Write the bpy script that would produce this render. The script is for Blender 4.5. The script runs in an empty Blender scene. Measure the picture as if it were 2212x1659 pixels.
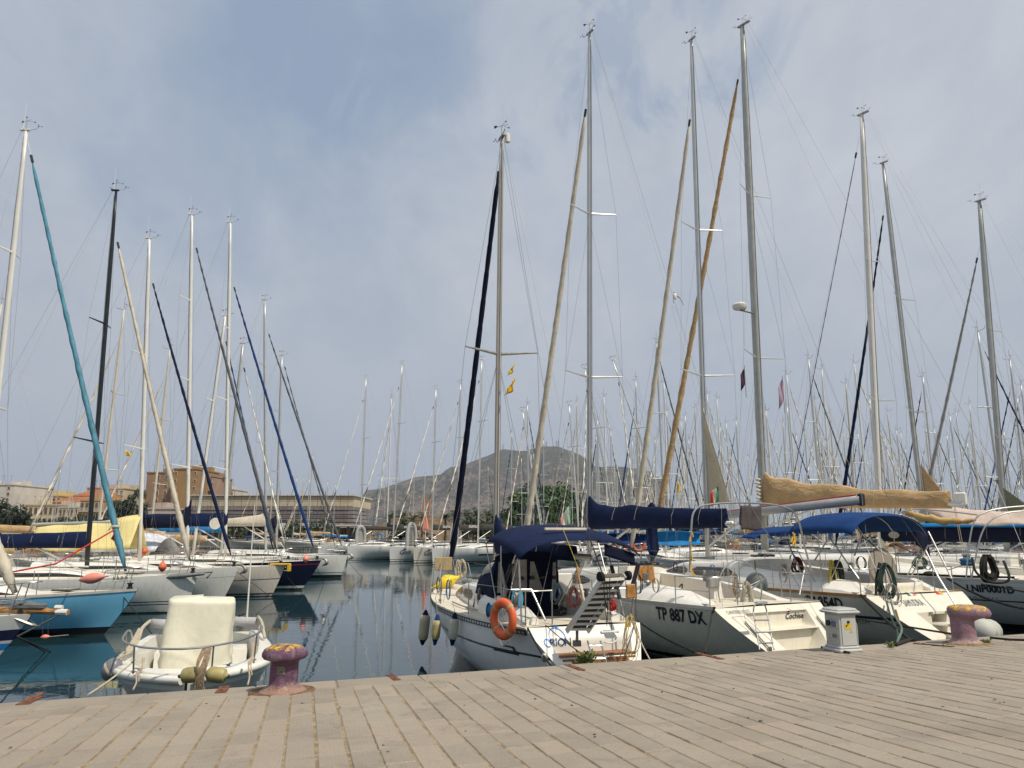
import bpy, math, random
from mathutils import Vector, Matrix, noise
R = math.radians
PI = math.pi
rnd = random.Random(7)
V = Vector
S = bpy.context.scene
COL = S.collection

# ------------------------------------------------------------ camera
HC, PITCH, FPX = 2.9, R(11.34), 1600.0          # eye height over the water, tilt, focal length in 1/2212 of the picture width
cam_d = bpy.data.cameras.new('camera'); cam = bpy.data.objects.new('camera', cam_d); COL.objects.link(cam)
cam.location = (0, 0, HC); cam.rotation_euler = (R(90) + PITCH, 0, 0)
cam_d.sensor_width = 36; cam_d.lens = FPX / 2212 * 36; cam_d.clip_start = .1; cam_d.clip_end = 30000
S.camera = cam
FW = V((0, math.cos(PITCH), math.sin(PITCH))); UP = V((0, -math.sin(PITCH), math.cos(PITCH))); C0 = V((0, 0, HC))
def ray(x, y): return V((1, 0, 0)) * ((x - 1106) / FPX) + UP * ((829.5 - y) / FPX) + FW
def atY(x, y, Y):
    d = ray(x, y); return C0 + d * (Y / d.y)
def atZ(x, y, z):
    d = ray(x, y); return C0 + d * ((z - HC) / d.z)

# ------------------------------------------------------------ light
SUN_EL, SUN_AZ = R(57), V((.77, -.64, 0)).normalized()      # sun high, to the right and a little behind
sdir = V((SUN_AZ.x * math.cos(SUN_EL), SUN_AZ.y * math.cos(SUN_EL), math.sin(SUN_EL)))
sd = bpy.data.lights.new('sun', 'SUN'); sun = bpy.data.objects.new('sun', sd); COL.objects.link(sun)
sd.energy = 3.6; sd.angle = R(1.2); sd.color = (1, .92, .79)
sun.rotation_euler = sdir.to_track_quat('Z', 'Y').to_euler()
W = bpy.data.worlds.new('World'); S.world = W; W.use_nodes = True
S.view_settings.view_transform = 'Standard'; S.view_settings.look = 'None'; S.view_settings.exposure = .22; S.view_settings.gamma = 1
S.cycles.use_denoising = True
S.cycles.max_bounces = 6; S.cycles.diffuse_bounces = 3; S.cycles.glossy_bounces = 4; S.cycles.transmission_bounces = 4
S.cycles.transparent_max_bounces = 12; S.cycles.caustics_reflective = False; S.cycles.caustics_refractive = False
S.cycles.volume_bounces = 0

class NT:                                                   # small node helper
    def __init__(s, tree): s.t = tree; s.n = tree.nodes; s.l = tree.links
    def new(s, typ, ins=None, **kw):
        n = s.n.new(typ)
        for k, v in kw.items(): setattr(n, k, v)
        if ins:
            for k, v in ins.items():
                if isinstance(v, bpy.types.NodeSocket): s.l.new(v, n.inputs[k])
                else: n.inputs[k].default_value = v
        return n
    def mix(s, f, a, b, bt='MIX'):
        n = s.n.new('ShaderNodeMix'); n.data_type = 'RGBA'; n.blend_type = bt; n.clamp_factor = True
        for k, v in ((0, f), (6, a), (7, b)):
            if isinstance(v, bpy.types.NodeSocket): s.l.new(v, n.inputs[k])
            else: n.inputs[k].default_value = v if k == 0 else (*v, 1) if len(v) == 3 else v
        return n.outputs[2]
    def ramp(s, f, stops, interp='LINEAR'):
        n = s.n.new('ShaderNodeValToRGB'); cr = n.color_ramp; cr.interpolation = interp
        while len(cr.elements) < len(stops): cr.elements.new(.5)
        for e, (p, c) in zip(cr.elements, stops): e.position = p; e.color = (c, c, c, 1) if isinstance(c, (int, float)) else (*c, 1)
        s.l.new(f, n.inputs[0]); return n.outputs[0]
    def math(s, op, a, b=None, c=None, clamp=False):
        n = s.n.new('ShaderNodeMath'); n.operation = op; n.use_clamp = clamp
        for i, v in enumerate((a, b, c)):
            if v is None: continue
            if isinstance(v, bpy.types.NodeSocket): s.l.new(v, n.inputs[i])
            else: n.inputs[i].default_value = v
        return n.outputs[0]
    def noise(s, vec, scale, detail=3, rough=.5, dist=0):
        n = s.new('ShaderNodeTexNoise', {'Scale': scale, 'Detail': detail, 'Roughness': rough, 'Distortion': dist})
        if vec is not None: s.l.new(vec, n.inputs['Vector'])
        return n.outputs['Fac']

def build_world():
    for n in list(W.node_tree.nodes): W.node_tree.nodes.remove(n)
    t = NT(W.node_tree)
    out = t.new('ShaderNodeOutputWorld')
    sky = t.new('ShaderNodeTexSky', sky_type='NISHITA', sun_disc=False, sun_elevation=SUN_EL, air_density=1.3, dust_density=2.2, ozone_density=1.5)
    sky.sun_rotation = math.atan2(sdir.x, sdir.y)
    g = t.new('ShaderNodeTexCoord').outputs['Generated']
    sp = t.new('ShaderNodeSeparateXYZ', {0: g})
    zz = t.math('ADD', t.math('MAXIMUM', sp.outputs[2], 0), .42)
    cv = t.new('ShaderNodeCombineXYZ', {0: t.math('DIVIDE', sp.outputs[0], zz), 1: t.math('DIVIDE', sp.outputs[1], zz), 2: 3.7})
    mp = t.new('ShaderNodeMapping', {0: cv.outputs[0]}); mp.inputs['Rotation'].default_value = (0, 0, R(24)); mp.inputs['Scale'].default_value = (1.0, .62, 1)
    mp.inputs['Location'].default_value = (1.35, .2, 0)
    big = t.noise(mp.outputs[0], 1.55, 5, .55, .3)
    det = t.noise(mp.outputs[0], 5.5, 7, .6, .5)
    m = t.math('ADD', t.math('MULTIPLY', big, .72), t.math('MULTIPLY', det, .28))
    cov = t.ramp(m, [(.28, .35), (.42, .8), (.52, .96), (.64, 1)])
    for (px, py), r0, r1, amt in (((600, 120), .0, .24, .46), ((720, 380), .0, .2, .30), ((1370, 10), .0, .10, .5), ((860, 60), .0, .16, .2), ((1290, 420), .0, .12, .15)):
        d = ray(px, py).normalized(); dp = t.n.new('ShaderNodeVectorMath'); dp.operation = 'DOT_PRODUCT'; t.l.new(g, dp.inputs[0]); dp.inputs[1].default_value = tuple(d)
        wob = t.math('ADD', dp.outputs['Value'], t.math('MULTIPLY', t.math('SUBTRACT', det, .5), .10))
        f = t.ramp(wob, [(math.cos(r1 * 1.25), 0), (math.cos(r0), amt)]); cov = t.math('SUBTRACT', cov, f, clamp=True)
    shade = t.math('ADD', t.math('MULTIPLY', t.noise(mp.outputs[0], 2.6, 6, .62, .2), .6), t.math('MULTIPLY', t.noise(mp.outputs[0], 9.0, 8, .68, .6), .4))
    low = (3.45, 3.9, 4.6); hi = (4.9, 5.2, 5.7)
    cl = t.mix(t.ramp(shade, [(.3, 0), (.66, 1)]), low, hi)
    blue = t.mix(.85, sky.outputs[0], (2.6, 3.3, 4.45))
    skyc = t.mix(cov, blue, cl)
    hz = t.ramp(sp.outputs[2], [(0.0, 1), (.12, .7), (.3, .2), (.5, 0)])
    skyc = t.mix(hz, skyc, (3.5, 3.95, 4.6))
    bg = t.new('ShaderNodeBackground', {0: skyc, 1: .1})
    t.l.new(bg.outputs[0], out.inputs[0])
build_world()

# ------------------------------------------------------------ materials
MATS = {}
def mat(name, col, rough=.5, metal=0.0, var=.12, vscale=3.0, bump=0.0, bscale=30.0, coat=0.0, spec=.5, alpha=1.0, dirt=0.0, trans=0.0, col2=None, wrinkle=0.0, wsc=1.1):
    if name in MATS: return MATS[name]
    m = bpy.data.materials.new(name); m.use_nodes = True; MATS[name] = m
    t = NT(m.node_tree); b = m.node_tree.nodes['Principled BSDF']
    tc = t.new('ShaderNodeTexCoord').outputs['Object']
    n = t.noise(tc, vscale, 5, .6)
    c2 = col2 or tuple(max(0, c * (1 - var)) for c in col)
    c1 = tuple(min(1, c * (1 + var * .5)) for c in col) if not col2 else col
    c = t.mix(t.ramp(n, [(.35, 0), (.65, 1)]), c2, c1)
    if dirt:
        mp = t.new('ShaderNodeMapping', {0: tc}); mp.inputs['Scale'].default_value = (5, 5, .5)
        d = t.ramp(t.noise(mp.outputs[0], 2.2, 6, .65), [(.5, 0), (.78, dirt)])
        c = t.mix(d, c, tuple(x * y for x, y in zip(col, (.55, .47, .36))))
    t.l.new(c, b.inputs['Base Color'])
    rr = t.math('ADD', t.math('MULTIPLY', n, .18), rough - .09, clamp=True); t.l.new(rr, b.inputs['Roughness'])
    b.inputs['Metallic'].default_value = metal; b.inputs['Coat Weight'].default_value = coat; b.inputs['Specular IOR Level'].default_value = .15 if rough >= .8 and spec == .5 else spec
    b.inputs['Alpha'].default_value = alpha; b.inputs['Transmission Weight'].default_value = trans
    h = None
    if bump: h = t.math('MULTIPLY', t.noise(tc, bscale, 4, .6), bump)
    if wrinkle:
        mp = t.new('ShaderNodeMapping', {0: tc}); mp.inputs['Rotation'].default_value = (.5, .4, .3); mp.inputs['Scale'].default_value = (4, 1.6, 3)
        w = t.math('MULTIPLY', t.noise(mp.outputs[0], wsc, 3, .45, .8), wrinkle)
        h = w if h is None else t.math('ADD', h, w)
    if h is not None:
        bn = t.new('ShaderNodeBump', {'Height': h, 'Distance': .02, 'Strength': .8}); t.l.new(bn.outputs[0], b.inputs['Normal'])
    return m

def hull_mat(name, col, bands=(), rough=.28, dirt=.25):
    """paint bands run along the hull: ('z' height over water | 's' drop below the deck edge, lo, hi, colour)"""
    if name in MATS: return MATS[name]
    m = bpy.data.materials.new(name); m.use_nodes = True; MATS[name] = m
    t = NT(m.node_tree); b = m.node_tree.nodes['Principled BSDF']
    tc = t.new('ShaderNodeTexCoord').outputs['Object']
    uv = t.new('ShaderNodeUVMap', uv_map='UVMap').outputs[0]
    sp = t.new('ShaderNodeSeparateXYZ', {0: uv})
    c = t.mix(t.ramp(t.noise(tc, 1.5, 4), [(.3, 0), (.7, 1)]), tuple(x * .93 for x in col), col)
    mp = t.new('ShaderNodeMapping', {0: tc}); mp.inputs['Scale'].default_value = (4, 4, .3)
    d = t.ramp(t.noise(mp.outputs[0], 2.6, 6, .7), [(.48, 0), (.76, min(1, dirt * 1.8))])
    c = t.mix(d, c, tuple(x * y for x, y in zip(col, (.62, .52, .38))))
    for k, lo, hi, bc in bands:
        v = sp.outputs[0 if k == 'z' else 1]
        f = t.math('MULTIPLY', t.math('GREATER_THAN', v, lo), t.math('LESS_THAN', v, hi))
        c = t.mix(f, c, bc)
    # waterline scum with an uneven edge
    wl = t.math('LESS_THAN', sp.outputs[0], t.math('ADD', t.math('MULTIPLY', t.noise(tc, 6, 4), .09), .0))
    c = t.mix(wl, c, (.035, .04, .03))
    t.l.new(c, b.inputs['Base Color']); b.inputs['Roughness'].default_value = rough; b.inputs['Coat Weight'].default_value = .25
    b.inputs['Coat Roughness'].default_value = .12
    return m

def W_(name, col, **k): return mat(name, col, **k)
gel = mat('white gelcoat', (.80, .775, .70), .32, var=.05, coat=.2, dirt=.22)
gel2 = mat('cream gelcoat', (.74, .69, .57), .34, var=.06, coat=.2, dirt=.25)
gelgrey = mat('grey nonskid', (.55, .53, .48), .6, var=.1, bump=.3, bscale=120)
nonskid = mat('cream nonskid', (.66, .6, .48), .65, var=.08, bump=.3, bscale=120, dirt=.25)
alu = mat('mast aluminium', (.56, .56, .53), .42, .55, var=.1, vscale=1.5, dirt=.18)
aluw = mat('white painted mast', (.72, .7, .64), .4, .0, var=.06, vscale=1.5, dirt=.3)
alubeige = mat('beige painted mast', (.56, .5, .4), .45, 0, var=.1, vscale=1.5)
aludark = mat('black anodised mast', (.022, .027, .03), .38, .3, var=.2, vscale=2)
steel = mat('stainless steel', (.46, .455, .43), .34, .9, var=.08, vscale=8)
steeld = mat('dull steel', (.3, .29, .27), .45, .8, var=.25, vscale=8)
wire = mat('rigging wire', (.23, .23, .22), .45, .5, var=.1)
black = mat('black plastic', (.018, .018, .02), .5, var=.3)
rubber = mat('black rubber', (.02, .02, .022), .8, var=.3)
navy = mat('navy canvas', (.009, .017, .055), .85, var=.25, vscale=2, bump=.12, bscale=200, wrinkle=1.2)
navyd = mat('dark navy canvas', (.009, .012, .03), .9, var=.25, vscale=2, wrinkle=1.0)
blue = mat('royal blue canvas', (.012, .047, .16), .85, var=.18, vscale=2, wrinkle=1.0)
cyan = mat('light blue canvas', (.02, .19, .45), .8, var=.2, vscale=2, wrinkle=1.0)
teal = mat('faded teal canvas', (.1, .27, .36), .85, var=.25, vscale=2.5, wrinkle=1.0)
tan = mat('tan canvas', (.50, .335, .17), .88, var=.2, vscale=1.6, wrinkle=2.6, dirt=.2, wsc=2.0)
tan2 = mat('ochre canvas', (.5, .34, .14), .88, var=.18, vscale=1.6, wrinkle=2.0)
beige = mat('beige sailcloth', (.6, .54, .43), .85, var=.14, vscale=2, wrinkle=1.6, dirt=.25)
whitec = mat('white sailcloth', (.72, .69, .6), .8, var=.1, vscale=2, wrinkle=1.5, dirt=.2)
greyc = mat('grey canvas', (.1, .105, .115), .85, var=.2, vscale=2, wrinkle=1.2)
greyl = mat('light grey canvas', (.3, .29, .27), .85, var=.15, vscale=2, wrinkle=1.2)
yellowc = mat('pale yellow canvas', (.73, .62, .28), .85, var=.08, vscale=1.2, wrinkle=.8)
yellow = mat('yellow plastic', (.75, .46, .02), .45, var=.15)
orange = mat('orange plastic', (.72, .13, .04), .45, var=.12, vscale=6)
coral = mat('coral pink plastic', (.75, .26, .2), .5, var=.12)
red = mat('red fabric', (.5, .04, .03), .7, var=.2)
green = mat('green fabric', (.03, .2, .08), .7, var=.2)
teak = mat('teak boards', (.3, .14, .06), .65, var=.3, vscale=14, bump=.2)
wood = mat('varnished wood', (.42, .2, .05), .35, var=.35, vscale=9, coat=.4)
glassd = mat('dark tinted window', (.025, .024, .024), .12, var=.2, spec=.6)
brown_w = mat('brown tinted window', (.09, .07, .06), .2, var=.25, spec=.6)
rope_w = mat('pale rope', (.52, .46, .35), .9, var=.25, vscale=30, bump=.6, bscale=90)
rope_d = mat('dark rope', (.035, .034, .03), .9, var=.3, vscale=30)
rope_b = mat('blue rope', (.05, .22, .4), .85, var=.3, vscale=30)
rope_y = mat('yellow rope', (.5, .4, .06), .85, var=.3, vscale=30)
rope_r = mat('red rope', (.5, .05, .04), .85, var=.3, vscale=30)
rope_g = mat('green hose', (.03, .06, .045), .55, var=.3, vscale=20)
txt_d = mat('dark lettering', (.015, .018, .025), .5, var=.1)
txt_g = mat('grey lettering', (.2, .2, .2), .5, var=.1)
txt_w = mat('white lettering', (.7, .7, .68), .5, var=.1)
white_p = mat('white plastic', (.72, .7, .64), .4, var=.06, dirt=.15)
clear = mat('clear vinyl window', (.46, .43, .37), .18, var=.3, vscale=4, wrinkle=1.5, alpha=.72)

# ------------------------------------------------------------ mesh building
class MB:
    def __init__(s): s.v = []; s.f = []; s.uv = None; s.mi = []; s.cur = 0
    def add(s, vs, fs):
        o = len(s.v); s.v.extend([V(p) for p in vs]); s.f.extend([tuple(i + o for i in f) for f in fs]); s.mi.extend([s.cur] * len(fs)); return s
    def box(s, c, d, rot=0, M=None, taper=1.0):
        hx, hy, hz = d[0] / 2, d[1] / 2, d[2] / 2
        vs = [V((x * hx * (taper if z > 0 else 1), y * hy * (taper if z > 0 else 1), z * hz)) for z in (-1, 1) for x, y in ((-1, -1), (1, -1), (1, 1), (-1, 1))]
        m = Matrix.Rotation(rot, 4, 'Z') if M is None else M
        return s.add([V(c) + (m @ v if not M else (M.to_3x3() @ v)) for v in vs], [(3, 2, 1, 0), (4, 5, 6, 7), (0, 1, 5, 4), (1, 2, 6, 5), (2, 3, 7, 6), (3, 0, 4, 7)])
    def bbox(s, c, d, b=.02, rot=0, M=None):                 # box with bevelled edges
        hx, hy, hz = d[0] / 2, d[1] / 2, d[2] / 2; b = min(b, hx * .9, hy * .9, hz * .9)
        rings = []
        for z, i in ((-hz, b), (-hz + b, 0), (hz - b, 0), (hz, b)):
            x, y, e = hx - i, hy - i, b * .6
            rings.append([V(p) for p in ((-x + e, -y, z), (x - e, -y, z), (x, -y + e, z), (x, y - e, z), (x - e, y, z), (-x + e, y, z), (-x, y - e, z), (-x, -y + e, z))])
        m = (M.to_3x3() if M else Matrix.Rotation(rot, 3, 'Z'))
        return s.loft([[V(c) + m @ p for p in r] for r in rings], True, True)
    def loft(s, rings, closed=True, caps=False):
        o = len(s.v); n = len(rings[0]); fs = []
        for r in rings: s.v.extend([V(p) for p in r])
        for i in range(len(rings) - 1):
            for j in range(n if closed else n - 1):
                k = (j + 1) % n
                fs.append((o + i * n + j, o + i * n + k, o + (i + 1) * n + k, o + (i + 1) * n + j))
        if caps: fs.append(tuple(o + j for j in reversed(range(n)))); fs.append(tuple(o + (len(rings) - 1) * n + j for j in range(n)))
        s.f.extend(fs); s.mi.extend([s.cur] * len(fs)); return s
    def tube(s, pts, r=.01, seg=6, caps=True, flat=1.0):
        pts = [V(p) for p in pts]; n = len(pts); rs = r if isinstance(r, (list, tuple)) else [r] * n
        rings = []; up = None
        for i, p in enumerate(pts):
            t = (pts[min(i + 1, n - 1)] - pts[max(i - 1, 0)])
            t = t.normalized() if t.length > 1e-9 else V((0, 0, 1))
            if up is None: up = V((1, 0, 0)) if abs(t.x) < .8 else V((0, 1, 0))
            a = (up - t * up.dot(t)); a = a.normalized() if a.length > 1e-6 else t.orthogonal().normalized(); up = a; b = t.cross(a)
            rings.append([p + (a * math.cos(2 * PI * j / seg) * flat + b * math.sin(2 * PI * j / seg)) * rs[i] for j in range(seg)])
        return s.loft(rings, True, caps)
    def lathe(s, prof, seg=20, M=None):
        M = M or Matrix()
        return s.loft([[M @ V((r * math.cos(2 * PI * j / seg), r * math.sin(2 * PI * j / seg), z)) for j in range(seg)] for r, z in prof], True, True)
    def ball(s, c, r, seg=12, rings=8, sc=(1, 1, 1), M=None):
        rr = []
        for i in range(rings + 1):
            a = PI * i / rings; q = max(math.sin(a), .02)
            rr.append([V(c) + (M.to_3x3() if M else Matrix.Identity(3)) @ V((q * math.cos(2 * PI * j / seg) * r * sc[0], q * math.sin(2 * PI * j / seg) * r * sc[1], -math.cos(a) * r * sc[2])) for j in range(seg)])
        return s.loft(rr, True, True)
    def grid(s, fn, nu, nv): return s.loft([[fn(u / nu, v / nv) for v in range(nv + 1)] for u in range(nu + 1)], False)
    def shell(s, fn, nu, nv, th):                           # a curved sheet with real thickness (normal taken from the sheet)
        P = [[V(fn(u / nu, v / nv)) for v in range(nv + 1)] for u in range(nu + 1)]
        N = []
        for i in range(nu + 1):
            row = []
            for j in range(nv + 1):
                a = P[min(i + 1, nu)][j] - P[max(i - 1, 0)][j]; b = P[i][min(j + 1, nv)] - P[i][max(j - 1, 0)]
                c = a.cross(b); row.append(c.normalized() if c.length > 1e-9 else V((0, 0, 1)))
            N.append(row)
        rings = []
        for i in range(nu + 1):
            rings.append([P[i][j] + N[i][j] * th / 2 for j in range(nv + 1)] + [P[i][j] - N[i][j] * th / 2 for j in reversed(range(nv + 1))])
        s.loft(rings, True, True); return s
    def build(s, name, m, parent=None, smooth=False, uvs=None):
        me = bpy.data.meshes.new(name); me.from_pydata([tuple(p) for p in s.v], [], s.f)
        for mm in (m if isinstance(m, (list, tuple)) else [m]): me.materials.append(mm)
        if s.mi and max(s.mi) > 0: me.polygons.foreach_set('material_index', s.mi)
        if uvs:
            ul = me.uv_layers.new(name='UVMap')
            li = [0] * len(me.loops); me.loops.foreach_get('vertex_index', li)
            flat = []
            for i in li: flat.extend(uvs[i])
            ul.data.foreach_set('uv', flat)
        if smooth:
            me.polygons.foreach_set('use_smooth', [True] * len(me.polygons))
            if smooth != 'all':
                try: me.set_sharp_from_angle(angle=R(38))
                except Exception: pass
        o = bpy.data.objects.new(name, me); COL.objects.link(o)
        if parent is not None: o.parent = parent
        return o
def tag(o, label=None, cat=None, group=None, kind=None):
    for k, v in (('label', label), ('category', cat), ('group', group), ('kind', kind)):
        if v: o[k] = v
    return o
def thing(name, label, cat, loc=(0, 0, 0), rz=0, group=None):
    o = bpy.data.objects.new(name, None); COL.objects.link(o); o.location = loc; o.rotation_euler = (0, 0, rz); o.empty_display_size = .2
    tag(o, label, cat, group); o['_m'] = 0; del o['_m']; return o
def MX(loc, rz): return Matrix.Translation(V(loc)) @ Matrix.Rotation(rz, 4, 'Z')
KIDS = {}
def copy_tree(o, loc, rz, sc, label, group, kids):
    c = o.copy(); COL.objects.link(c); c.location = loc; c.rotation_euler = (0, 0, rz); c.scale = (sc, sc, sc); c['label'] = label
    if group: c['group'] = group
    for k in kids:
        d = k.copy(); COL.objects.link(d); d.parent = c
    return c
def text_mesh(txt, size, bold=0.0, shear=0.0, extr=.0, spacing=1.0, xs=1.0):
    cu = bpy.data.curves.new('lettering', 'FONT'); cu.body = txt; cu.size = size; cu.offset = bold; cu.shear = shear; cu.extrude = extr
    cu.space_character = spacing; cu.align_x = 'CENTER'; cu.align_y = 'CENTER'; cu.resolution_u = 3
    o = bpy.data.objects.new('lettering', cu); COL.objects.link(o)
    dg = bpy.context.evaluated_depsgraph_get(); me = bpy.data.meshes.new_from_object(o.evaluated_get(dg))
    vs = [V((v.co.x * xs, v.co.y, v.co.z)) for v in me.vertices]; fs = [tuple(p.vertices) for p in me.polygons]
    bpy.data.objects.remove(o); bpy.data.curves.remove(cu); bpy.data.meshes.remove(me)
    return vs, fs
def put_text(name, txt, size, fn, m, parent, **k):
    vs, fs = text_mesh(txt, size, **k); b = MB(); b.add([fn(p.x, p.y) for p in vs], fs); return b.build(name, m, parent)
def lerp(a, b, t): return a + (b - a) * t
def curve(pts, n=24):                                       # Catmull-Rom through the points
    pts = [V(p) for p in pts]; P = [pts[0] * 2 - pts[1]] + pts + [pts[-1] * 2 - pts[-2]]; out = []
    m = len(pts) - 1
    for i in range(n + 1):
        u = i / n * m; k = min(int(u), m - 1); t = u - k; a, b, c, d = P[k:k + 4]
        out.append(.5 * ((2 * b) + (c - a) * t + (2 * a - 5 * b + 4 * c - d) * t * t + (3 * b - a - 3 * c + d) * t ** 3))
    return out
def sagline(a, b, sag, n=10): return [V(a).lerp(V(b), i / n) - V((0, 0, sag * 4 * (i / n) * (1 - i / n))) for i in range(n + 1)]

# ------------------------------------------------------------ the quay (a slightly sloping stone apron)
ZQ = 1.1
QA, QB = atZ(0, 1520, ZQ), atZ(2212, 1370, ZQ)
QE = (QB - QA).normalized(); QJ = ray(658, 1240).normalized(); QN = QE.cross(QJ).normalized()
def onq(x, y):
    d = ray(x, y); return C0 + d * ((QA - C0).dot(QN) / d.dot(QN))
def Q(a, j, h=0): return QA + QE * a + QJ * j + QN * h
def q_at(X, Y):
    # height of the apron above a plan position
    return QA.z - (QN.x * (X - QA.x) + QN.y * (Y - QA.y)) / QN.z
def stone_mat():
    m = bpy.data.materials.new('worn quay stone'); m.use_nodes = True; t = NT(m.node_tree); b = m.node_tree.nodes['Principled BSDF']
    geo = t.new('ShaderNodeNewGeometry'); tc = t.new('ShaderNodeTexCoord').outputs['Object']
    isl = geo.outputs['Random Per Island']
    c = t.mix(isl, (.245, .203, .157), (.362, .293, .22))
    c = t.mix(t.ramp(t.noise(tc, 1.1, 5, .6), [(.3, 0), (.7, .75)]), c, (.37, .32, .25))
    c = t.mix(t.ramp(t.noise(tc, 2.7, 6, .7, .6), [(.54, 0), (.72, .65)]), c, (.175, .155, .13))
    c = t.mix(t.ramp(t.noise(tc, 60, 5, .8), [(.35, .45), (.62, 0)]), c, (.17, .15, .12))
    c = t.mix(t.ramp(t.noise(tc, 9, 4, .7), [(.66, 0), (.74, .6)]), c, (.42, .38, .31))
    t.l.new(c, b.inputs['Base Color']); b.inputs['Roughness'].default_value = .82
    wv = t.new('ShaderNodeTexWave', {'Scale': 11.0, 'Distortion': 3.0, 'Detail': 2.0, 'Detail Scale': 2.0}); mp = t.new('ShaderNodeMapping', {0: tc}); mp.inputs['Rotation'].default_value = (0, 0, R(-15))
    t.l.new(mp.outputs[0], wv.inputs['Vector'])
    h = t.math('ADD', t.math('MULTIPLY', t.noise(tc, 70, 5, .75), .7), t.math('ADD', t.math('MULTIPLY', wv.outputs['Fac'], .10), t.math('MULTIPLY', t.noise(tc, 7, 4, .6), .8)))
    bn = t.new('ShaderNodeBump', {'Height': h, 'Distance': .012, 'Strength': .7}); t.l.new(bn.outputs[0], b.inputs['Normal'])
    return m
stone = stone_mat()
sandj = mat('sandy joint', (.40, .31, .19), .95, var=.35, vscale=7, bump=1.0, bscale=60, col2=(.2, .155, .1))
conc = mat('old concrete', (.27, .24, .2), .9, var=.3, vscale=2.5, bump=.8, bscale=25, dirt=.5)

def build_quay():
    PER = .228; A0, A1 = -9.0, 40.0; J0 = -9.5
    g = MB()
    # joint bed and quay wall
    g.loft([[Q(A0, J0 - 14, -.0055), Q(A1, J0 - 14, -.0055)], [Q(A0, -.012, -.0055), Q(A1, -.012, -.0055)], [V((Q(A0, -.012).x, Q(A0, -.012).y, -3)), V((Q(A1, -.012).x, Q(A1, -.012).y, -3))]], False)
    tag(g.build('quay_ground', sandj), kind='structure', label='sandy bed and wall of the quay')
    c = MB(); rr = random.Random(3)
    def slab(a0, a1, j0, j1, h, b, sk=0.0):
        # one stone with worn, slightly wandering edges
        dz = [rr.uniform(-.002, .002) for _ in range(4)]; q = [rr.uniform(-.0035, .0035) for _ in range(8)]
        P = [(a0 + q[0], j0 + q[1]), (a1 + q[2], j0 + q[3]), (a1 + q[4], j1 + q[5]), (a0 + q[6], j1 + q[7])]
        ca, cj = (a0 + a1) / 2, (j0 + j1) / 2
        def ring(ins, hh):
            o = []
            for k, (a, j) in enumerate(P):
                sa = 1 if a < ca else -1; sj = 1 if j < cj else -1
                o.append((a + sa * ins, j + sj * ins * 2.2, k)); o.append((a + sa * ins * 2.2, j + sj * ins, k))
            o = [o[1], o[3], o[2], o[4], o[5], o[7], o[6], o[0]]
            return [Q(a, j, h + hh + dz[k]) for a, j, k in o]
        c.loft([ring(0, -.03), ring(0, -b), ring(b * .9, 0)], True); n = len(c.v); c.add([c.v[n - 8 + i] for i in range(8)], [tuple(range(8))])
    # coping stones along the water
    a = A0
    while a < A1:
        w = rr.uniform(.85, 1.3); slab(a + .003, a + w - .003, -.60 + rr.uniform(-.01, .01), 0, .004 + rr.uniform(-.002, .003), .012); a += w
    coping = c; tag(coping.build('quay_kerb', stone), kind='structure', label='stone coping along the edge of the quay')
    c = MB()
    for i in range(int(A0 / PER), int(A1 / PER)):
        a0 = i * PER + .058 + rr.uniform(-.004, .004); j = -.615 - rr.uniform(0, .45)
        gap = rr.uniform(.007, .012)
        slab(a0 + gap, a0 + PER - gap, j, -.612, rr.uniform(-.003, .003), .006)
        while j > J0:
            l = rr.choice([.4, .45, .5, .56, .62]) + rr.uniform(-.03, .03)
            if i * PER > 14 and j < -7: break
            slab(a0 + gap, a0 + PER - gap, j - l + .0035, j - .0035, rr.uniform(-.002, .004), .006); j -= l
    tag(c.build('quay_paving', stone), kind='structure', label='worn stone setts paving the quay')
build_quay()

# ------------------------------------------------------------ water, far shore, sea, mountain
def build_water():
    m = bpy.data.materials.new('harbour water'); m.use_nodes = True; t = NT(m.node_tree); b = m.node_tree.nodes['Principled BSDF']
    b.inputs['Base Color'].default_value = (.013, .036, .044, 1); b.inputs['Roughness'].default_value = .025; b.inputs['IOR'].default_value = 1.33
    tc = t.new('ShaderNodeTexCoord').outputs['Object']
    mp = t.new('ShaderNodeMapping', {0: tc}); mp.inputs['Scale'].default_value = (1, 1.0, 1)
    n1 = t.noise(mp.outputs[0], 2.3, 3, .5, .4); n2 = t.noise(mp.outputs[0], .55, 2, .5, .6)
    patch = t.ramp(t.noise(tc, .12, 3, .6), [(.4, .25), (.62, 1)])
    h = t.math('ADD', t.math('MULTIPLY', n1, t.math('MULTIPLY', patch, .55)), t.math('MULTIPLY', n2, .5))
    bn = t.new('ShaderNodeBump', {'Height': h, 'Distance': .05, 'Strength': .19}); t.l.new(bn.outputs[0], b.inputs['Normal'])
    w = MB(); n = 40; R0 = 9000
    w.add([(-R0, -60, 0), (R0, -60, 0), (R0, R0, 0), (-R0, R0, 0)], [(0, 1, 2, 3)])
    tag(w.build('harbour_water', m), kind='structure', label='calm dark harbour water')
    s = MB(); s.add([(-R0, -60, -3.2), (R0, -60, -3.2), (R0, R0, -3.2), (-R0, R0, -3.2)], [(0, 1, 2, 3)])
    tag(s.build('seabed_ground', mat('seabed', (.03, .04, .035), .9)), kind='structure')
build_water()

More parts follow.
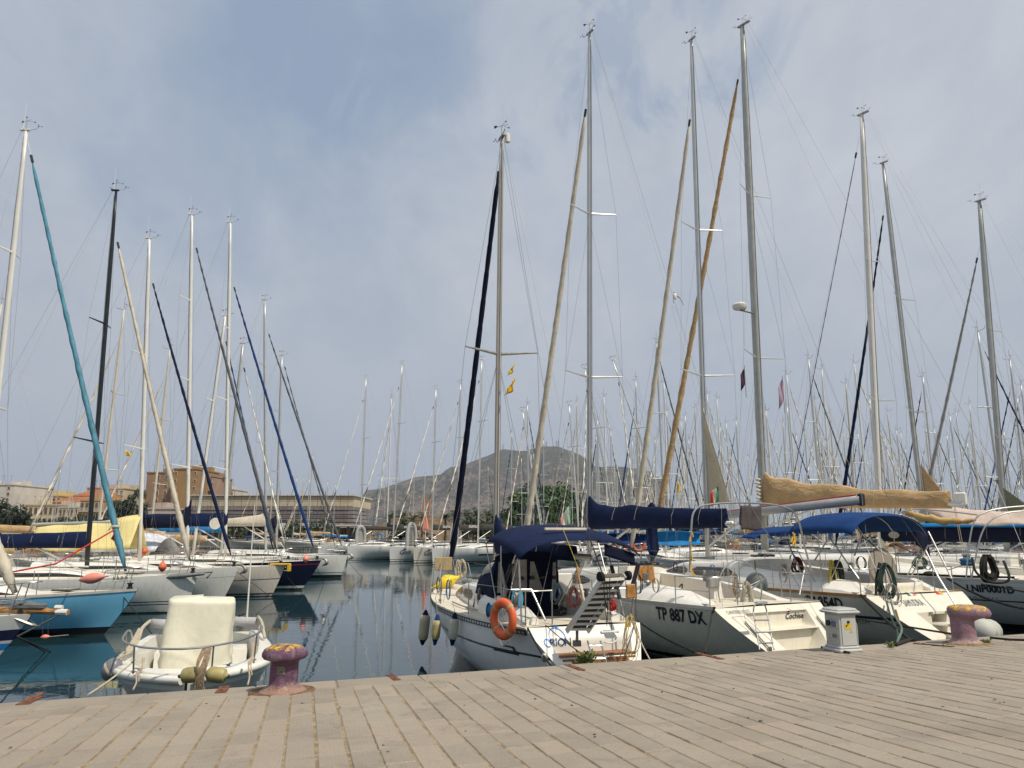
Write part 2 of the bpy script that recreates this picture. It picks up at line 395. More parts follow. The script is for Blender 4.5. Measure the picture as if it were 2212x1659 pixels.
def facade_mat(name, wall, nx=0, var=.15): return mat(name, wall, .85, var=var, vscale=.15, dirt=.3)
ochre = facade_mat('ochre plaster', (.47, .3, .14)); cream = facade_mat('cream plaster', (.55, .47, .33)); pink = facade_mat('pink plaster', (.5, .36, .27))
brownp = facade_mat('brown plaster', (.3, .19, .115)); brown2 = facade_mat('pinkish brown plaster', (.36, .245, .175)); whitep = facade_mat('pale plaster', (.56, .52, .46))
tile = mat('terracotta roof tiles', (.36, .14, .07), .85, var=.25, vscale=1, bump=.5, bscale=6)
shutter = mat('brown shutter', (.12, .075, .045), .7); winglass = mat('dark window glass', (.05, .055, .06), .25)
greyb = mat('grey scaffold netting', (.23, .215, .21), .9, var=.3, vscale=.3); rust = mat('rusty steel', (.22, .09, .045), .85, var=.4, vscale=12, bump=.6, col2=(.1, .05, .035))

def building(label, cat, x0, x1, ytop, Y, depth, wall, floors, cols, roof='flat', win=(.9, 1.5), base=1.0, balcony=False, side=True, name='apartment_building', rmat=None, rz=0, skip=()):
    """x0,x1,ytop: where the front stands as seen from the quay; Y: its distance"""
    a, b_ = atY(x0, ytop, Y), atY(x1, ytop, Y); w = b_.x - a.x; H = a.z - base
    r = thing(name, label, cat, (a.x, Y, base), rz)
    m = MB(); m.box((w / 2, depth / 2, H / 2), (w, depth, H)); m.box((w / 2, depth / 2, H + .25), (w + .5, depth + .5, .5)); m.build('wall', wall, r)
    if roof == 'tile':
        q = MB(); z = H + .52; e = .7; rh = min(w, depth) * .16 + .6
        q.add([(-e, -e, z), (w + e, -e, z), (w + e, depth + e, z), (-e, depth + e, z), (w * .2, depth / 2, z + rh), (w * .8, depth / 2, z + rh)], [(0, 1, 5, 4), (1, 2, 5), (2, 3, 4, 5), (3, 0, 4), (3, 2, 1, 0)]); q.build('roof', rmat or tile, r)
    else:
        rr = random.Random(int(x0 * 7 + Y))
        for k in range(3): q = MB(); q.box((w * rr.uniform(.15, .85), depth * (.3 + .2 * k), H + 1.2), (rr.uniform(1.5, 4), 3, 1.8)); q.build('roof_hut', wall, r)
        for k in range(4): ax = w * rr.uniform(.05, .95); q = MB(); q.tube([(ax, 1, H + .4), (ax, 1, H + 3.5)], .06, 4); q.tube([(ax - .7, 1, H + 3.2), (ax + .7, 1, H + 3.2)], .04, 4); q.build('roof_aerial', steeld, r)
    fh = H / floors; cw = w / max(cols, 1)
    for f in range(floors):
        for c in range(cols):
            if (f, c) in skip: continue
            cx = cw * (c + .5); cz = fh * (f + .52); ww, wh = min(win[0], cw * .6), min(win[1], fh * .65)
            m = MB(); m.box((cx, -.05, cz), (ww + .3, .14, wh + .3)); wd = m.build('window', whitep if wall is not whitep else cream, r)
            g = MB(); g.box((cx, -.13, cz), (ww, .06, wh)); g.build('pane', shutter if (f * 7 + c * 3) % 3 else winglass, wd)
            if balcony and c % balcony == 0:
                q = MB(); q.box((cx, -.7, cz - wh / 2 - .25), (cw * .95, 1.2, .18))
                for i in range(9): q.tube([(cx - cw * .45 + i * cw * .112, -1.28, cz - wh / 2 - .16), (cx - cw * .45 + i * cw * .112, -1.28, cz - wh / 2 + .85)], .03, 4)
                q.tube([(cx - cw * .47, -1.28, cz - wh / 2 + .85), (cx + cw * .47, -1.28, cz - wh / 2 + .85)], .05, 4); q.build('balcony', whitep, r)
    return r

def shore():
    g = MB(); P = [(-700, 205), (-50, 205), (-20, 150), (60, 150), (60, 900), (-700, 900)]
    g.add([(x, y, 1.0) for x, y in P] + [(x, y, -1) for x, y in P], [(0, 1, 2, 3, 4, 5), (0, 6, 7, 1), (1, 7, 8, 2), (2, 8, 9, 3), (3, 9, 10, 4)])
    tag(g.build('far_shore_ground', mat('shore ground', (.2, .18, .14), .9, var=.3, vscale=.05)), kind='structure', label='low far shore of the harbour')
    building('pale slab block with small square windows at the far edge of the town', 'building', -60, 32, 1048, 255, 22, whitep, 9, 4, win=(.7, .8))
    building('long cream palazzo with tall shuttered windows under a flat cornice', 'building', 52, 128, 1092, 262, 16, cream, 3, 7, 'flat', (1.0, 2.2), name='town_house')
    building('yellow rooftop house rising behind the long cream palazzo', 'building', 95, 132, 1072, 285, 12, mat('yellow plaster', (.6, .48, .22), .85, dirt=.3), 5, 4, name='town_house')
    building('low ochre house with a shallow red tile roof between the palazzi', 'building', 112, 178, 1088, 275, 15, ochre, 4, 6, 'tile', name='town_house')
    building('cream four-storey house with iron balconies beside the tall white shutters', 'building', 128, 178, 1097, 258, 14, whitep, 3, 6, 'flat', (1.0, 2.1), balcony=2, name='town_house')
    building('orange house with two rows of white framed shutters and balconies', 'building', 174, 226, 1082, 254, 15, ochre, 3, 5, 'flat', (1.3, 2.6), balcony=1, name='town_house')
    building('pink house with a tiled roof behind the orange balcony house', 'building', 160, 236, 1074, 290, 15, pink, 5, 6, 'tile', name='town_house')
    building('narrow peach house with few windows left of the blank gable', 'building', 222, 248, 1097, 258, 14, cream, 3, 3, 'tile', name='town_house')
    building('tall peach block showing a blank windowless gable', 'building', 188, 222, 1055, 300, 20, pink, 1, 0)
    building('cream apartment block stacked with long balconies behind the black mast', 'building', 222, 268, 1056, 296, 18, cream, 6, 5, 'flat', (1.2, 1.5), balcony=1)
    building('dark brown apartment tower, its lower windowed wing', 'building', 318, 386, 1022, 292, 20, brownp, 8, 4, skip=[(f, c) for f in range(8) for c in (0, 3)])
    building('brown apartment tower with flat overhanging roof and a stair recess', 'building', 376, 428, 1014, 286, 22, mat('warm brown plaster', (.33, .2, .09), .85, dirt=.3, vscale=.15), 9, 5, skip=[(f, c) for f in range(9) for c in (1, 2, 3)], win=(.8, .9))
    building('pinkish brown wing with deep balconies right of the brown tower', 'building', 428, 462, 1030, 298, 20, brown2, 8, 3, balcony=1, win=(1.4, 1.5))
    building('small flat-roofed pinkish shed with a blue door before the brown tower', 'shed', 320, 372, 1100, 225, 12, mat('faded pink plaster', (.5, .41, .36), .85, dirt=.3), 1, 0, name='harbour_shed')
    building('white stepped apartment block beyond the harbour terminal', 'building', 460, 505, 1058, 330, 18, whitep, 5, 6, 'flat', name='apartment_building')
    # long terminal under scaffolding
    a, b_ = atY(412, 1068, 218), atY(765, 1068, 218); w = b_.x - a.x; H = a.z - 1
    r = thing('harbour_terminal', 'long low harbour terminal wrapped in scaffolding with a cream parapet', 'building', (a.x, 218, 1))
    m = MB(); m.box((w / 2, 13, H - 2), (w, 26, 3.0)); m.build('parapet', cream, r)
    m = MB(); m.box((w / 2, 13, H - .3), (w + 1, 27, .35)); m.build('roof', whitep, r)
    m = MB()
    for k in range(4): m.box((w / 2, 12.4, H - 4.0 - k * 1.15), (w, 25, .95))
    m.build('wall', greyb, r)
    m = MB(); m.box((w / 2, 12.2, H - 8.9), (w + 1.5, 27, .5)); m.build('canopy', whitep, r)
    m = MB()
    for i in range(16): m.box((w * (i + .5) / 16, .8, (H - 9) / 2), (.7, .7, H - 9))
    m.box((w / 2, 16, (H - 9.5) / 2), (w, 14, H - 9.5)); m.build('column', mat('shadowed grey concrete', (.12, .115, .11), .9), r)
    for i in (3, 5, 6, 8, 10, 12):
        m = MB(); m.box((w * i / 14, -.2, H - 7.7), (2.6, .2, .9)); m.build('window', winglass, r)
    m = MB(); k = 0; x = 0
    while x < w:
        m.tube([(x, -1.2, 0), (x, -1.2, H - .2 + (k % 3 == 0) * 1.2)], .06, 4); x += 2.2; k += 1
    for k in range(6): m.tube([(0, -1.25, H - 8 + k * 1.5), (w, -1.25, H - 8 + k * 1.5)], .05, 4)
    m.build('scaffold', rust, r)
shore()

def mountain():
    prof = [(-60, 0), (740, 0), (774, 70), (791, 92), (829, 97), (860, 108), (895, 121), (951, 127), (971, 143), (992, 144), (1013, 152), (1055, 165), (1086, 180), (1124, 176), (1150, 181), (1173, 187), (1208, 186), (1256, 168), (1291, 141), (1333, 144), (1380, 138), (1412, 133), (1422, 100), (1440, 40), (1470, 0), (2300, 0)]
    Yr = 4600.0; g = MB()
    def ridge(px):
        for (a, h0), (b, h1) in zip(prof, prof[1:]):
            if px <= b: return lerp(h0, h1, (px - a) / (b - a)) / 1633 * Yr * 1.02
        return 0
    rows = []; nx, ny = 220, 46
    for j in range(ny + 1):
        v = j / ny; row = []
        for i in range(nx + 1):
            px = 735 + (1480 - 735) * i / nx; X = (px - 1106) / 1633 * Yr; Yv = Yr - 1500 + 2600 * v
            s = v / .577
            sh = min(1, s) ** .8 if s < 1 else max(0, 1 - ((s - 1) / .733) ** 1.3)
            h = ridge(px + (1 - min(s, 1)) * 30 * noise.noise(V((px * .02, 3, 0)))) * sh
            nn = noise.fractal(V((X * .0022, Yv * .0022, 1.3)), 1, 2, 6); n2 = abs(noise.fractal(V((X * .006, Yv * .002, 4.3)), .9, 2.1, 5))
            h2 = max(0, h + (nn * 70 - n2 * 95 + 25) * (1 - abs(2 * min(s, 1) - 1)) * min(1, h / 150) + (nn * 9 if s > .9 else 0) * min(1, h / 100))
            row.append(V((X * (1 + .28 * (v - .577)), Yv, h2 - 3)))
        rows.append(row)
    g.loft(rows, False)
    m = bpy.data.materials.new('mountain rock and scrub'); m.use_nodes = True; t = NT(m.node_tree); b = m.node_tree.nodes['Principled BSDF']
    tc = t.new('ShaderNodeTexCoord').outputs['Object']; sp = t.new('ShaderNodeSeparateXYZ', {0: tc})
    n = t.noise(tc, .006, 8, .65); n2 = t.noise(tc, .03, 6, .7); n3 = t.noise(tc, .045, 3, .6)
    z = t.math('DIVIDE', sp.outputs[2], 520)
    f = t.math('ADD', t.math('ADD', t.math('MULTIPLY', n, 1.1), t.math('MULTIPLY', n2, .55)), t.math('MULTIPLY', z, .25))
    c = t.mix(t.ramp(n2, [(.35, 0), (.7, 1)]), (.19, .14, .115), (.31, .225, .18))
    c = t.mix(t.ramp(f, [(.86, 0), (1.0, .85)]), c, (.055, .062, .04))
    c = t.mix(t.ramp(t.math('ADD', n3, t.math('MULTIPLY', n, .35)), [(.66, 0), (.74, .9)]), c, (.035, .045, .025))
    c = t.mix(t.ramp(t.math('ADD', z, t.math('MULTIPLY', n, .7)), [(1.0, 0), (1.2, .75)]), c, (.05, .06, .035))
    t.l.new(c, b.inputs['Base Color']); b.inputs['Roughness'].default_value = .95
    bn = t.new('ShaderNodeBump', {'Height': t.noise(tc, .02, 8, .7), 'Distance': 55.0, 'Strength': .9}); t.l.new(bn.outputs[0], b.inputs['Normal'])
    o = g.build('mountain', m, smooth='all'); tag(o, 'bare rocky mountain with scrub and masts on its summit', kind='structure')
    tip = MB(); 
    for px, h in ((1139, 12), (1150, 20), (1176, 32), (1182, 20), (1205, 26), (1209, 30), (1086, 22)):
        X = (px - 1106) / 1633 * Yr; z0 = ridge(px) - 12
        top = z0 + 14 + h * 1.1; w = 3.0
        for dx, dy in ((-w, -w), (w, -w), (w, w), (-w, w)): tip.tube([(X + dx, Yr + dy, z0), (X + dx * .3, Yr + dy * .3, top)], 1.1, 4)
    tag(tip.build('radio_mast_cluster', mat('radio mast', (.2, .15, .14), .8)), 'cluster of thin lattice radio masts on the mountain summit', 'radio masts')
    # second, lower ridge to the left and distant headland
    g = MB(); g.loft([[V((-700 + i * 30, 5200 + k * 500, max(-3, (40 if k == 1 else -3) * (1 + .5 * noise.noise(V((i * .2, k, 0))))))) for i in range(60)] for k in range(3)], False)
    tag(g.build('distant_hill', m, smooth='all'), 'low distant hill behind the terminal', kind='structure')
mountain()

# ------------------------------------------------------------ trees
leafA = mat('dark ficus leaves', (.05, .105, .02), .6, var=.5, vscale=.6, col2=(.022, .05, .012))
leafB = mat('pine needles', (.03, .05, .018), .7, var=.5, vscale=.4, col2=(.016, .028, .012))
leafC = mat('palm fronds', (.075, .11, .03), .6, var=.4, vscale=2, col2=(.03, .05, .015))
leafD = mat('olive green leaves', (.05, .075, .022), .65, var=.4, vscale=1, col2=(.025, .04, .014))
bark = mat('tree bark', (.12, .09, .06), .9, var=.3, vscale=5, bump=1)
def tree(name, label, x, Y, base, h, w, leaf, seed=1, flat=.5, n=900, trunk_h=.25, ls=.5, dep=.7, cat='tree', group=None, nc=26):
    rr = random.Random(seed); r = thing(name, label, cat, (x, Y, base), 0, group)
    t = MB(); th = h * trunk_h; t.tube(curve([(0, 0, -.3), (rr.uniform(-.2, .2), 0, th * .5), (0, 0, th * 1.3)], 6), [.035 * h * (1 - .5 * i / 6) for i in range(7)], 7)
    for k in range(7):
        a = rr.uniform(0, 2 * PI); e = V((math.cos(a) * w * .36, math.sin(a) * w * .3, h * rr.uniform(.55, .85)))
        t.tube(curve([(0, 0, th * rr.uniform(.6, 1.2)), e * .45 + V((0, 0, th * .4)), e], 6), [.018 * h * (1 - .8 * i / 6) for i in range(7)], 5)
    t.build('trunk', bark, r)
    cl = []                                                  # clumps
    for k in range(nc):
        a = rr.uniform(0, 2 * PI); q = rr.random() ** .5; z = rr.uniform(0, 1)
        prof = math.sin(PI * min(1, (z * .8 + .2))) ** flat
        cl.append((V((math.cos(a) * q * w * .46 * prof, math.sin(a) * q * w * .46 * dep * prof, th + (h - th) * (.12 + .78 * z))), rr.uniform(.1, .2) * w * (26 / nc) ** .26))
    c = MB()
    for k in range(n):
        p0, rad = cl[k % len(cl)]; d = V((rr.gauss(0, 1), rr.gauss(0, 1), rr.gauss(0, .8))).normalized() * rad * (rr.random() ** .35)
        p = p0 + d; s = ls * rr.uniform(.6, 1.3); nrm = (d.normalized() + V((rr.gauss(0, .5), rr.gauss(0, .5), rr.gauss(0, .5)))).normalized()
        u = nrm.orthogonal().normalized(); v = nrm.cross(u); ang = rr.uniform(0, PI); u, v = u * math.cos(ang) + v * math.sin(ang), v * math.cos(ang) - u * math.sin(ang)
        c.add([p - u * s, p - v * s * .5 + nrm * s * .1, p + u * s, p + v * s * .5], [(0, 1, 2, 3)])
    c.build('crown', leaf, r); return r
def palm(label, px, ytop, Y, seed, base=1.0):
    rr = random.Random(seed); p = atY(px, ytop, Y); h = p.z - base; r = thing('palm_tree', label, 'palm tree', (p.x, Y, base), 0, 'palms on the far shore')
    t = MB(); t.tube([(0, 0, 0), (.1, 0, h * .4), (0, 0, h * .78)], [.3, .24, .2], 7); t.build('trunk', bark, r)
    c = MB()
    for k in range(60):
        a = rr.uniform(0, 2 * PI); el = rr.uniform(-.3, 1.25); L = rr.uniform(2.0, 3.1)
        d = V((math.cos(a) * math.cos(el), math.sin(a) * math.cos(el), math.sin(el))); o = V((0, 0, h * .76)); side = d.cross(V((0, 0, 1))).normalized()
        pts = [o + d * L * q - V((0, 0, 1.0 * (q ** 2))) for q in (0, .35, .7, 1)]
        for sgn in (-1, 1):
            for q in range(6):
                s0 = pts[0].lerp(pts[3], q / 6) if 0 else o + d * L * (q + 1) / 7 - V((0, 0, ((q + 1) / 7) ** 2)); tip = s0 + side * sgn * .42 + d * .3 - V((0, 0, .12)); c.add([s0, s0 + d * .12, tip], [(0, 1, 2)])
    c.build('crown', leafC, r)
def trees():
    def T(label, x0, x1, ytop, Y, leaf, seed, name='tree', base=1, **k):
        a, b = atY(x0, ytop, Y), atY(x1, ytop, Y); return tree(name, label, (a.x + b.x) / 2, Y, base, a.z - base, b.x - a.x, leaf, seed, **k)
    T('broad dark green ficus standing alone before the mountain', 1080, 1276, 1053, 165, leafA, 5, 'ficus_tree', n=22000, ls=.5, trunk_h=.05, flat=.2, nc=130, dep=.8)
    T('rounded umbrella pine at the far left end of the town front', -40, 62, 1083, 215, leafB, 7, 'pine_tree', n=2600, ls=.5, trunk_h=.3)
    T('small bushy pine to the right of the rounded umbrella pine', 40, 82, 1108, 214, leafB, 8, 'pine_tree', n=900, ls=.4)
    T('dark spreading pine behind the teal furled sail', 222, 300, 1072, 222, leafB, 9, 'pine_tree', n=2200, ls=.5, trunk_h=.15)
    T('taller dark pine against the brown tower', 262, 334, 1058, 226, leafB, 10, 'pine_tree', n=2600, ls=.5, trunk_h=.15)
    k = 0
    for x0, x1, yt in ((70, 122, 1118), (108, 160, 1114), (150, 205, 1111), (190, 245, 1106), (470, 540, 1122), (610, 680, 1120), (668, 735, 1122), (838, 905, 1121), (985, 1060, 1117), (1035, 1100, 1119)):
        T(['low olive green bush under the cream palazzo', 'olive bush under the iron balconies', 'olive bush below the orange balcony house', 'dark olive bush left of the black mast', 'low shrub before the terminal columns', 'shrub at the right half of the terminal', 'shrub at the right corner of the terminal', 'green hedge clump under the leftmost palms', 'green hedge clump under the middle palms', 'green hedge clump left of the ficus foot'][k], x0, x1, yt, 213 if k < 7 else 152, leafD, 20 + k, 'bush', n=700, ls=.4, trunk_h=.05, cat='bush', group='bushes along the far shore'); k += 1
    for i, (px, yt, Y) in enumerate(((842, 1107, 158), (868, 1104, 160), (893, 1110, 156), (912, 1108, 160), (962, 1106, 156), (985, 1103, 154), (1008, 1100, 156), (1030, 1098, 154), (1052, 1100, 158), (1068, 1104, 156), (1300, 1108, 158), (1340, 1112, 160))):
        palm(['bushy palm left of the earth bank', 'palm with ragged fronds beside the leftmost one', 'palm half hidden by the earth bank', 'short palm on the earth bank', 'palm just right of the brown earth bank', 'palm behind the grey boom covers', 'full palm left of the navy furled sail', 'tall palm behind the navy furled sail', 'palm with upright fronds right of the navy furled sail', 'palm at the left foot of the ficus', 'palm at the right foot of the ficus', 'palm farthest right of the far shore'][i], px, yt, Y, 40 + i)
    # brown earth bank
    a, b = atY(900, 1114, 175), atY(985, 1114, 175); g = MB(); n = 24
    g.loft([[V((lerp(a.x - 12, b.x + 4, i / n), 170 + k * 4, 1 + (a.z - 1) * math.sin(PI * min(1, max(0, i / n))) ** .4 * (0, .8, 1, .2)[k] * (1 + .12 * noise.noise(V((i * .5, k, 0)))))) for i in range(n + 1)] for k in range(4)], False)
    tag(g.build('earth_bank_terrain', mat('brown earth', (.19, .125, .07), .95, var=.35, vscale=.3, bump=1, bscale=1), smooth='all'), 'brown earth bank behind the palms', kind='structure')
trees()
# crane jibs behind the bank
cr = MB(); 
for x0, y0, x1, y1 in ((905, 1122, 921, 1072), (925, 1122, 929, 1078)):
    a, b = atY(x0, y0, 190), atY(x1, y1, 190)
    cr.tube([a, b], .28, 4)
tag(cr.build('crane', mat('faded orange crane paint', (.45, .2, .08), .7)), 'pair of faded orange crane booms behind the earth bank', 'crane')

# ------------------------------------------------------------ yachts
def sstep(a, b, x):
    t = min(1, max(0, (x - a) / (b - a))); return t * t * (3 - 2 * t)
class Hull:
    def __init__(s, L, B, fs=1.1, fb=1.4, stern=.78, ts=.7, over=1.0, draft=.45, dip=.06, mid=.42, full=2.3, flare=1.25, boxy=3.6, bxs=None):
        s.bxs = bxs if bxs is not None else boxy
        s.L, s.B, s.fs, s.fb, s.stern, s.ts, s.over, s.draft, s.dip, s.mid, s.full, s.flare, s.boxy = L, B, fs, fb, stern, ts, over, draft, dip, mid, full, flare, boxy
    def sheer(s, t): return lerp(s.fs, s.fb, t ** 1.5) - s.dip * math.sin(PI * t)
    def bd(s, t):
        if t < s.mid: f = s.stern + (1 - s.stern) * math.sin(PI / 2 * t / s.mid)
        else: f = 1 - ((t - s.mid) / (1 - s.mid)) ** s.full
        return max(s.B / 2 * f, .018)
    def ys(s, z): return s.ts * (z / s.fs)
    def yb(s, z): return s.L - s.over * max(0, 1 - max(-.3, z / s.fb)) ** 1.15
    def y(s, t, z): return s.ys(z) + t * (s.yb(z) - s.ys(z))
    def hb(s, t, z):
        sh = s.sheer(t); u = min(1, max(0, (z + s.draft) / (sh + s.draft))); a = lerp(s.boxy, s.flare, min(1, t * 1.05) ** 1.3); a = lerp(s.bxs, a, sstep(0, .38, t))
        return max(s.bd(t) * (1 - (1 - u) ** a), .012)
    def tt(s, y, z): return min(1, max(0, (y - s.ys(z)) / (s.yb(z) - s.ys(z))))
    def side(s, y, z, sd=-1, off=.008):
        t = s.tt(y, z); p = V((sd * s.hb(t, z), y, z)); e = .05
        a = V((sd * s.hb(s.tt(y + e, z), z), y + e, z)) - p; c = V((sd * s.hb(t, min(z + e, s.sheer(t))), y, z + e)) - p
        n = a.cross(c) * -sd
        n = n.normalized() if n.length > 1e-9 else V((sd, 0, 0))
        if n.x * sd < 0: n = -n
        return p + n * off
    def edge(s, t, sd, ins=0.0, dz=0.0):
        z = s.sheer(t); return V((sd * max(s.bd(t) - ins, .0), s.y(t, z), z + dz))
    def mesh(s, nt=36, nz=12):
        b = MB(); uv = []; ts = [(i / nt) for i in range(nt + 1)]; rings = []
        for t in ts:
            r = []; sh = s.sheer(t); zs = [-s.draft + (sh + s.draft) * (k / nz) ** .8 for k in range(nz + 1)]
            for sd in (-1, 1):
                for z in (reversed(zs) if sd < 0 else zs):
                    r.append(V((sd * s.hb(t, z), s.y(t, z), z))); uv.append((z, z - sh))
            rings.append(r)
        b.loft(rings, False); return b, uv

class Boat:
    def __init__(s, name, label, cat, pos, rz, H, group=None):
        s.root = thing(name, label, cat, (pos[0], pos[1], 0), rz, group); s.M = MX((pos[0], pos[1], 0), rz); s.I = s.M.inverted(); s.H = H; s.pos = pos; s.parts = []
    def w(s, p): return s.M @ V(p)
    def l(s, p): return s.I @ V(p)
    def add(s, mb, name, m, smooth=False, uvs=None, parent=None):
        o = mb.build(name, m, parent if parent is not None else s.root, smooth, uvs); s.parts.append(o); return o

def hull_parts(b, hm, deckm=None, nt=36, nz=12, cockpit=None, transom=True, toe=None, trans_fn=None, trans_m=None, decky=None, toe_h=.04, pitw=.62):
    H = b.H; mb, uv = H.mesh(nt, nz)
    ho = b.add(mb, 'hull', hm, True, uv)
    # transom skin
    if transom:
        g = MB(); nv, nw = (28, 18) if trans_fn else (10, 6)
        def T(v, w):
            z = lerp(-H.draft * .9, H.fs, w); x = (2 * v - 1) * H.hb(0, z) * .998
            dy = trans_fn(2 * v - 1, w, x, z) if trans_fn else 0
            return V((x, H.ys(z) + dy, z))
        if trans_fn:                                       # break lines where the recesses are
            vs = sorted(set([i / 40 for i in range(41)] + list(getattr(trans_fn, 'vs', [])))); ws = sorted(set([i / 24 for i in range(25)] + list(getattr(trans_fn, 'ws', []))))
            g.loft([[T(v, w) for w in ws] for v in vs], False)
        else: g.grid(T, nv, nw)
        n = len(g.f); g.f = [tuple(reversed(f)) for f in g.f]
        b.add(g, 'transom', trans_m or hm, True, [(p.z, p.z - H.fs) for p in g.v])
    # deck
    ts = [i / nt for i in range(nt + 1)]
    if cockpit: c0, c1, dep = cockpit; ts = sorted(set(ts + [c0, c0 + .004, c1, c1 + .004]))
    vs = [-1, -.96, -pitw - .01, -pitw, -.3, 0, .3, pitw, pitw + .01, .96, 1]
    g = MB(); rows = []
    for t in ts:
        row = []
        for v in vs:
            e = H.edge(t, 1); z = e.z + .035 * (1 - v * v) * min(1, H.bd(t)); yy = e.y
            if cockpit and c0 + .002 < t < c1 + .002 and abs(v) <= pitw: z -= dep; 
            row.append(V((v * H.bd(t) * .995, yy, z)))
        rows.append(row)
    g.loft(rows, False); b.add(g, 'deck', deckm or gel, False)
    if toe:
        g = MB()
        for sd in (-1, 1):
            P = [[H.edge(i / nt, sd, o, z) for (o, z) in ((-.012, -.03), (-.012, toe_h), (.03, toe_h), (.03, -.01))] for i in range(nt + 1)]
            g.loft(P, True)
        b.add(g, 'toe_rail', toe)
    return ho

def cabin(b, y0, y1, wa, wf, ha, hf, m=None, win=None, winm=None, nt=16, front=.35, wz=(.28, .68), wy=(.08, .9), top_m=None, sprays=False):
    """coachroof from y0 (aft) to y1; half widths and heights aft / forward"""
    H = b.H
    def sec(q, out=0.0):
        y = lerp(y0, y1, q); t = H.tt(y, H.fs); zd = H.sheer(t) + .02; w = lerp(wa, wf, q ** 1.3); h = lerp(ha, hf, q ** 1.2) * (1 - sstep(1 - front, 1, q) * .85)
        w = min(w, H.bd(t) - .12) * (1 - sstep(.9, 1, q) * .25)
        P = [(1, 0), (.965, .35), (.93, .72), (.86, .92), (.7, 1.0), (.35, 1.06), (0, 1.08)]
        r = [V((-x * (w + out), y, zd - .03 + h * z)) for x, z in P] + [V((x * (w + out), y, zd - .03 + h * z)) for x, z in reversed(P[:-1])]
        return r, w, h, zd
    g = MB(); g.loft([sec(i / nt)[0] for i in range(nt + 1)], False); r = sec(0)[0]; n = len(r); g.add(r, [tuple(range(n))]); r = sec(1)[0]; g.add(r, [tuple(reversed(range(n)))])
    o = b.add(g, 'cabin', m or gel, True)
    if win is not False:
        spans = win or [(wy[0], wy[1])]
        for a, c in spans:
            for sd in (-1, 1):
                g = MB(); k = 8; rr = []
                for i in range(k + 1):
                    q = lerp(a, c, i / k); R_, w, h, zd = sec(q); e = min(1, min(i, k - i) / 1.0 * .7 + .3)
                    zc = (wz[0] + wz[1]) / 2; zh = (wz[1] - wz[0]) / 2 * e
                    def P(z): return V((sd * (w * (1 - .07 * (z / .72)) + .012), lerp(y0, y1, q), zd - .03 + h * z))
                    def Pi(z): p = P(z); return V((p.x - sd * .03, p.y, p.z))
                    rr.append([P(zc - zh), P(zc + zh), Pi(zc + zh), Pi(zc - zh)])
                g.loft(rr, True, True); b.add(g, 'cabin_window', winm or glassd)
    return o

def furled(b, p0, p1, m, r0=.05, r1=.1, n=30, twist=9, sag=.12, parent=None, name='furled_sail', seg=8, a=.03, z=.965):
    """headsail rolled round its stay from p0 (bow) to p1 (mast)"""
    p0, p1 = V(p0), V(p1); t = (p1 - p0).normalized(); u = t.orthogonal().normalized(); v = t.cross(u); rings = []
    for i in range(n + 1):
        q = lerp(a, z, i / n); c = p0.lerp(p1, q) + V((0, 0, -1)) * sag * 4 * q * (1 - q); rad = lerp(r1, r0, q ** .9) * (min(1, .35 + i / 2.2)) * (1 if i < n else .45)
        rad *= 1 + .05 * noise.noise(V((i * 1.7, p0.x, p0.y))); ph = q * twist * 2 * PI; ring = []
        for j in range(seg):
            an = 2 * PI * j / seg; e = 1.12 if j % 4 == 0 else .95; ring.append(c + (u * math.cos(an + ph) + v * math.sin(an + ph)) * rad * e)
        rings.append(ring)
    g = MB(); g.loft(rings, True, True); return b.add(g, name, m, 'all', parent=parent)

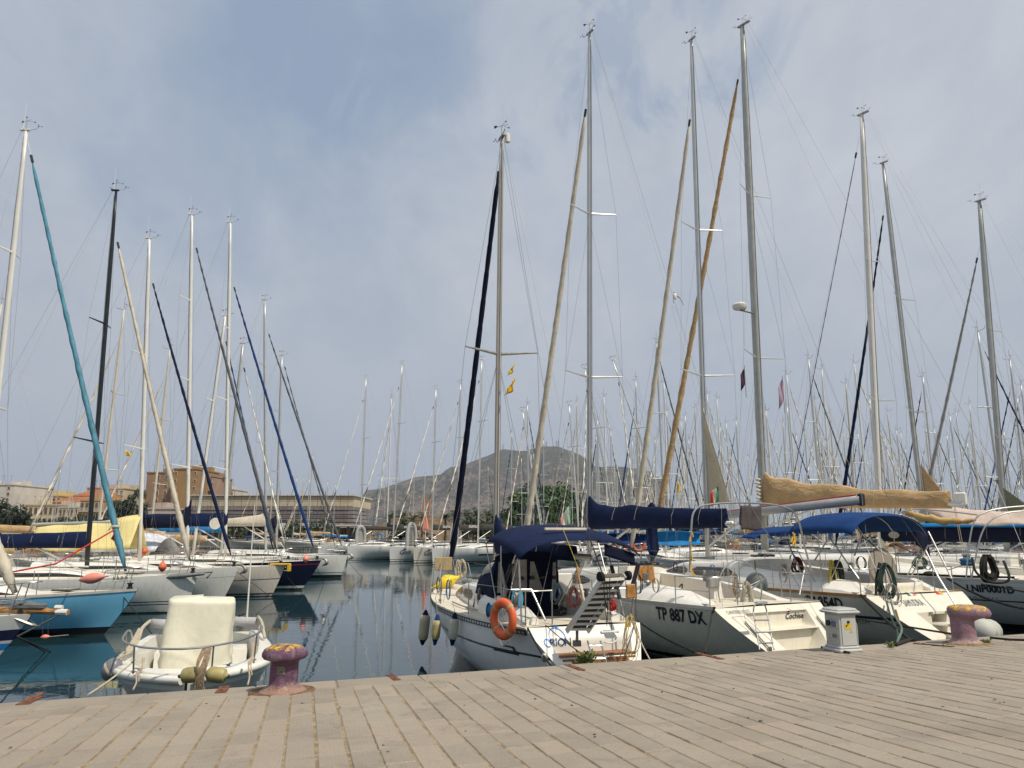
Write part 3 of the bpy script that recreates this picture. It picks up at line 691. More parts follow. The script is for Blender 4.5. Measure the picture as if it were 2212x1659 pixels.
def rig(b, ym, top, bpx=None, z0=None, chord=.17, wid=.11, mm=None, spr=(), sprm=None, furl=None, tackz=.12, tacky=.25, back=True, det=2, crane=1, topY=0.0, wr=.0045, chain=.93, seg=12, lean=None, inner=False, split=True, gear=True, fore=True, taper=.8):
    """mast stands at local y=ym; top=(px,py) where its head shows. spr: [(py, half length)] heights of the spreader pairs"""
    H = b.H; wy = b.w((0, ym, 0)).y; x0 = 0
    z0 = z0 if z0 is not None else H.sheer(H.tt(ym, 1)) + .35
    if bpx is not None:
        pw = C0 + (ray(bpx, 1185)) * (wy / ray(bpx, 1185).y); lx = b.l(pw); x0 = max(-.5, min(.5, lx.x)) 
        wy = b.w((x0, ym, 0)).y
    base = V((x0, ym, z0)); tp = b.l(atY(top[0], top[1], wy + topY)) if not isinstance(top, V) else top
    b.mtop = tp; b.mbase = base
    def onm(q): return base.lerp(tp, q)
    g = MB(); rings = []; mm = mm or alu
    for i in range(13):
        q = i / 12; k = 1 if q < taper else lerp(1, .62, (q - taper) / (1 - taper)); c = onm(q)
        rings.append([c + V((math.cos(2 * PI * j / seg) * wid / 2 * k, math.sin(2 * PI * j / seg) * chord / 2 * k, 0)) for j in range(seg)])
    g.loft(rings, True, True); mo = b.add(g, 'mast', mm, 'all')
    if det >= 1:                                            # luff track and halyards on the aft face
        g = MB(); g.tube([onm(0.02) + V((0, -chord / 2 - .012, 0)), onm(taper) + V((0, -chord / 2 - .012, 0)), onm(.985) + V((0, -chord * .32 - .012, 0))], .012, 4)
        g.tube([onm(0.02) + V((wid * .55, -chord / 2 + .01, 0)), onm(.97) + V((wid * .36, -chord * .3, 0))], .006, 4)
        g.tube([onm(0.02) + V((-wid * .6, -chord * .2, 0)), onm(.97) + V((-wid * .3, 0, 0))], .006, 4)
        b.add(g, 'halyard', wire, parent=mo)
    zs = []
    for py, half in spr:
        z = atY(top[0], py, wy).z if not isinstance(top, V) else py
        q = (z - base.z) / (tp.z - base.z); zs.append((q, half))
    tips = {-1: [], 1: []}; sm = sprm or mm
    for q, half in sorted(zs):
        for sd in (-1, 1):
            c = onm(q); tip = c + V((sd * half, -half * .28, half * .06)); tips[sd].append(tip)
            if det >= 1:
                g = MB(); g.tube([c, tip], [.045 if chord > .14 else .035, .022], 6, flat=.45); b.add(g, 'spreader', sm)
    if det < 1 and zs:
        g = MB()
        for sd in (-1, 1):
            for t_ in tips[sd]: g.tube([V((x0, ym, t_.z)), t_], .03, 4)
        b.add(g, 'spreader', sm)
    g = MB(); tc = H.tt(ym - .15, 1); sg = 4
    for sd in (-1, 1):
        ch = H.edge(tc, sd, H.bd(tc) * (1 - chain), .03); prev = onm(.985) if crane != 2 else onm(.9)
        for tip in reversed(tips[sd]): g.tube([prev, tip], wr, sg); prev = tip
        g.tube([prev, ch], wr, sg)
        prev = ch
        if zs:
            q1 = sorted(zs)[0][0]; g.tube([onm(q1 - .01), ch + V((0, -.35, 0))], wr, sg); g.tube([onm(q1 - .01), ch + V((0, .35, 0))], wr * .9, sg)
            for (qa, _), tip in zip(sorted(zs)[1:], tips[sd]): g.tube([onm(qa - .01), tip], wr * .9, sg)
    if back:
        bp = V((0, H.ys(H.fs) + .1, H.fs + .05)); br = V((0, H.ys(H.fs) + .4, H.fs + 2.6))
        hd = tp + V((0, -chord * .9, 0))
        if split: g.tube([hd, hd.lerp(bp, .82)], wr, sg); [g.tube([hd.lerp(bp, .82), V((sd * H.bd(0) * .8, H.ys(H.fs) + .08, H.fs + .03))], wr, sg) for sd in (-1, 1)]
        else: g.tube([hd, bp], wr, sg)
    tack = V((0, H.L - tacky, H.fb + tackz)); b.tack = tack
    if furl:
        fm, fx, fy, r0, r1 = furl[:5]; fz = atY(fx, fy, wy).z if fx is not None else fy
        q = min(.985, (fz - base.z) / (tp.z - base.z)); ft = onm(q) + V((0, chord * .5, 0)); b.ftop = ft
        g.tube([V((0, H.L - .12, H.fb + .02)), ft], wr, sg)
    elif fore: g.tube([V((0, H.L - .12, H.fb + .02)), onm(.985)], wr, sg); ft = onm(.985)
    b.add(g, 'rigging', wire)
    if furl:
        furled(b, tack, ft, fm, r0, r1, n=30 if det >= 2 else 16, twist=8, sag=.10 * H.L / 10, z=(furl[5] if len(furl) > 5 else .955), seg=8 if det >= 1 else 6)
        if det >= 1:
            g = MB(); c = tack.lerp(ft, (furl[5] if len(furl) > 5 else .955)); g.tube([c - (ft - tack).normalized() * .12, c + (ft - tack).normalized() * .14], .045, 8); b.add(g, 'halyard_swivel', black)
            g = MB(); M = Matrix.Translation(V((0, H.L - tacky + .03, H.fb + tackz))); g.lathe([(.02, -.1), (.09, -.1), (.09, -.05), (.06, -.04), (.06, .04), (.09, .05), (.09, .08), (.02, .09)], 10, M); b.add(g, 'furling_drum', black, True)
    if gear:
        g = MB(); g.bbox(tp + V((0, -chord * .25, .02)), (wid * .75, chord * 1.9, .06), .01)
        g.tube([tp + V((0, -chord * .6, .04)), tp + V((0, -chord * 1.6, .14))], .012, 4)
        if det >= 1: b.add(g, 'masthead_crane', sm, parent=mo)
        else: pass
        if det >= 1:
            g = MB(); a = tp + V((.02, -.1, .04)); g.tube([a, a + V((0, 0, .95))], .006, 4); g.tube([a, a + V((0, 0, .25))], .012, 5); b.add(g, 'antenna', white_p, parent=mo)
            g = MB(); a = tp + V((0, -.02, .03)); g.tube([a, a + V((0, 0, .32))], .005, 4); c = a + V((0, 0, .32)); dr = b.I.to_3x3() @ V((-1, .25, -.12)).normalized()
            g.tube([c - dr * .18, c + dr * .2], .005, 4); sdv = dr.cross(V((0, 0, 1))).normalized()
            g.add([c + dr * .12 + V((0, 0, .035)), c + dr * .21 + V((0, 0, .055)), c + dr * .2 - V((0, 0, .04)), c + dr * .12], [(0, 1, 2, 3), (3, 2, 1, 0)])
            for k in (-1, 1): g.tube([c, c - dr * .16 + sdv * .16 * k], .004, 4); g.box(c - dr * .16 + sdv * .16 * k, (.03, .03, .03))
            b.add(g, 'wind_vane', black, parent=mo)
            g = MB(); a = tp + V((0, .04, .0)); e = a + V((0, .3, .06)); e2 = e + V((0, .08, .1)); g.tube([a, e, e2], .006, 4)
            for k in range(3):
                an = k * 2.1; g.tube([e2, e2 + V((math.cos(an) * .06, math.sin(an) * .06, 0))], .004, 4); g.ball(e2 + V((math.cos(an) * .07, math.sin(an) * .07, 0)), .018, 6, 4)
            b.add(g, 'anemometer', black, parent=mo)
    return mo

def boomcover(b, z, ln, cm, hf=.55, hb=.22, w=.16, bm=None, swing=0.0, rise=0.0, stack=.35, tail=.12, endcap=True, det=2, start=.12, noz=1.0, name='sail_cover', lift=True, bh=.13, tilt=None, pw=1.25):
    """boom pointing aft from the mast, with the sail stowed on it under a cover"""
    ym = b.mbase.y; o = V((b.mbase.x, ym - start, z)); d = V((math.sin(swing), -math.cos(swing), rise)); sdv = V((math.cos(swing), math.sin(swing), 0)); e = o + d * ln; b.bend = e
    g = MB(); seg = 10; rr = []
    for q in (0, .5, 1):
        c = o + d * ln * q; rr.append([c + sdv * math.cos(2 * PI * j / seg) * .055 * (bh / .13) + V((0, 0, 1)) * math.sin(2 * PI * j / seg) * bh / 2 for j in range(seg)])
    g.loft(rr, True, True); bo = b.add(g, 'boom', bm or alu, 'all')
    if cm is not None:
        n = 34 if det >= 2 else 14; rr = []; ls = ln * (1 - tail)
        for i in range(n + 1):
            q = i / n; y = -.02 + q * ls if q > .0 else -.1
            hh = hb + (hf - hb) * (1 - q) ** pw + stack * max(0, 1 - q * ls / .55) ** 2
            hh *= 1 + .07 * noz * noise.noise(V((q * 7, b.pos[0], 1.7))); ww = w * (1 - .35 * q) * (1 + .12 * noz * noise.noise(V((q * 9, 4.2, b.pos[0])))); end = min(1, .25 + i / 1.5) * min(1, .35 + (n - i) / 1.5)
            c = o + d * y; ring = []
            for j in range(14):
                a = 2 * PI * j / 14; sx = math.sin(a); cz = -math.cos(a)
                zz = (-bh * .75 + (hh + bh * .75) * (cz + 1) / 2); wx = ww * (1 - .55 * ((cz + 1) / 2) ** 1.3) * sx * end
                jit = .014 * noz * noise.noise(V((q * 26, j * .9, 7.7 + b.pos[1])))
                ring.append(c + sdv * (wx + jit) + V((0, 0, zz * (1 if cz > 0 else 1))))
            rr.append(ring)
        g = MB(); g.loft(rr, True, True); b.add(g, name, cm, 'all')
        if det >= 2:
            g = MB(); r2 = random.Random(int(b.pos[1] * 10))
            for k in range(4):
                q = .2 + k * .22 + r2.uniform(-.04, .04); i = int(q * n); P = rr[i]; j0 = r2.randint(2, 4)
                for js in (range(j0, 6), range(14 - 6, 15 - j0)): g.tube([V(P[j % 14]) + (V(P[j % 14]) - (o + d * q * ls)).normalized() * .006 for j in js], .005, 4)
                g.tube([P[0], P[0] + V((.02, .03, -.2))], .005, 4)
            b.add(g, 'sail_tie', rope_w)
    g = MB(); mq = V((b.mbase.x, ym, z - .95))
    g.tube([mq + V((0, -.1, 0)), o + d * ln * .33 + V((0, 0, -.06))], .035, 6); b.add(g, 'boom_vang', alu)
    if lift and det >= 1:
        g = MB(); g.tube([e + V((0, 0, .04)), b.mtop + V((0, -.15, 0))], .004, 4)
        g.tube([e - d * .3 + V((0, 0, -.06)), V((0, max(.4, e.y + .2), b.H.fs + .25))], .008, 4); g.tube([e - d * .35 + V((.04, 0, -.06)), V((.05, max(.45, e.y + .3), b.H.fs + .25))], .008, 4)
        b.add(g, 'mainsheet', rope_w)
    return bo

def rails(b, det=2, h=.6, pul=True, push=True, n=4, gap=.0, m=None, y0=None, pulw=.95):
    H = b.H; m = m or steel
    T1 = H.tt(H.L - pulw, H.fb); TP = .10
    if pul:
        g = MB(); r = .0125 if det >= 1 else .018
        pts = [H.edge(T1, -1, .05, .02), H.edge(T1 + .02, -1, .06, h), H.edge(.985, -1, .0, h + .04) + V((-.12, .04, 0)), H.edge(.998, 0, 0, h + .05) + V((0, .12, 0)), H.edge(.985, 1, .0, h + .04) + V((.12, .04, 0)), H.edge(T1 + .02, 1, .06, h), H.edge(T1, 1, .05, .02)]
        g.tube(pts[:2], r, 6); g.tube(curve(pts[1:6], 16), r, 6); g.tube(pts[5:], r, 6)
        for sd in (-1, 1): g.tube([H.edge(lerp(T1, 1, .62), sd, .03, .02), H.edge(lerp(T1, 1, .78), sd, .0, h + .03)], r, 6); g.tube([H.edge(T1 + .01, sd, .06, h * .5), H.edge(.985, sd, .0, h * .5)], r * .8, 5)
        b.add(g, 'pulpit', m, True)
    if push:
        g = MB(); r = .0125 if det >= 1 else .018; q = .015
        for sd in (-1, 1):
            A = H.edge(TP, sd, .06, .02); B_ = H.edge(TP, sd, .06, h); Cc = H.edge(q, sd, .08, h); D = H.edge(q, sd, .08, .02); E_ = V((sd * H.bd(0) * .5, H.ys(H.fs) + .12, H.fs + h)); F = V((sd * H.bd(0) * .5, H.ys(H.fs) + .12, H.fs + .03))
            g.tube([A, B_], r, 6); g.tube([D, Cc], r, 6); g.tube(curve([B_, Cc, E_], 10), r, 6); g.tube([E_, F], r, 6); g.tube([V((A.x, A.y, A.z + h * .5)), V((D.x, D.y, D.z + h * .5))], r * .8, 5)
        b.add(g, 'pushpit', m, True)
    N = n; ta, tb = TP + .02, T1 - .01; posts = []
    for sd in (-1, 1):
        row = []
        for k in range(N):
            t = lerp(ta, tb, (k + .7) / (N + .4)); p = H.edge(t, sd, .05, .02); row.append(p)
            if det >= 1: g = MB(); g.tube([p, p + V((0, 0, h))], .012, 6); b.add(g, 'stanchion', m)
        posts.append((sd, row))
    if det < 1:
        g = MB()
        for sd, row in posts:
            for p in row: g.tube([p, p + V((0, 0, h))], .016, 4)
        b.add(g, 'stanchion', m)
    g = MB()
    for sd, row in posts:
        P = [H.edge(TP, sd, .06, .02)] + row + [H.edge(T1, sd, .05, .02)]
        for f in (.5, 1): g.tube([p + V((0, 0, h * f)) for p in P], .0035 if det >= 1 else .007, 4)
    b.add(g, 'lifeline', m)

def sprayhood(b, y0, y1, w, h, m, z=None, winm=None):
    z = z if z is not None else b.H.sheer(b.H.tt(y0, 1)) + .25
    def F(u, v):
        a = PI * v; yy = lerp(y0, y1, u ** .8); k = math.cos(u * PI / 2) ** .55 if u < 1 else 0
        return V((-math.cos(a) * w * (1 - .12 * u), yy, z + h * k * abs(math.sin(a)) ** .45))
    g = MB(); g.shell(F, 8, 14, .015); o = b.add(g, 'sprayhood', m, 'all')
    g = MB()
    def F2(u, v):
        p = F(.42 + .42 * u, .18 + .64 * v); return p + V((0, .02, .02))
    g.shell(F2, 4, 10, .006); b.add(g, 'sprayhood_window', winm or glassd, 'all', parent=o); return o

def winch(b, p, s=1.0, m=None):
    g = MB(); g.lathe([(.07 * s, 0), (.07 * s, .03 * s), (.045 * s, .06 * s), (.045 * s, .13 * s), (.065 * s, .15 * s), (.065 * s, .17 * s), (.02 * s, .18 * s)], 12, Matrix.Translation(V(p))); b.add(g, 'winch', m or steeld, True)

def coil(name, label, cat, loc, m, r=.16, h=.35, n=7, th=.009, rz=0, seed=1, group=None, parent=None):
    rr = random.Random(seed); g = MB()
    for k in range(n):
        w = r * rr.uniform(.7, 1.1); hh = h * rr.uniform(.85, 1.15); ox = rr.uniform(-.04, .04); oy = rr.uniform(-.05, .05); pts = []
        for i in range(17):
            a = 2 * PI * i / 16; pts.append(V((math.sin(a) * w * (.45 + .55 * (1 - math.cos(a)) / 2) + ox, oy + .03 * math.sin(a * 2 + k), -(1 - math.cos(a)) / 2 * hh)))
        g.tube([Matrix.Rotation(rz, 3, 'Z') @ p for p in pts], th, 5)
    g.tube([(0, 0, .03), (0, 0, -.06)], th * 3.2, 7)
    o = g.build(name, m, parent, True)
    if parent is None: o.location = loc; tag(o, label, cat, group)
    else: o.location = loc
    return o

def fender(name, label, top, m, endm, r=.11, h=.62, tilt=(0, 0), group='fenders', rope=None, rope_to=None):
    o = thing(name, label, 'fender', V(top) - V((0, 0, h + .16)), 0, group); o.rotation_euler = (tilt[0], tilt[1], 0)
    g = MB(); g.lathe([(r * .72, .1), (r * .95, .15), (r, .24), (r, h - .06), (r * .93, h + .01), (r * .7, h + .05)], 18); g.build('body', m, o, True)
    g = MB(); g.lathe([(.012, -.03), (.03, -.02), (r * .62, .08), (r * .73, .105)], 16); g.build('end_cap', navyd if endm is None else endm, o, True)
    g = MB(); g.lathe([(r * .71, h + .045), (r * .6, h + .07), (.035, h + .15), (.012, h + .17)], 16); g.build('end_cap', endm or navy, o, True)
    if rope_to is not None:
        g = MB(); g.tube([(0, 0, h + .15), o.rotation_euler.to_matrix().inverted() @ (V(rope_to) - V(o.location))], .006, 5); g.build('lanyard', rope_w, o)
    return o

def ropeline(label, pts, m, r=.009, cat='rope', name='mooring_line', group=None):
    g = MB(); g.tube(pts, r, 6); return tag(g.build(name, m, None, True), label, cat, group)

def bimini(b, cx, y0, y1, hw, z, camber, m, legs=True, frame=None, name='bimini', drop=.12, lip=.06, under=None, slope=0.0):
    def F(u, v):
        x = (2 * v - 1); return V((cx + x * hw, lerp(y0, y1, u), z + slope * u + camber * (1 - abs(x) ** 2.8) - drop * abs(x) ** 8 + .05 * math.sin(PI * u) - lip * (abs(2 * u - 1) ** 8)))
    g = MB(); g.shell(F, 14, 20, .012); o = b.add(g, name, m, 'all')
    g = MB()
    for u in (.03, .5, .97):
        g.tube([F(u, v / 14) - V((0, 0, .02)) for v in range(15)], .0125, 6)
    ym = (y0 + y1) / 2
    for sd in (-1, 1):
        f = V((cx + sd * (hw - .02), ym, b.H.fs + .08)); 
        for u in (.03, .5, .97): p = F(u, 0 if sd < 0 else 1); g.tube([p - V((0, 0, .02)), f + V((0, (u - .5) * .3, 0))], .0125, 6)
    b.add(g, 'bimini_frame', frame or steel, True, parent=o); return o

class Steps:
    """pockets and treads moulded into a sloping transom: (v0, v1, z0, z1, y of the pocket's back)"""
    def __init__(s, H, rects):
        s.H, s.r = H, rects; lo = -H.draft * .9; s.vs = []; s.ws = []
        for v0, v1, z0, z1, y in rects:
            for v in (v0, v1):
                for e in (-.003, .003): s.vs.append((v + e + 1) / 2)
            for z in (z0, z1):
                for e in (-.004, .004): s.ws.append((z + e - lo) / (H.fs - lo))
    def __call__(s, v, w, x, z):
        d = 0
        for v0, v1, z0, z1, y in s.r:
            if v0 < v < v1 and z0 < z < z1: d = max(d, y - s.H.ys(z))
        return d

# ------------------------------------------------------------ left row: bows point right, along the inner pontoon
def pontoon(label, a, b, w=2.2, z=.5):
    a, b = V(a), V(b); d = (b - a).normalized(); n = V((-d.y, d.x, 0)) * w / 2; g = MB()
    g.loft([[a - n + V((0, 0, z)), a + n + V((0, 0, z)), a + n + V((0, 0, -.3)), a - n + V((0, 0, -.3))], [b - n + V((0, 0, z)), b + n + V((0, 0, z)), b + n + V((0, 0, -.3)), b - n + V((0, 0, -.3))]], True, True)
    return tag(g.build('floating_pontoon', conc), label, 'pontoon', kind='structure')
pontoon('concrete pontoon behind the left row of yachts', (-26, 10, 0), (-27, 78, 0)); 
RZL = R(-90)
GL = 'yachts moored in the left row with their bows to the channel'
white_bk = (('z', -1, .10, (.02, .02, .022)),)
def lboat(label, bow, L, B, hm, fs, fb, ym_from_bow, bpx, top, mm, spr, furl, cover=None, det=2, over=1.3, cab=True, winm=None, rot=0, deckm=None, hood=None, toe=None, chord=.17, wid=.12, stripe=None, nrail=4, stern=.78, topY=0, crane=1, full=2.1):
    rz = RZL + R(rot); f = V((-math.sin(rz), math.cos(rz), 0)); pos = V((bow[0], bow[1], 0)) - f * L
    H = Hull(L, B, fs, fb, over=over, stern=stern, full=full, flare=1.9)
    b = Boat('sailing_yacht', label, 'sailing yacht', pos, rz, H, GL)
    hull_parts(b, hm, deckm or gel2, 30, 10, cockpit=(.08, .26, .35), toe=toe)
    cabin(b, L * .3, L * .74, B * .33, B * .14, .42, .26, gel, winm=winm or glassd)
    rig(b, L - ym_from_bow, top, bpx, None, chord, wid, mm, spr, furl=furl, det=det, topY=topY, crane=crane)
    if cover: boomcover(b, **cover)
    rails(b, det, n=nrail)
    if hood: sprayhood(b, L * .3 - .5, L * .3 + .7, B * .32, .55, hood)
    return b
wh = (.72, .72, .67)
hw1 = hull_mat('white hull with navy and blue stripes', (.62, .63, .6), (('s', -.52, -.3, (.012, .015, .05)), ('s', -.72, -.58, (.02, .19, .5)), ('z', -1, .06, (.05, .12, .2))))
hblue = hull_mat('pale blue hull', (.19, .54, .80), (('z', -1, .22, (.012, .014, .022)),), .35, .12)
h3 = hull_mat('white hull with twin black lines', wh, (('z', .30, .335, (.02, .02, .02)), ('z', .40, .435, (.02, .02, .02)), ('z', -1, .05, (.02, .02, .03))))
h4 = hull_mat('white hull with a blue waterline', wh, (('z', .02, .12, (.02, .14, .3)), ('z', -1, .02, (.02, .03, .04)), ('s', -.42, -.40, (.3, .3, .3))))
h5 = hull_mat('cream hull with a dark line', (.68, .62, .54), (('s', -.62, -.58, (.04, .06, .1)), ('z', .08, .16, (.04, .06, .1)), ('z', -1, .04, (.02, .02, .03))))
h6 = hull_mat('navy hull', (.008, .01, .035), (('s', -.2, -.17, (.35, .02, .03)), ('z', .1, .22, (.7, .7, .66)), ('z', -1, .1, (.01, .012, .015))), .2, .06)
h7 = hull_mat('white hull with blue and grey boot stripes', wh, (('z', .32, .37, (.03, .16, .36)), ('z', .26, .30, (.4, .4, .4)), ('z', -1, .2, (.012, .02, .018))))
perf = mat('perforated rail', (.5, .5, .46), .5, .3)

b1 = lboat('yacht with navy and blue hull stripes and a wooden bowsprit, cut by the left edge', (-9.95, 16.0), 9.5, 3.1, hw1, 1.1, 1.25, 5.6, None, V((0, 3.7, 12.0)), aluw, [(6.5, .9)], (beige, None, 11.6, .06, .14), over=.9, deckm=nonskid, full=1.9)
b2 = lboat('pale blue sailing yacht with a black boot top and a teal furled sail', (-11.0, 22.5), 10.5, 3.4, hblue, 1.08, 1.25, 4.7, None, (57, 282), aluw, [(546, .62), (880, .85)], (teal, 75, 305, .05, .105), toe=perf, over=.85, deckm=nonskid)
b3 = lboat('white yacht with twin black hull lines and a black mast', (-11.7, 28.5), 12, 3.9, h3, 1.25, 1.4, 4.2, 203, (251, 412), aludark, [(700, .8), (955, 1.05)], (beige, 263, 500, .05, .12), dict(z=2.42, ln=5.6, cm=navy, hf=.5, hb=.42, w=.2, stack=.02), over=.4)
b4 = lboat('white yacht with a pale yellow awning over its boom', (-12.0, 33.5), 12, 3.9, h4, 1.3, 1.42, 4.4, 311, (323, 515), aluw, [(768, .85), (970, 1.1)], (navy, 335, 592, .045, .09), over=.6, hood=None)
b5 = lboat('cream yacht with a yellow bow roller under a grey furled sail', (-10.6, 35.6), 12, 3.8, h5, 1.3, 1.4, 4.6, 409, (415, 464), aluw, [(650, .8), (822, 1.0), (1010, 1.15)], (greyc, 427, 512, .045, .09), dict(z=3.2, ln=5, cm=navyd, hf=.6, hb=.3, w=.2, stack=.75), over=.55)
b6 = lboat('navy blue hulled yacht with a red pinstripe and a white boot line', (-9.9, 39.5), 12.5, 3.9, h6, 1.35, 1.5, 5.0, 487, (498, 480), aluw, [(710, .8), (865, 1.05), (1015, 1.15)], (blue, 513, 600, .05, .09), dict(z=3.3, ln=5.0, cm=navy, hf=.62, hb=.55, w=.24, stack=.15), over=.95)
b6b = lboat('yacht hidden behind the navy hull, its furled sail half white half blue', (-12.9, 44.6), 11, 3.6, h4, 1.2, 1.35, 4.2, 520, (525, 742), alu, [(860, .8), (1000, 1.0)], (whitec, 530, 781, .045, .08), dict(z=3.0, ln=4.4, cm=cyan, hf=.4, hb=.3, w=.2), det=1)
b7 = lboat('white yacht with blue boot stripe at the end of the left row', (-10.8, 50), 12.5, 3.9, h7, 1.35, 1.45, 5.4, 568, (572, 648), alu, [(790, .85), (960, 1.05)], (greyc, 580, 705, .05, .085), dict(z=3.4, ln=4.6, cm=beige, hf=.7, hb=.3, w=.25, stack=.4), over=.4)
b7b = lboat('last yacht of the left row, only its bow and grey furled sail showing', (-12.7, 56), 12, 3.8, h4, 1.3, 1.4, 4.7, 600, (609, 768), alu, [(890, .8), (1020, 1.0)], (greyc, 613, 778, .045, .08), dict(z=3.3, ln=4.5, cm=navyd, hf=.6, hb=.3, w=.22, stack=.4), det=1)
b5b = lboat('yacht behind the cream one with a thin white mast and blue furled sail', (-13.0, 42.6), 10.5, 3.5, h4, 1.2, 1.3, 4.9, 478, (487, 682), aluw, [(866, .7), (1010, .9)], (blue, 500, 722, .045, .08), det=1)

def left_details():
    # yellow awning over the boom of b4
    b = b4; ym = b.mbase.y; g = MB(); x0 = b.mbase.x
    def A(u, v):
        y = ym - .1 - u * 4.6; s = (2 * v - 1); top = 3.45 - .22 * u + .25 * (1 - u) ** 3; drop = lerp(1.45, 1.05, u) * abs(s) ** .9
        return V((x0 + s * (.75 - .1 * u) + .03 * math.sin(u * 17 + s), y + .05 * math.sin(u * 9) * abs(s), top - drop + .03 * math.sin(u * 12 + s * 3)))
    g.shell(A, 26, 14, .01); o = tag(g.build('awning', yellowc, None, 'all'), 'pale yellow cloth awning draped over the boom left of the white mast', 'awning'); o.matrix_world = b.M
    g = MB(); g.tube([V((x0, ym - .1, 3.4)), V((x0, ym - 4.9, 3.25))], .07, 8); b.add(g, 'boom', alu, True)
    g = MB(); g.box((x0 + .78, ym - 2.3, 2.15), (.012, .13, .26)); b.add(g, 'awning_pocket', yellow)
    # b1 bowsprit, anchor, roller
    b = b1; L = b.H.L; z = b.H.fb + .05; g = MB(); g.tube([(0, L - 1.5, z + .05), (0, L + .75, z - .02)], [.07, .055], 8); b.add(g, 'bowsprit', wood, True)
    g = MB(); g.tube([(.02, L + .74, z - .02), (.0, L + .5, z - .02)], .062, 8); g.tube([(-.02, L + .6, z + .07), (-.02, L + .45, z + .07)], .05, 7); b.add(g, 'bowsprit_cap', white_p, True)
    g = MB(); g.tube(curve([(-.05, L - 1.0, z + .12), (-.05, L - .1, z + .16), (-.05, L + .35, z + .0)], 8), .035, 6); g.tube(curve([(-.22, L - .35, z - .12), (-.05, L + .05, z - .3), (.14, L - .35, z - .1)], 8), [.02, .03, .035, .04, .045, .04, .035, .03, .02], 6)
    g.bbox((0, L - .1, z + .1), (.16, .7, .12), .03); b.add(g, 'anchor', steeld, True)
    g = MB(); g.tube([(0, L + .6, z - .06), (0, L - .25, .8)], .018, 6); g.tube([(0, L + .2, z - .3), (0, L - .3, z - .25)], .02, 6); b.add(g, 'bobstay', steeld)
    # mooring lines of the left row
    w = b1.w
    for k, off in enumerate((-.12, .12)):
        p = b1.w((off + .3, L - .9, z - .1)); q = atZ(98 + k * 12, 1408, 0); ropeline(['thick dark bow line dropping into the water, left strand of the pair', 'thick dark bow line dropping into the water, right strand of the pair'][k], [p, q, q + (q - p) * .2], rope_d, .016, group='dark bow lines of the striped yacht')
    p = b2.w((.1, b2.H.L - .5, b2.H.fb)); q = atZ(331, 1373, 0); ropeline('dark line from the bow of the pale blue yacht into the water', [p, q, q + (q - p) * .1], rope_d, .014)
    for b, (qx, qy), lab in ((b4, (600, 1300), 'thin mooring line from the bow of the white yacht beside the yellow awning'), (b5, (660, 1291), 'thin mooring line from the cream yacht crossing before the navy hull'), (b6, (700, 1262), 'thin mooring line from the navy yacht into the channel'), (b7, (785, 1250), 'thin mooring line from the last white bow of the row')):
        p = b.w((0, b.H.L - .4, b.H.fb)); ropeline(lab, [p, atZ(qx, qy, -.05)], rope_d, .012)
    # pear fenders and buoys
    def buoy(label, p, m, r, sx=1.0, ax='Z', cat='buoy', name='mooring_buoy', rope=None):
        o = thing(name, label, cat, p); g = MB(); g.lathe([(r * .15, -r * 1.25), (r * .45, -r), (r * .9, -r * .45), (r, 0), (r * .85, r * .45), (r * .4, r * .95), (r * .16, r * 1.2), (r * .16, r * 1.45)], 14)
        g.build('body', m, o, True); g = MB(); g.tube([(0, 0, r * 1.35), (0, 0, r * 1.35 + .25)] if rope is None else [(0, 0, r * 1.35), V(rope) - V(p)], .008, 5); g.build('lanyard', rope_w, o); return o
    q = b4.w((1.2, 9.7, 1.6)); buoy('orange pear fender hanging by the rail of the white yacht', atY(351, 1224, 31.5), orange, .17)
    buoy('coral red ball fender above the navy hull', atY(661, 1207, 38.6), coral, .17)
    buoy('orange fender lying beyond the black hull lines under the striped tarpaulin', atY(312, 1190, 36.5), orange, .16)
    o = buoy('pink spindle buoy lying on the deck edge of the pale blue yacht', atY(200, 1240 + 9, 21.3), coral, .15); o.rotation_euler = (0, R(82), 0); o.scale = (1, 1, 2.0)
    o = buoy('small coral float hanging on two strings by the black boot top', atY(98, 1376, 17.5), coral, .055); o.rotation_euler = (0, R(85), 0); o.scale = (1, 1, 1.6)
    ropeline('pair of thin strings holding the small coral float', [atY(104, 1374, 17.5), atY(104, 1330, 17.3), atY(92, 1330, 17.3), atY(92, 1374, 17.5)], rope_w, .003)
    a = b2.tack.lerp(b2.ftop, .115); ropeline('red rope slanting down from the teal furled sail to the striped yacht', [b2.w(a), atY(120, 1218, 20), b1.w((0, 6.3, 1.6))], rope_r, .022)
    g = MB(); 
    for k in range(7): g.tube([b2.w(a) + V((.0, 0, -.08 + .03 * k)), b2.w(a) + V((-.1 + .03 * k, -.02, -.3 - .02 * k))], .02, 5)
    tag(g.build('rope_knot', rope_r), 'knot of red rope tied on the teal furled sail', 'rope')
    for k in range(1):                                       # white tie bands on furled sails
        for b, q, lab in ((b2, .12, 'white strap wound round the teal furled sail'),):
            g = MB(); c = b.w(b.tack.lerp(b.ftop, q)); g.lathe([(.115, -.03), (.125, 0), (.12, .03)], 12, Matrix.Translation(c)); g.tube([c, c + V((-.22, 0, -.12)), c + V((.14, -.1, .25))], .012, 5); tag(g.build('sail_strap', whitec), lab, 'strap')
    # b3 bow pole
    g = MB(); L = b3.H.L; z = b3.H.fb; g.tube([(.62, L - 3.2, z - .22), (.6, L - 2.6, z - .18), (.5, L - 1.3, z - .13)], [.01, .1, .11], 10); o = b3.add(g, 'bow_pole_cap', white_p, True)
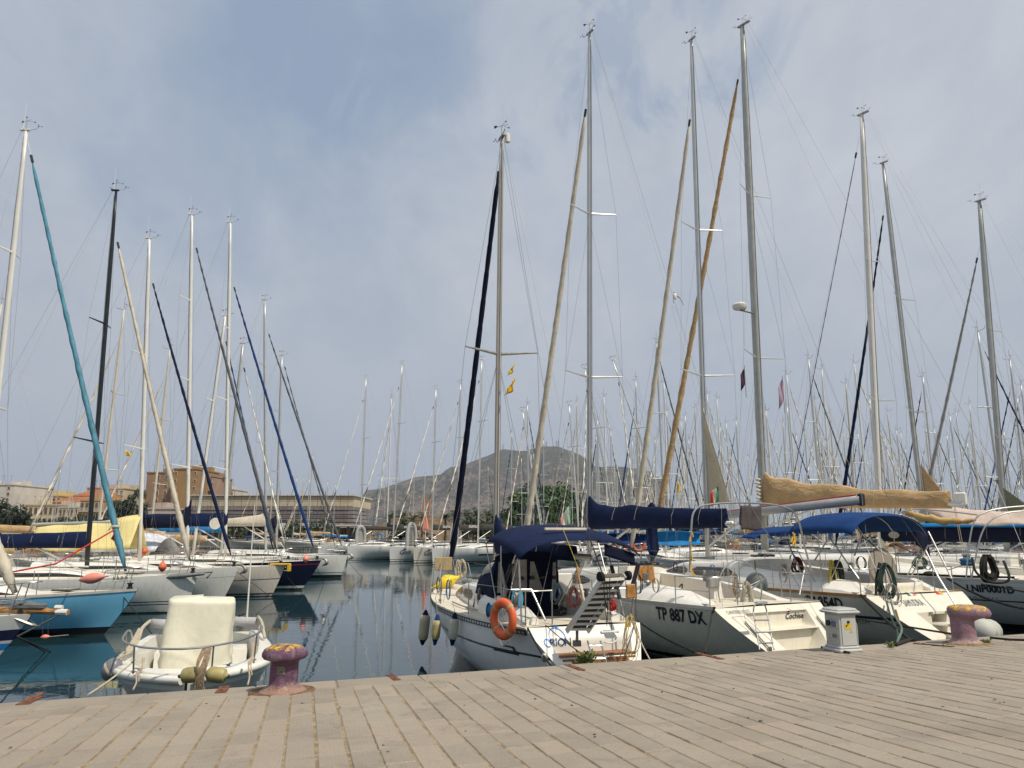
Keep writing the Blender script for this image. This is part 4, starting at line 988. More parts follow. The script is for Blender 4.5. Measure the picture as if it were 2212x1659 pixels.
    g = MB(); g.tube([(.5, L - 1.3, z - .13), (.35, L - .4, z - .06), (.2, L + .3, z)], [.1, .085, .05], 10); g.tube([(.15, L - .1, z + .02), (.1, L + .55, z + .06), (.1, L + .35, z - .16)], .035, 6); b3.add(g, 'bow_pole', steeld, True)
    # yellow roller, anchors
    g = MB(); L = b5.H.L; z = b5.H.fb; g.bbox((.1, L - .2, z + .05), (.3, .9, .08), .02); g.bbox((.1, L + .22, z - .1), (.3, .12, .35), .02); b5.add(g, 'bow_roller', yellow)
    for b in (b4, b6, b7):
        g = MB(); L = b.H.L; z = b.H.fb + .04; g.tube(curve([(0, L - .7, z), (0, L + .1, z + .03), (0, L + .3, z - .18), (0, L + .05, z - .34)], 10), [.03, .04, .04, .05, .06, .07, .09, .1, .09, .05, .02], 6); b.add(g, 'anchor', steeld, True)
    # lettering
    b = b6; put_text('registration_number', 'POLOBBCA', .3, lambda x, y: b.H.side(b.H.L - 2.15 + x, b.H.fb - .42 + y, 1, .012), txt_w, b.root, bold=.008)
    b_ = b7; put_text('registration_number', 'AN 1746', .3, lambda x, y: b_.H.side(b_.H.L - 3.4 + x, b_.H.fb - .22 + y, 1, .012), txt_g, b_.root, bold=.006)
    put_text('boat_name', 'FARR', .2, lambda x, y: b3.H.side(b3.H.L - 2.3 + x, b3.H.fb - .12 + y, 1, .012), txt_g, b3.root, bold=.005)
    # disc badge on navy cover of b6; sloop badge on b5
    for (bb, px, py, Y, r_, m_, lab) in ((b6, 465, 1131, 39.35, .3, whitec, 'badge'),):
        g = MB(); g.lathe([(r_, 0), (r_, .01)], 20, Matrix.Translation(atY(px, py, bb.w((0, bb.mbase.y, 0)).y - .27)) @ Matrix.Rotation(R(90), 4, 'X')); o = g.build('cover_badge', m_, bb.root); o.matrix_parent_inverse = bb.I
    # hatches, vents and clutter on decks
    for k, b in enumerate((b1, b2, b3, b4, b5, b6, b7)):
        L = b.H.L; zc = b.H.sheer(.8) + .06
        g = MB(); g.bbox((0, L * .8, zc + .03), (.55, .55, .05), .02); b.add(g, 'deck_hatch', glassd)
        for sd in (-1, 1): winch(b, (sd * b.H.B * .3, L * .27, b.H.sheer(.27) + .1), 1.1)
        rr = random.Random(k)
        for q in range(3): g = MB(); p = V((rr.uniform(-.7, .7), L * rr.uniform(.4, .7), b.H.sheer(.5) + .44)); g.tube([p, p + V((rr.uniform(-.3, .3), rr.uniform(-1, 1), 0))], .03, 5); b.add(g, 'spinnaker_pole' if q == 0 else 'grab_rail', aluw)
    # drum of b2 tack and cockpit bits behind: striped tarpaulin and light cover between the white masts
    g = MB()
    def Tp(u, v): return V((lerp(-2.6, 2.6, u), (2 * v - 1) * 1.5, 1.9 + 1.0 * (1 - abs(2 * v - 1) ** 1.6) * (1 - .25 * abs(2 * u - 1) ** 3) + .04 * math.sin(u * 14 + v * 5)))
    g.shell(Tp, 16, 12, .015); o = tag(g.build('boat_tarpaulin', mat('striped pale tarpaulin', (.55, .56, .6), .8, var=.3, vscale=2, wrinkle=3), None, 'all'), 'pale grey striped tarpaulin tent behind the yellow awning', 'tarpaulin'); o.location = (-21.2, 41, 0)
    # little yellow flag in the rigging of the second yacht row
    g = MB(); p = atY(272, 985, 40); g.shell(lambda u, v: p + V((u * .3 - .1 * v, .03 * math.sin(u * 6), .35 * v * (1 - u * .5))), 6, 4, .008); tag(g.build('signal_flag', yellow, None, 'all'), 'tiny yellow flag hanging in the rigging left of the white furled sail', 'flag')
left_details()

# ------------------------------------------------------------ charter yachts across the channel, bows toward the quay
hc = [hull_mat('bright white hull, dark low line', (.76, .76, .73), (('z', .18, .24, (.05, .06, .07)), ('z', -1, .04, (.02, .03, .03))), .3, .12),
      hull_mat('cream white hull, dark low line', (.72, .67, .58), (('z', .2, .26, (.06, .07, .07)), ('z', -1, .05, (.02, .03, .03))), .3, .3)]
covg = mat('dark grey boom cover', (.055, .05, .045), .85, var=.2, vscale=2, wrinkle=.8)
RZC = math.atan2(.73, -.68)
def charter(label, bow, bpx, top, hm, furl, spr, cover, logo=None, det=1, window=True):
    L, B = 12.6, 4.2; f = V((-math.sin(RZC), math.cos(RZC), 0)); pos = V((bow[0], bow[1], 0)) - f * L
    H = Hull(L, B, 1.35, 1.5, over=.15, stern=.95, ts=-.1, full=2.5, dip=.0)
    b = Boat('charter_yacht', label, 'sailing yacht', pos, RZC, H, 'white charter yachts across the channel'); hull_parts(b, hm, gel, 20, 8, toe=None)
    cabin(b, 3.6, 8.8, 1.35, .9, .42, .28, gel, nt=10)
    rig(b, L - 5.6, top, bpx, None, .2, .13, alu, spr, furl=furl, det=det)
    boomcover(b, z=3.25, ln=5.2, cm=cover, hf=.5, hb=.35, w=.22, stack=.1, det=1)
    rails(b, 0, n=5); sprayhood(b, 3.2, 4.4, 1.3, .6, covg)
    if window:
        for sd in (-1, 1):
            g = MB(); g.loft([[H.side(y, z, sd, .012) for z in (.78, .92)] for y in (6.6, 7.2, 7.8, 8.4)], False); b.add(g, 'hull_window', glassd)
    if logo:
        for sd in (1,):
            put_text('boat_logo', logo, .62, lambda x, y: H.side(L - 1.45 - x * 1.0, .95 + y, -1, .014), txt_g, b.root, shear=.3, bold=.02)
            g = MB(); c = H.side(L - 1.15, 1.22, -1, .016); g.add([H.side(L - 1.2, 1.34, -1, .016), H.side(L - 1.6, 1.25, -1, .016), H.side(L - 1.2, 1.14, -1, .016), H.side(L - 1.32, 1.24, -1, .016)], [(0, 1, 3), (3, 1, 2)]); b.add(g, 'logo_flash', blue)
    return b
charter('white yacht farthest left in the charter row, its thin furled sail reaching past the terminal', (-22.3, 87), 776, (791, 816), hc[0], (whitec, 783, 853, .05, .08), [(947, .9), (1047, 1.1)], covg)
c1 = charter('white charter yacht with a dark slot window, showing its whole side', (-17.6, 81), 854, (869, 786), hc[0], (whitec, 863, 825, .05, .09), [(915, .95), (1040, 1.15)], covg)
c2 = charter('cream-white charter yacht with looping logo and blue flash on its bow', (-12.5, 77.2), 928, (942, 840), hc[0], (whitec, 936, 868, .05, .09), [(955, .9), (1060, 1.1)], covg, 'Gais')
c3 = charter('stained cream charter yacht with the looping logo, third of the row', (-9.6, 73.6), 987, (995, 828), hc[1], (beige, 990, 858, .05, .09), [(945, .9), (1050, 1.1)], covg, 'Gais')
c4 = charter('white charter yacht behind the navy furled sail, long hull window', (-7.4, 70), 1032, (1041, 777), hc[0], (whitec, 1036, 810, .05, .09), [(910, .9), (1030, 1.15)], covg)
charter('charter yacht seen under the bimini beside the clear window panels', (-.9, 63.2), 1126, (1129, 888), hc[0], (beige, 1124, 915, .045, .08), [(978, .8), (1070, 1.0)], covg, 'Gais')
charter('charter yacht between the bimini and the boom of the navy cover', (2.0, 60), 1228, (1230, 875), hc[1], (greyl, 1227, 905, .045, .08), [(965, .8), (1060, 1.0)], covg, 'Gais')
charter('charter yacht right behind the second silver mast from the navy bimini', (5.0, 56.8), 1262, (1263, 796), hc[0], (whitec, 1258, 830, .05, .09), [(925, .9), (1040, 1.1)], covg, 'Gais')
charter('charter yacht with grey cover behind the navy boom cover', (9.0, 53.5), 1352, (1324, 779), hc[0], (whitec, 1318, 815, .05, .09), [(925, .9), (1040, 1.1)], covg)
for bb, px, py, txt in ((c1, 835, 1136, 'DUFOUR'), (c2, 890, 1137, 'DUFOUR'), (c3, 955, 1144, 'DUFOUR'),):
    e0, e1 = bb.w(bb.mbase + V((0, 0, 0))), bb.w(bb.bend); 
    def F(x, y, bb=bb):
        return V((-.235 + .03 * y, bb.mbase.y - 1.8 + x * -1, 3.47 + y))
    put_text('cover_lettering', 'DUFOUR', .34, lambda x, y, bb=bb: V((bb.mbase.x - .205, bb.mbase.y - 2.0 + (-x), 3.5 + y)) if 1 else None, txt_w, bb.root, bold=.006)
def ribs():
    # grey inflatable tenders hoisted on end over the charter decks
    for px, Y, lab, hh in ((888, 82, 'grey inflatable dinghy stood on end left of the red pennant', 2.9), (984, 78, 'grey inflatable dinghy stood on end behind the looping logos', 2.9), (778, 90, 'grey inflatable dinghy stood on end at the left of the charter row', 2.6)):
        p = atY(px, 1190, Y); r = thing('inflatable_dinghy', lab, 'dinghy', (p.x, Y, 1.35), R(30), 'inflatable dinghies on the charter yachts')
        g = MB(); g.tube(curve([(-.62, 0, 0), (-.62, 0, 1.6), (-.4, 0, hh * .9), (0, 0, hh), (.4, 0, hh * .9), (.62, 0, 1.6), (.62, 0, 0)], 24), .24, 10); g.build('tube', mat('grey inflatable tube', (.36, .36, .35), .6, var=.1), r, True); r.scale = (.8, .8, .86)
        g = MB(); g.add([(-.55, .05, 0), (.55, .05, 0), (.5, .05, 1.7), (.2, .05, hh * .85), (-.2, .05, hh * .85), (-.5, .05, 1.7)], [tuple(range(6))]); g.build('floor', greyl, r)
    p = atY(920, 1106, 79.5); r = thing('safety_pennant', 'red pennant on a pole standing over the charter yachts', 'flag', (p.x, 79.5, 1.4), 0)
    g = MB(); g.tube([(0, 0, 0), (0, 0, p.z - 1.4)], .03, 5); g.build('pole', white_p, r); g = MB(); h = p.z - 1.4
    g.shell(lambda u, v: V((-.02 + .03 * math.sin(v * 5) + (u - .5) * (.1 + .9 * (1 - v)) * .7, .05 * math.sin(u * 7), h - 1.9 + 1.9 * v)), 6, 8, .02); g.build('cloth', coral, r, 'all')
ribs()

# ------------------------------------------------------------ the crowded berths behind
def far_rows():
    rr = random.Random(11)
    hulls = [hull_mat('far white hull', (.74, .73, .69), (('z', .1, .16, (.05, .07, .1)), ('z', -1, .04, (.02, .03, .03)))), hull_mat('far white hull with navy stripe', (.74, .73, .69), (('s', -.32, -.22, (.02, .04, .12)), ('z', -1, .06, (.02, .03, .03)))),
             hull_mat('far navy hull', (.012, .02, .05), (('z', .06, .14, (.6, .6, .58)), ('z', -1, .06, (.02, .02, .02)))), hull_mat('far cream hull', (.68, .61, .48), (('z', -1, .08, (.06, .03, .03)),))]
    kinds = [('white yacht, white furled sail, navy cover', hulls[0], whitec, navy, aluw, navy), ('white yacht, navy furled sail, grey cover', hulls[1], navy, greyl, alu, greyc),
             ('cream yacht, beige furled sail, tan cover', hulls[3], beige, tan, alubeige, tan), ('navy yacht, white furled sail, blue cover', hulls[2], whitec, blue, aluw, blue),
             ('white yacht, blue furled sail, cyan cover', hulls[0], blue, cyan, alu, cyan), ('white yacht, grey furled sail, pale cover', hulls[1], greyc, beige, alu, navyd)]
    protos = []; HP = 15.6
    def make(k, label):
        d, hm, fm, cm, mm, hd = kinds[k]; H = Hull(10.8, 3.6, 1.1, 1.35, over=.9, stern=.8)
        b = Boat('moored_yacht', label, 'sailing yacht', (0, 0), 0, H); hull_parts(b, hm, gel, 12, 6, toe=None); cabin(b, 3.2, 7.6, 1.15, .6, .42, .26, gel, nt=7)
        rig(b, 6.3, V((0, 6.15, HP)), None, None, .17, .12, mm, [(6.2, .95), (10.6, .75)] if k % 3 else [(7.4, .95)], furl=(fm, None, HP * (.95 if k % 2 else .88), .05, .085), det=0, wr=.007, seg=8)
        g = MB(); tp = b.mtop; g.tube([tp, tp + V((0, 0, .8))], .012, 4); g.tube([tp + V((0, .05, 0)), tp + V((0, .45, .1)), tp + V((0, .5, .28))], .014, 4); g.tube([tp + V((-.25, -.1, .3)), tp + V((.25, -.12, .34))], .013, 4); g.tube([tp + V((0, -.1, 0)), tp + V((0, -.1, .32))], .012, 4); b.add(g, 'masthead_gear', steeld)
        boomcover(b, z=2.55, ln=4.2, cm=cm, hf=.42, hb=.28, w=.19, stack=.25, det=1, lift=False); rails(b, 0, n=4); sprayhood(b, 2.8, 3.9, 1.1, .55, hd)
        if k != 2: bimini(b, 0, .6, 2.4, 1.1, 2.35, .25, hd if k else blue)
        g = MB(); rr_ = random.Random(k)
        for q in range(5): g.bbox((rr_.uniform(-.9, .9), rr_.uniform(.6, 3.0), 1.35 + rr_.uniform(0, .25)), (rr_.uniform(.2, .6), rr_.uniform(.2, .6), rr_.uniform(.2, .5)), .04)
        b.add(g, 'cockpit_bag', (greyc, navyd, teak, black, navyd, greyl)[k])
        return b
    tops = [(846, 860, 0), (1139, 873, -1), (1246, 867, 1), (1304, 857, 1), (1373, 821, 0), (1418, 740, 0), (1434, 825, 0), (1487, 948, 0), (1501, 880, 1), (1527, 851, 0), (1556, 921, 0), (1568, 913, 0), (1637, 905, 0), (1651, 850, 0), (1691, 911, 0), (1699, 809, 0), (1738, 930, 1), (1746, 775, 0), (1775, 797, 1), (1784, 984, 0), (1827, 827, 0), (1845, 785, 0), (1878, 861, 0), (1936, 929, 0), (1946, 935, 0), (1993, 813, 0), (1999, 923, 0), (2025, 938, 0), (2045, 940, 0), (2051, 897, 0), (2094, 873, 1), (2112, 716, 1), (2121, 958, 0), (2150, 900, 0), (2181, 777, 1), (2205, 830, 0), (2230, 860, 0),
            (268, 669, 2), (367, 754, 3), (3, 657, 2), (818, 1026, 1), (833, 1029, 0), (918, 1021, 0), (1055, 1003, 0), (895, 1005, 0), (1960, 1006, 0), (2098, 1010, 0), (640, 1030, 0), (655, 1028, 2), (668, 1032, 0), (676, 985, 0), (590, 1040, 1), (707, 1038, 0), (724, 1044, 3), (560, 1010, 2), (130, 1010, 0), (155, 1040, 1)]
    # rows beyond, ever smaller
    for k in range(64): tops.append((rr.uniform(1290, 2240), rr.uniform(885, 985), -2))
    for k in range(44): tops.append((rr.uniform(1400, 2240), rr.uniform(985, 1045), -3))
    for k in range(16): tops.append((rr.uniform(1080, 1420), rr.uniform(930, 1050), -2))
    zones = [(250, 'at the far left'), (480, 'behind the left row'), (760, 'before the terminal'), (960, 'before the mountain foot'), (1120, 'behind the navy furled sail'), (1290, 'before the ficus'), (1400, 'behind the navy boom cover'), (1520, 'beyond the tan furled sail'), (1640, 'left of the thickest mast'), (1760, 'over the tan boom cover'), (1880, 'above the blue bimini'), (1980, 'beside the leaning silver mast'), (2080, 'over the ochre bimini'), (2160, 'over the cyan boom cover'), (9999, 'at the far right')]
    cnt = {}; used = []
    RZS = [R(28), R(208), R(25), R(205)]
    for i, (px, py, kind) in enumerate(tops):
        tan_el = (atY(px, py, 1).z - HC)
        Hm = {0: 16.5, 1: 15.5, -1: 14.5, 2: 15.5, 3: 14.5, -2: rr.uniform(13.5, 17.5), -3: rr.uniform(13, 17)}[kind]
        Y = (Hm - HC) / max(tan_el, .04); Y = min(max(Y, 44), 260)
        if px > 1390 and kind == -2 and rr.random() < .5: Y *= rr.uniform(.92, 1.06)
        ztop = HC + tan_el * Y; sc = ztop / HP; p = atY(px, py, Y); rz = RZS[i % 4]
        if px < 760: rz = R(90) if kind != 1 else R(-90)
        if 700 < px < 1290: Y = max(Y, 100); ztop = HC + tan_el * Y; sc = ztop / HP; p = atY(px, py, Y)
        # keep hulls out of one another
        k = i % 6 if kind not in (2,) else 2
        def pose(X, Yp, rz): f = V((-math.sin(rz), math.cos(rz), 0)); return V((X, Yp, 0)) - f * (6.15 * sc)
        best = None
        for tr in range(30):
            q = pose(p.x, p.y, rz); c = q + V((-math.sin(rz), math.cos(rz), 0)) * 5.4 * sc
            def clash(c2, rz2):
                d = c - c2; f = V((-math.sin(rz2), math.cos(rz2), 0)); al = abs(d.dot(f)); sd = abs(d.x * f.y - d.y * f.x); return al < 10.5 and sd < 3.9
            if not any(clash(c2, r2) for c2, r2 in used) and not (px < 1500 and 150 < c.y + 0 and px < 1280): break
            Y = Y * (1.035 if Y < 200 and tr < 22 else .97); ztop = HC + tan_el * Y; sc = ztop / HP; p = atY(px, py, Y)
            if sc > 1.45 and not 700 < px < 1290: Y /= 1.035; sc = 1.45
            if px > 1290 and tr % 3 == 2: rz = RZS[(i + tr) % 4]
        if sc > 2.2: continue
        used.append((c, rz))
        zone = next(z for x, z in zones if px < x)
        size = 'near' if Y < 75 else 'distant' if Y < 120 else 'remote'
        label = f'{size} {kinds[k][0]}, {zone}'
        while len(protos) < 6: protos.append(None)
        if protos[k] is None:
            b = make(k, label); protos[k] = b; b.root.location = q; b.root.rotation_euler = (0, 0, rz); b.root.scale = (sc, sc, sc); o = b.root; o['group'] = 'yachts in the crowded far berths'
        else: o = copy_tree(protos[k].root, q, rz, sc, label, 'yachts in the crowded far berths', protos[k].parts)
        cnt.setdefault(label, []).append((px, o))
    for lab, lst in cnt.items():
        if len(lst) > 1:
            for n, (x, o) in enumerate(sorted(lst, key=lambda a: a[0])): o['label'] = ('leftmost', 'second', 'third', 'fourth', 'fifth', 'sixth', 'seventh', 'eighth', 'ninth', 'tenth')[min(n, 9)] + ' ' + lab
far_rows()
pontoon('far pontoon between the crowded rows', (16, 62, 0), (70, 90, 0)); pontoon('second far pontoon between the crowded rows', (10, 98, 0), (100, 140, 0))

# red ship, breakwater, white cruiser beyond
def horizon_things():
    g = MB(); g.loft([[V((150, 700, -1)), V((150, 700, 5)), V((150, 716, 5)), V((150, 720, -1))], [V((900, 620, -1)), V((900, 620, 5)), V((900, 636, 5)), V((900, 640, -1))]], True, True); tag(g.build('breakwater_wall', conc), 'long low breakwater on the right horizon', 'breakwater')
    p = atY(2010, 1120, 420); r = thing('cargo_ship', 'red work ship with a red radar tower moored before the breakwater', 'ship', (p.x, 420, 0), R(82))
    H = Hull(46, 9, 8.0, 10, over=3, stern=.9, boxy=5); mb, uv = H.mesh(20, 6); mb.build('hull', hull_mat('red ship hull', (.5, .03, .05), (('z', -1, 1, (.05, .05, .06)),)), r, True, uv)
    g = MB(); g.loft([[H.edge(i / 20, s, 0, -.1) for s in (-1, 1)] for i in range(21)], False); g.build('deck', mat('red deck', (.4, .05, .05), .8), r)
    g = MB(); g.bbox((0, 12, 10), (7, 9, 5), .3); g.bbox((0, 11, 13.5), (5.5, 6, 3), .3); g.build('superstructure', mat('pink white paint', (.62, .42, .42), .6), r)
    g = MB(); g.lathe([(2.4, 14.5), (1.6, 17), (.7, 21), (.5, 24)], 10, Matrix.Translation(V((0, 11, 0)))); g.bbox((0, 11, 20), (4, .5, .5), .1); g.build('radar_tower', mat('red ship paint', (.55, .02, .05), .5), r)
    g = MB()
    for k in range(9): g.bbox((3.6, 9 + k * .9, 11), (.1, .6, .7), .05)
    g.build('window', glassd, r)
    p = atY(1770, 1120, 300); r = thing('motor_cruiser', 'white three-deck motor cruiser far behind the thick white mast', 'motor boat', (p.x - 4, 300, 0), R(95))
    H = Hull(20, 5.5, 3.0, 3.8, over=3, stern=.9); mb, uv = H.mesh(16, 6); mb.build('hull', h4, r, True, uv)
    for k, (y, l, w, z) in enumerate(((7, 12, 4.6, 4.2), (6.5, 8.5, 4.2, 6.2), (6, 5.5, 3.6, 8.0))):
        g = MB(); g.bbox((0, y + 1, z), (w, l, 1.7), .3); o = g.build('cabin', gel, r); g = MB(); g.bbox((0, y + 1, z + .1), (w + .04, l * .92, .7), .05); g.build('window', glassd, o)
horizon_things()

# ------------------------------------------------------------ the four yachts moored stern-to at the quay
GR = 'yachts moored stern to the quay'
def rboat(label, top_c, th, L, B, fs, fb, ts, hm, over, rects=(), bxs=1.15, stern=.76, trans_m=None, cockpit=(.15, .4, .35), toe=None, deckm=None, name='sailing_yacht', pitw=.6, dip=.05, full=2.1):
    f = V((-math.sin(th), math.cos(th), 0)); pos = V((top_c[0], top_c[1], 0)) - f * ts
    H = Hull(L, B, fs, fb, stern=stern, ts=ts, over=over, bxs=bxs, dip=dip, full=full); b = Boat(name, label, 'sailing yacht', pos, th, H, GR)
    hull_parts(b, hm, deckm or gel2, 44, 14, cockpit=cockpit, trans_fn=Steps(H, rects) if rects else None, trans_m=trans_m, toe=toe, pitw=pitw)
    return b
def L3(b, px, py, Y): return b.l(atY(px, py, Y))
def side_at(b, px, sd=-1, off=.15, lo=.3, hi=.97):
    # the point of the deck edge that shows at this picture column
    best = None
    for i in range(200):
        t = lerp(lo, hi, i / 199) if 1 else 0; z = b.H.sheer(t); p = b.w(b.H.side(b.H.y(t, z), z - .02, sd, off)); q = 1106 + p.x / (p.y * math.cos(PITCH) + (p.z - HC) * math.sin(PITCH)) * FPX
        if best is None or abs(q - px) < best[0]: best = (abs(q - px), p)
    return best[1]

def rubrail(b, s0=-.11, s1=-.03, m=None, dots=True, t0=.0, t1=.985):
    H = b.H; g = MB(); n = 60
    for sd in (-1, 1):
        rr = []
        for i in range(n + 1):
            t = lerp(t0, t1, i / n); z = H.sheer(t); y = H.y(t, z); rr.append([H.side(y, z + s0, sd, .004), H.side(y, z + s0, sd, .022), H.side(y, z + s1, sd, .022), H.side(y, z + s1, sd, .004)])
        g.loft(rr, True, True)
    o = b.add(g, 'rub_rail', m or black)
    if dots:
        g = MB(); k = 70
        for sd in (-1, 1):
            for i in range(k):
                t = lerp(t0 + .01, t1 - .02, i / k); z = H.sheer(t); y = H.y(t, z); zm = z + (s0 + s1) / 2; h = .022
                g.add([H.side(y - .035, zm - h, sd, .026), H.side(y + .035, zm - h, sd, .026), H.side(y + .035, zm + h, sd, .026), H.side(y - .035, zm + h, sd, .026)], [(0, 1, 2, 3)])
        b.add(g, 'rail_openings', perf, parent=o)

# ---- the small white yacht with the navy bimini
hO = hull_mat('white hull with one dark cove line', (.70, .71, .70), (('s', -.47, -.43, (.02, .022, .03)), ('z', .0, .08, (.05, .06, .08)), ('z', -1, .0, (.02, .025, .03))), .22, .12)
def orion():
    th = R(21)
    b = rboat('small white yacht with navy bimini, orange lifebuoy and raised gangway at its stern', (1.27, 13.6), th, 10.1, 2.95, 1.3, 1.5, 1.35, hO, 1.25,
              [(-.78, .8, .88, 1.22, 1.16), (-.62, .7, .30, .84, .86)], 1.05, .76, gel, cockpit=(.16, .40, .42), deckm=nonskid, pitw=.55)
    H = b.H; w = b.w; rubrail(b)
    cabin(b, 4.1, 7.9, .95, .45, .52, .30, gel, win=[(.30, .58), (.62, .92)], winm=brown_w, nt=20, wz=(.3, .74))
    rig(b, 6.0, (1083, 299), 1070, 1.9, .17, .115, alubeige, [(765, .95)], steeld, furl=(navyd, 1080, 345, .065, .10, .965), det=2, wr=.0045)
    boomcover(b, z=2.5, ln=3.7, cm=navy, hf=.42, hb=.2, w=.17, stack=.45, swing=.16, rise=-.02, bm=alu)
    rails(b, 2, .6, n=3, m=steel)
    # bimini over the cockpit
    bimini(b, .06, 1.5, 3.3, 1.24, 2.57, .25, navy, drop=.08, lip=.06, slope=.25)
    # aft weather cloth hanging at the starboard quarter of the bimini
    g = MB(); g.shell(lambda u, v: V((1.17 - .62 * u, 1.55 + .02 * math.sin(u * 8), 2.52 + .18 * u - .22 * v)), 8, 4, .01); b.add(g, 'bimini_flap', navyd, 'all')
    # spray hood with clear panels
    def F(u, v):
        a = PI * v; k = math.cos(u * PI / 2) ** .4 if u < 1 else 0
        return V((-.2 - math.cos(a) * .72 * (1 - .1 * u), lerp(3.55, 4.9, u), 1.62 + .9 * k * abs(math.sin(a)) ** .38))
    g = MB(); g.shell(F, 10, 20, .012); hood = b.add(g, 'spray_hood', navy, 'all')
    g = MB(); g.shell(lambda u, v: V((-.9 + 1.38 * u, 3.5 + .015 * math.sin(u * 20), 1.2 + 1.32 * v - .10 * v * abs(2 * u - 1) ** 4)), 12, 8, .012); aft = b.add(g, 'aft_curtain', navyd, 'all')
    for x0, x1, z0, z1, cut in ((-.86, -.62, 1.72, 2.32, .16), (-.56, -.22, 1.72, 2.36, 0), (-.17, .14, 1.72, 2.32, .2), (.33, .43, 1.72, 2.3, 0)):
        g = MB(); P = [(x0, z0), (x1, z0), (x1 - cut, z1), (x0 + .03, z1)]; g.loft([[V((x, 3.485, z)) for x, z in P], [V((x, 3.478, z)) for x, z in P]], True, True); b.add(g, 'clear_panel', clear, parent=aft)
    for v0, v1 in ((.06, .16), (.2, .36)):
        g = MB(); g.shell(lambda u, v: F(.12 + .5 * u, lerp(v0, v1, v)) * 1.0 + V((-.018, 0, .012)), 4, 4, .005); b.add(g, 'clear_panel', clear, 'all', parent=hood)
    # cockpit coamings, sole, bulkhead, seats
    for sd in (-1, 1):
        g = MB(); g.loft([[V((sd * x, y, z)) for x, z in ((.72, 1.0), (.72, 1.3 + h), (.84, 1.3 + h + .03), (1.02, 1.3 + h * .6), (1.06, 1.2))] for y, h in ((1.7, .1), (2.2, .26), (3.4, .34), (4.15, .36))], True, True); b.add(g, 'coaming', gel, True)
        winch(b, (sd * .88, 3.0, 1.62), 1.0)
    g = MB(); g.bbox((.68, 3.9, 1.6), (.62, .06, .9), .02); b.add(g, 'cabin_bulkhead', gel)
    g = MB(); g.bbox((.8, 3.85, 1.45), (.24, .05, .26), .02); b.add(g, 'instrument_box', black)
    for xx, zz in ((-.30, 1.78), (.30, 1.45)): g = MB(); g.lathe([(.02, 0), (.12, 0), (.12, .03), (.1, .05), (.02, .05)], 16, Matrix.Translation(V((xx * .4 + .6, 3.86, zz))) @ Matrix.Rotation(R(90), 4, 'X')); b.add(g, 'speaker', white_p, True)
    # portholes in the cabin side
    for y, s_ in ((4.35, -1),):
        zc = H.sheer(.42) + .27; g = MB(); g.lathe([(.001, .02), (.10, .02), (.12, 0)], 18, Matrix.Translation(V((-.945, y, zc))) @ Matrix.Rotation(R(-88), 4, 'Y') @ Matrix.Diagonal((1.6, .8, 1, 1))); b.add(g, 'porthole', glassd, True)
    # transom: teak step, ladder, fittings
    g = MB()
    for k in range(4): g.box((.03, .90 + .08 * k, .885), (1.45, .07, .02))
    b.add(g, 'teak_step', teak)
    g = MB()
    for k in range(9):
        z = .5 + k * .04; g.box((.03, .85, z), (1.05 + k * .04, .03, .034))
    b.add(g, 'teak_panel', teak)
    a, c = L3(b, 1269, 1384, 12.75), L3(b, 1297, 1384, 12.8); dn = V((.05, -.28, -.62))
    g = MB()
    for p in (a, c): g.tube([p, p + dn * .98], .015, 8)
    for q in (.12, .42, .72, .97): g.tube([a + dn * q, c + dn * q], .016, 6)
    b.add(g, 'swim_ladder', steel, True)
    g = MB(); p = L3(b, 1300, 1366, 12.9); g.tube([p, p + V((.30, 0, .0))], .016, 8); g.tube(curve([p + V((.22, 0, 0)), p + V((.26, -.05, -.12)), p + V((.12, -.06, -.17)), p + V((.02, -.03, -.14))], 10), .014, 6); g.ball(p, .03, 8, 6); g.ball(p + V((.3, 0, 0)), .025, 8, 6); b.add(g, 'stern_shower', white_p, True)
    g = MB(); p = L3(b, 1351, 1355, 12.95); g.add([p, p + V((.1, 0, 0)), p + V((.11, 0, .07)), p + V((.0, 0, .09))], [(0, 1, 2, 3)]); b.add(g, 'warning_sticker', yellow)
    # name on the transom
    def TR(x, z, off=.012):
        # on the moulded back of the pocket or the slope beside it
        v = x / H.hb(0, z); y = max(H.ys(z), 1.16) if (-.78 < v < .8 and .88 < z < 1.22) else H.ys(z)
        return V((x, y - off, z))
    cx, cz = -.62, 1.09
    nm = mat('blue lettering', (.02, .06, .2), .4); nb = mat('light blue lettering', (.03, .22, .6), .4)
    xo = -.87
    for ch, wd, m_ in (('O', .12, nb), ('R', .10, nm), ('I', .05, nm), ('O', .13, nm), ('N', .12, txt_d)):
        put_text('boat_name', ch, .18, lambda x, y: TR(xo + wd / 2 + x, cz - .02 + y), m_, b.root); xo += wd * 1.0
    g = MB(); R_ = .15
    def arc(k, r): a = R(-70) + R(250) * k / 24; return TR(cx + .03 + math.cos(a) * r, cz + .055 + math.sin(a) * r, .011)
    g.loft([[arc(k, R_ - .004 - .012 * math.sin(PI * k / 24)), arc(k, R_ + .004)] for k in range(25)], False)
    for k in range(8):
        a = k * PI / 4; r_ = .05 if k % 2 == 0 else .03; c_ = (cx + .07, cz + .2); g.add([TR(c_[0] + math.cos(a) * r_, c_[1] + math.sin(a) * r_), TR(c_[0] + math.cos(a + 1.5) * .008, c_[1] + math.sin(a + 1.5) * .008), TR(c_[0] + math.cos(a - 1.5) * .008, c_[1] + math.sin(a - 1.5) * .008)], [(0, 1, 2)])
    b.add(g, 'name_emblem', nb)
    # stripe end on the hull side
    g = MB(); S_ = lambda y, z: H.side(y, z, -1, .012)
    for q in range(5):
        y = 2.0 + q * .1
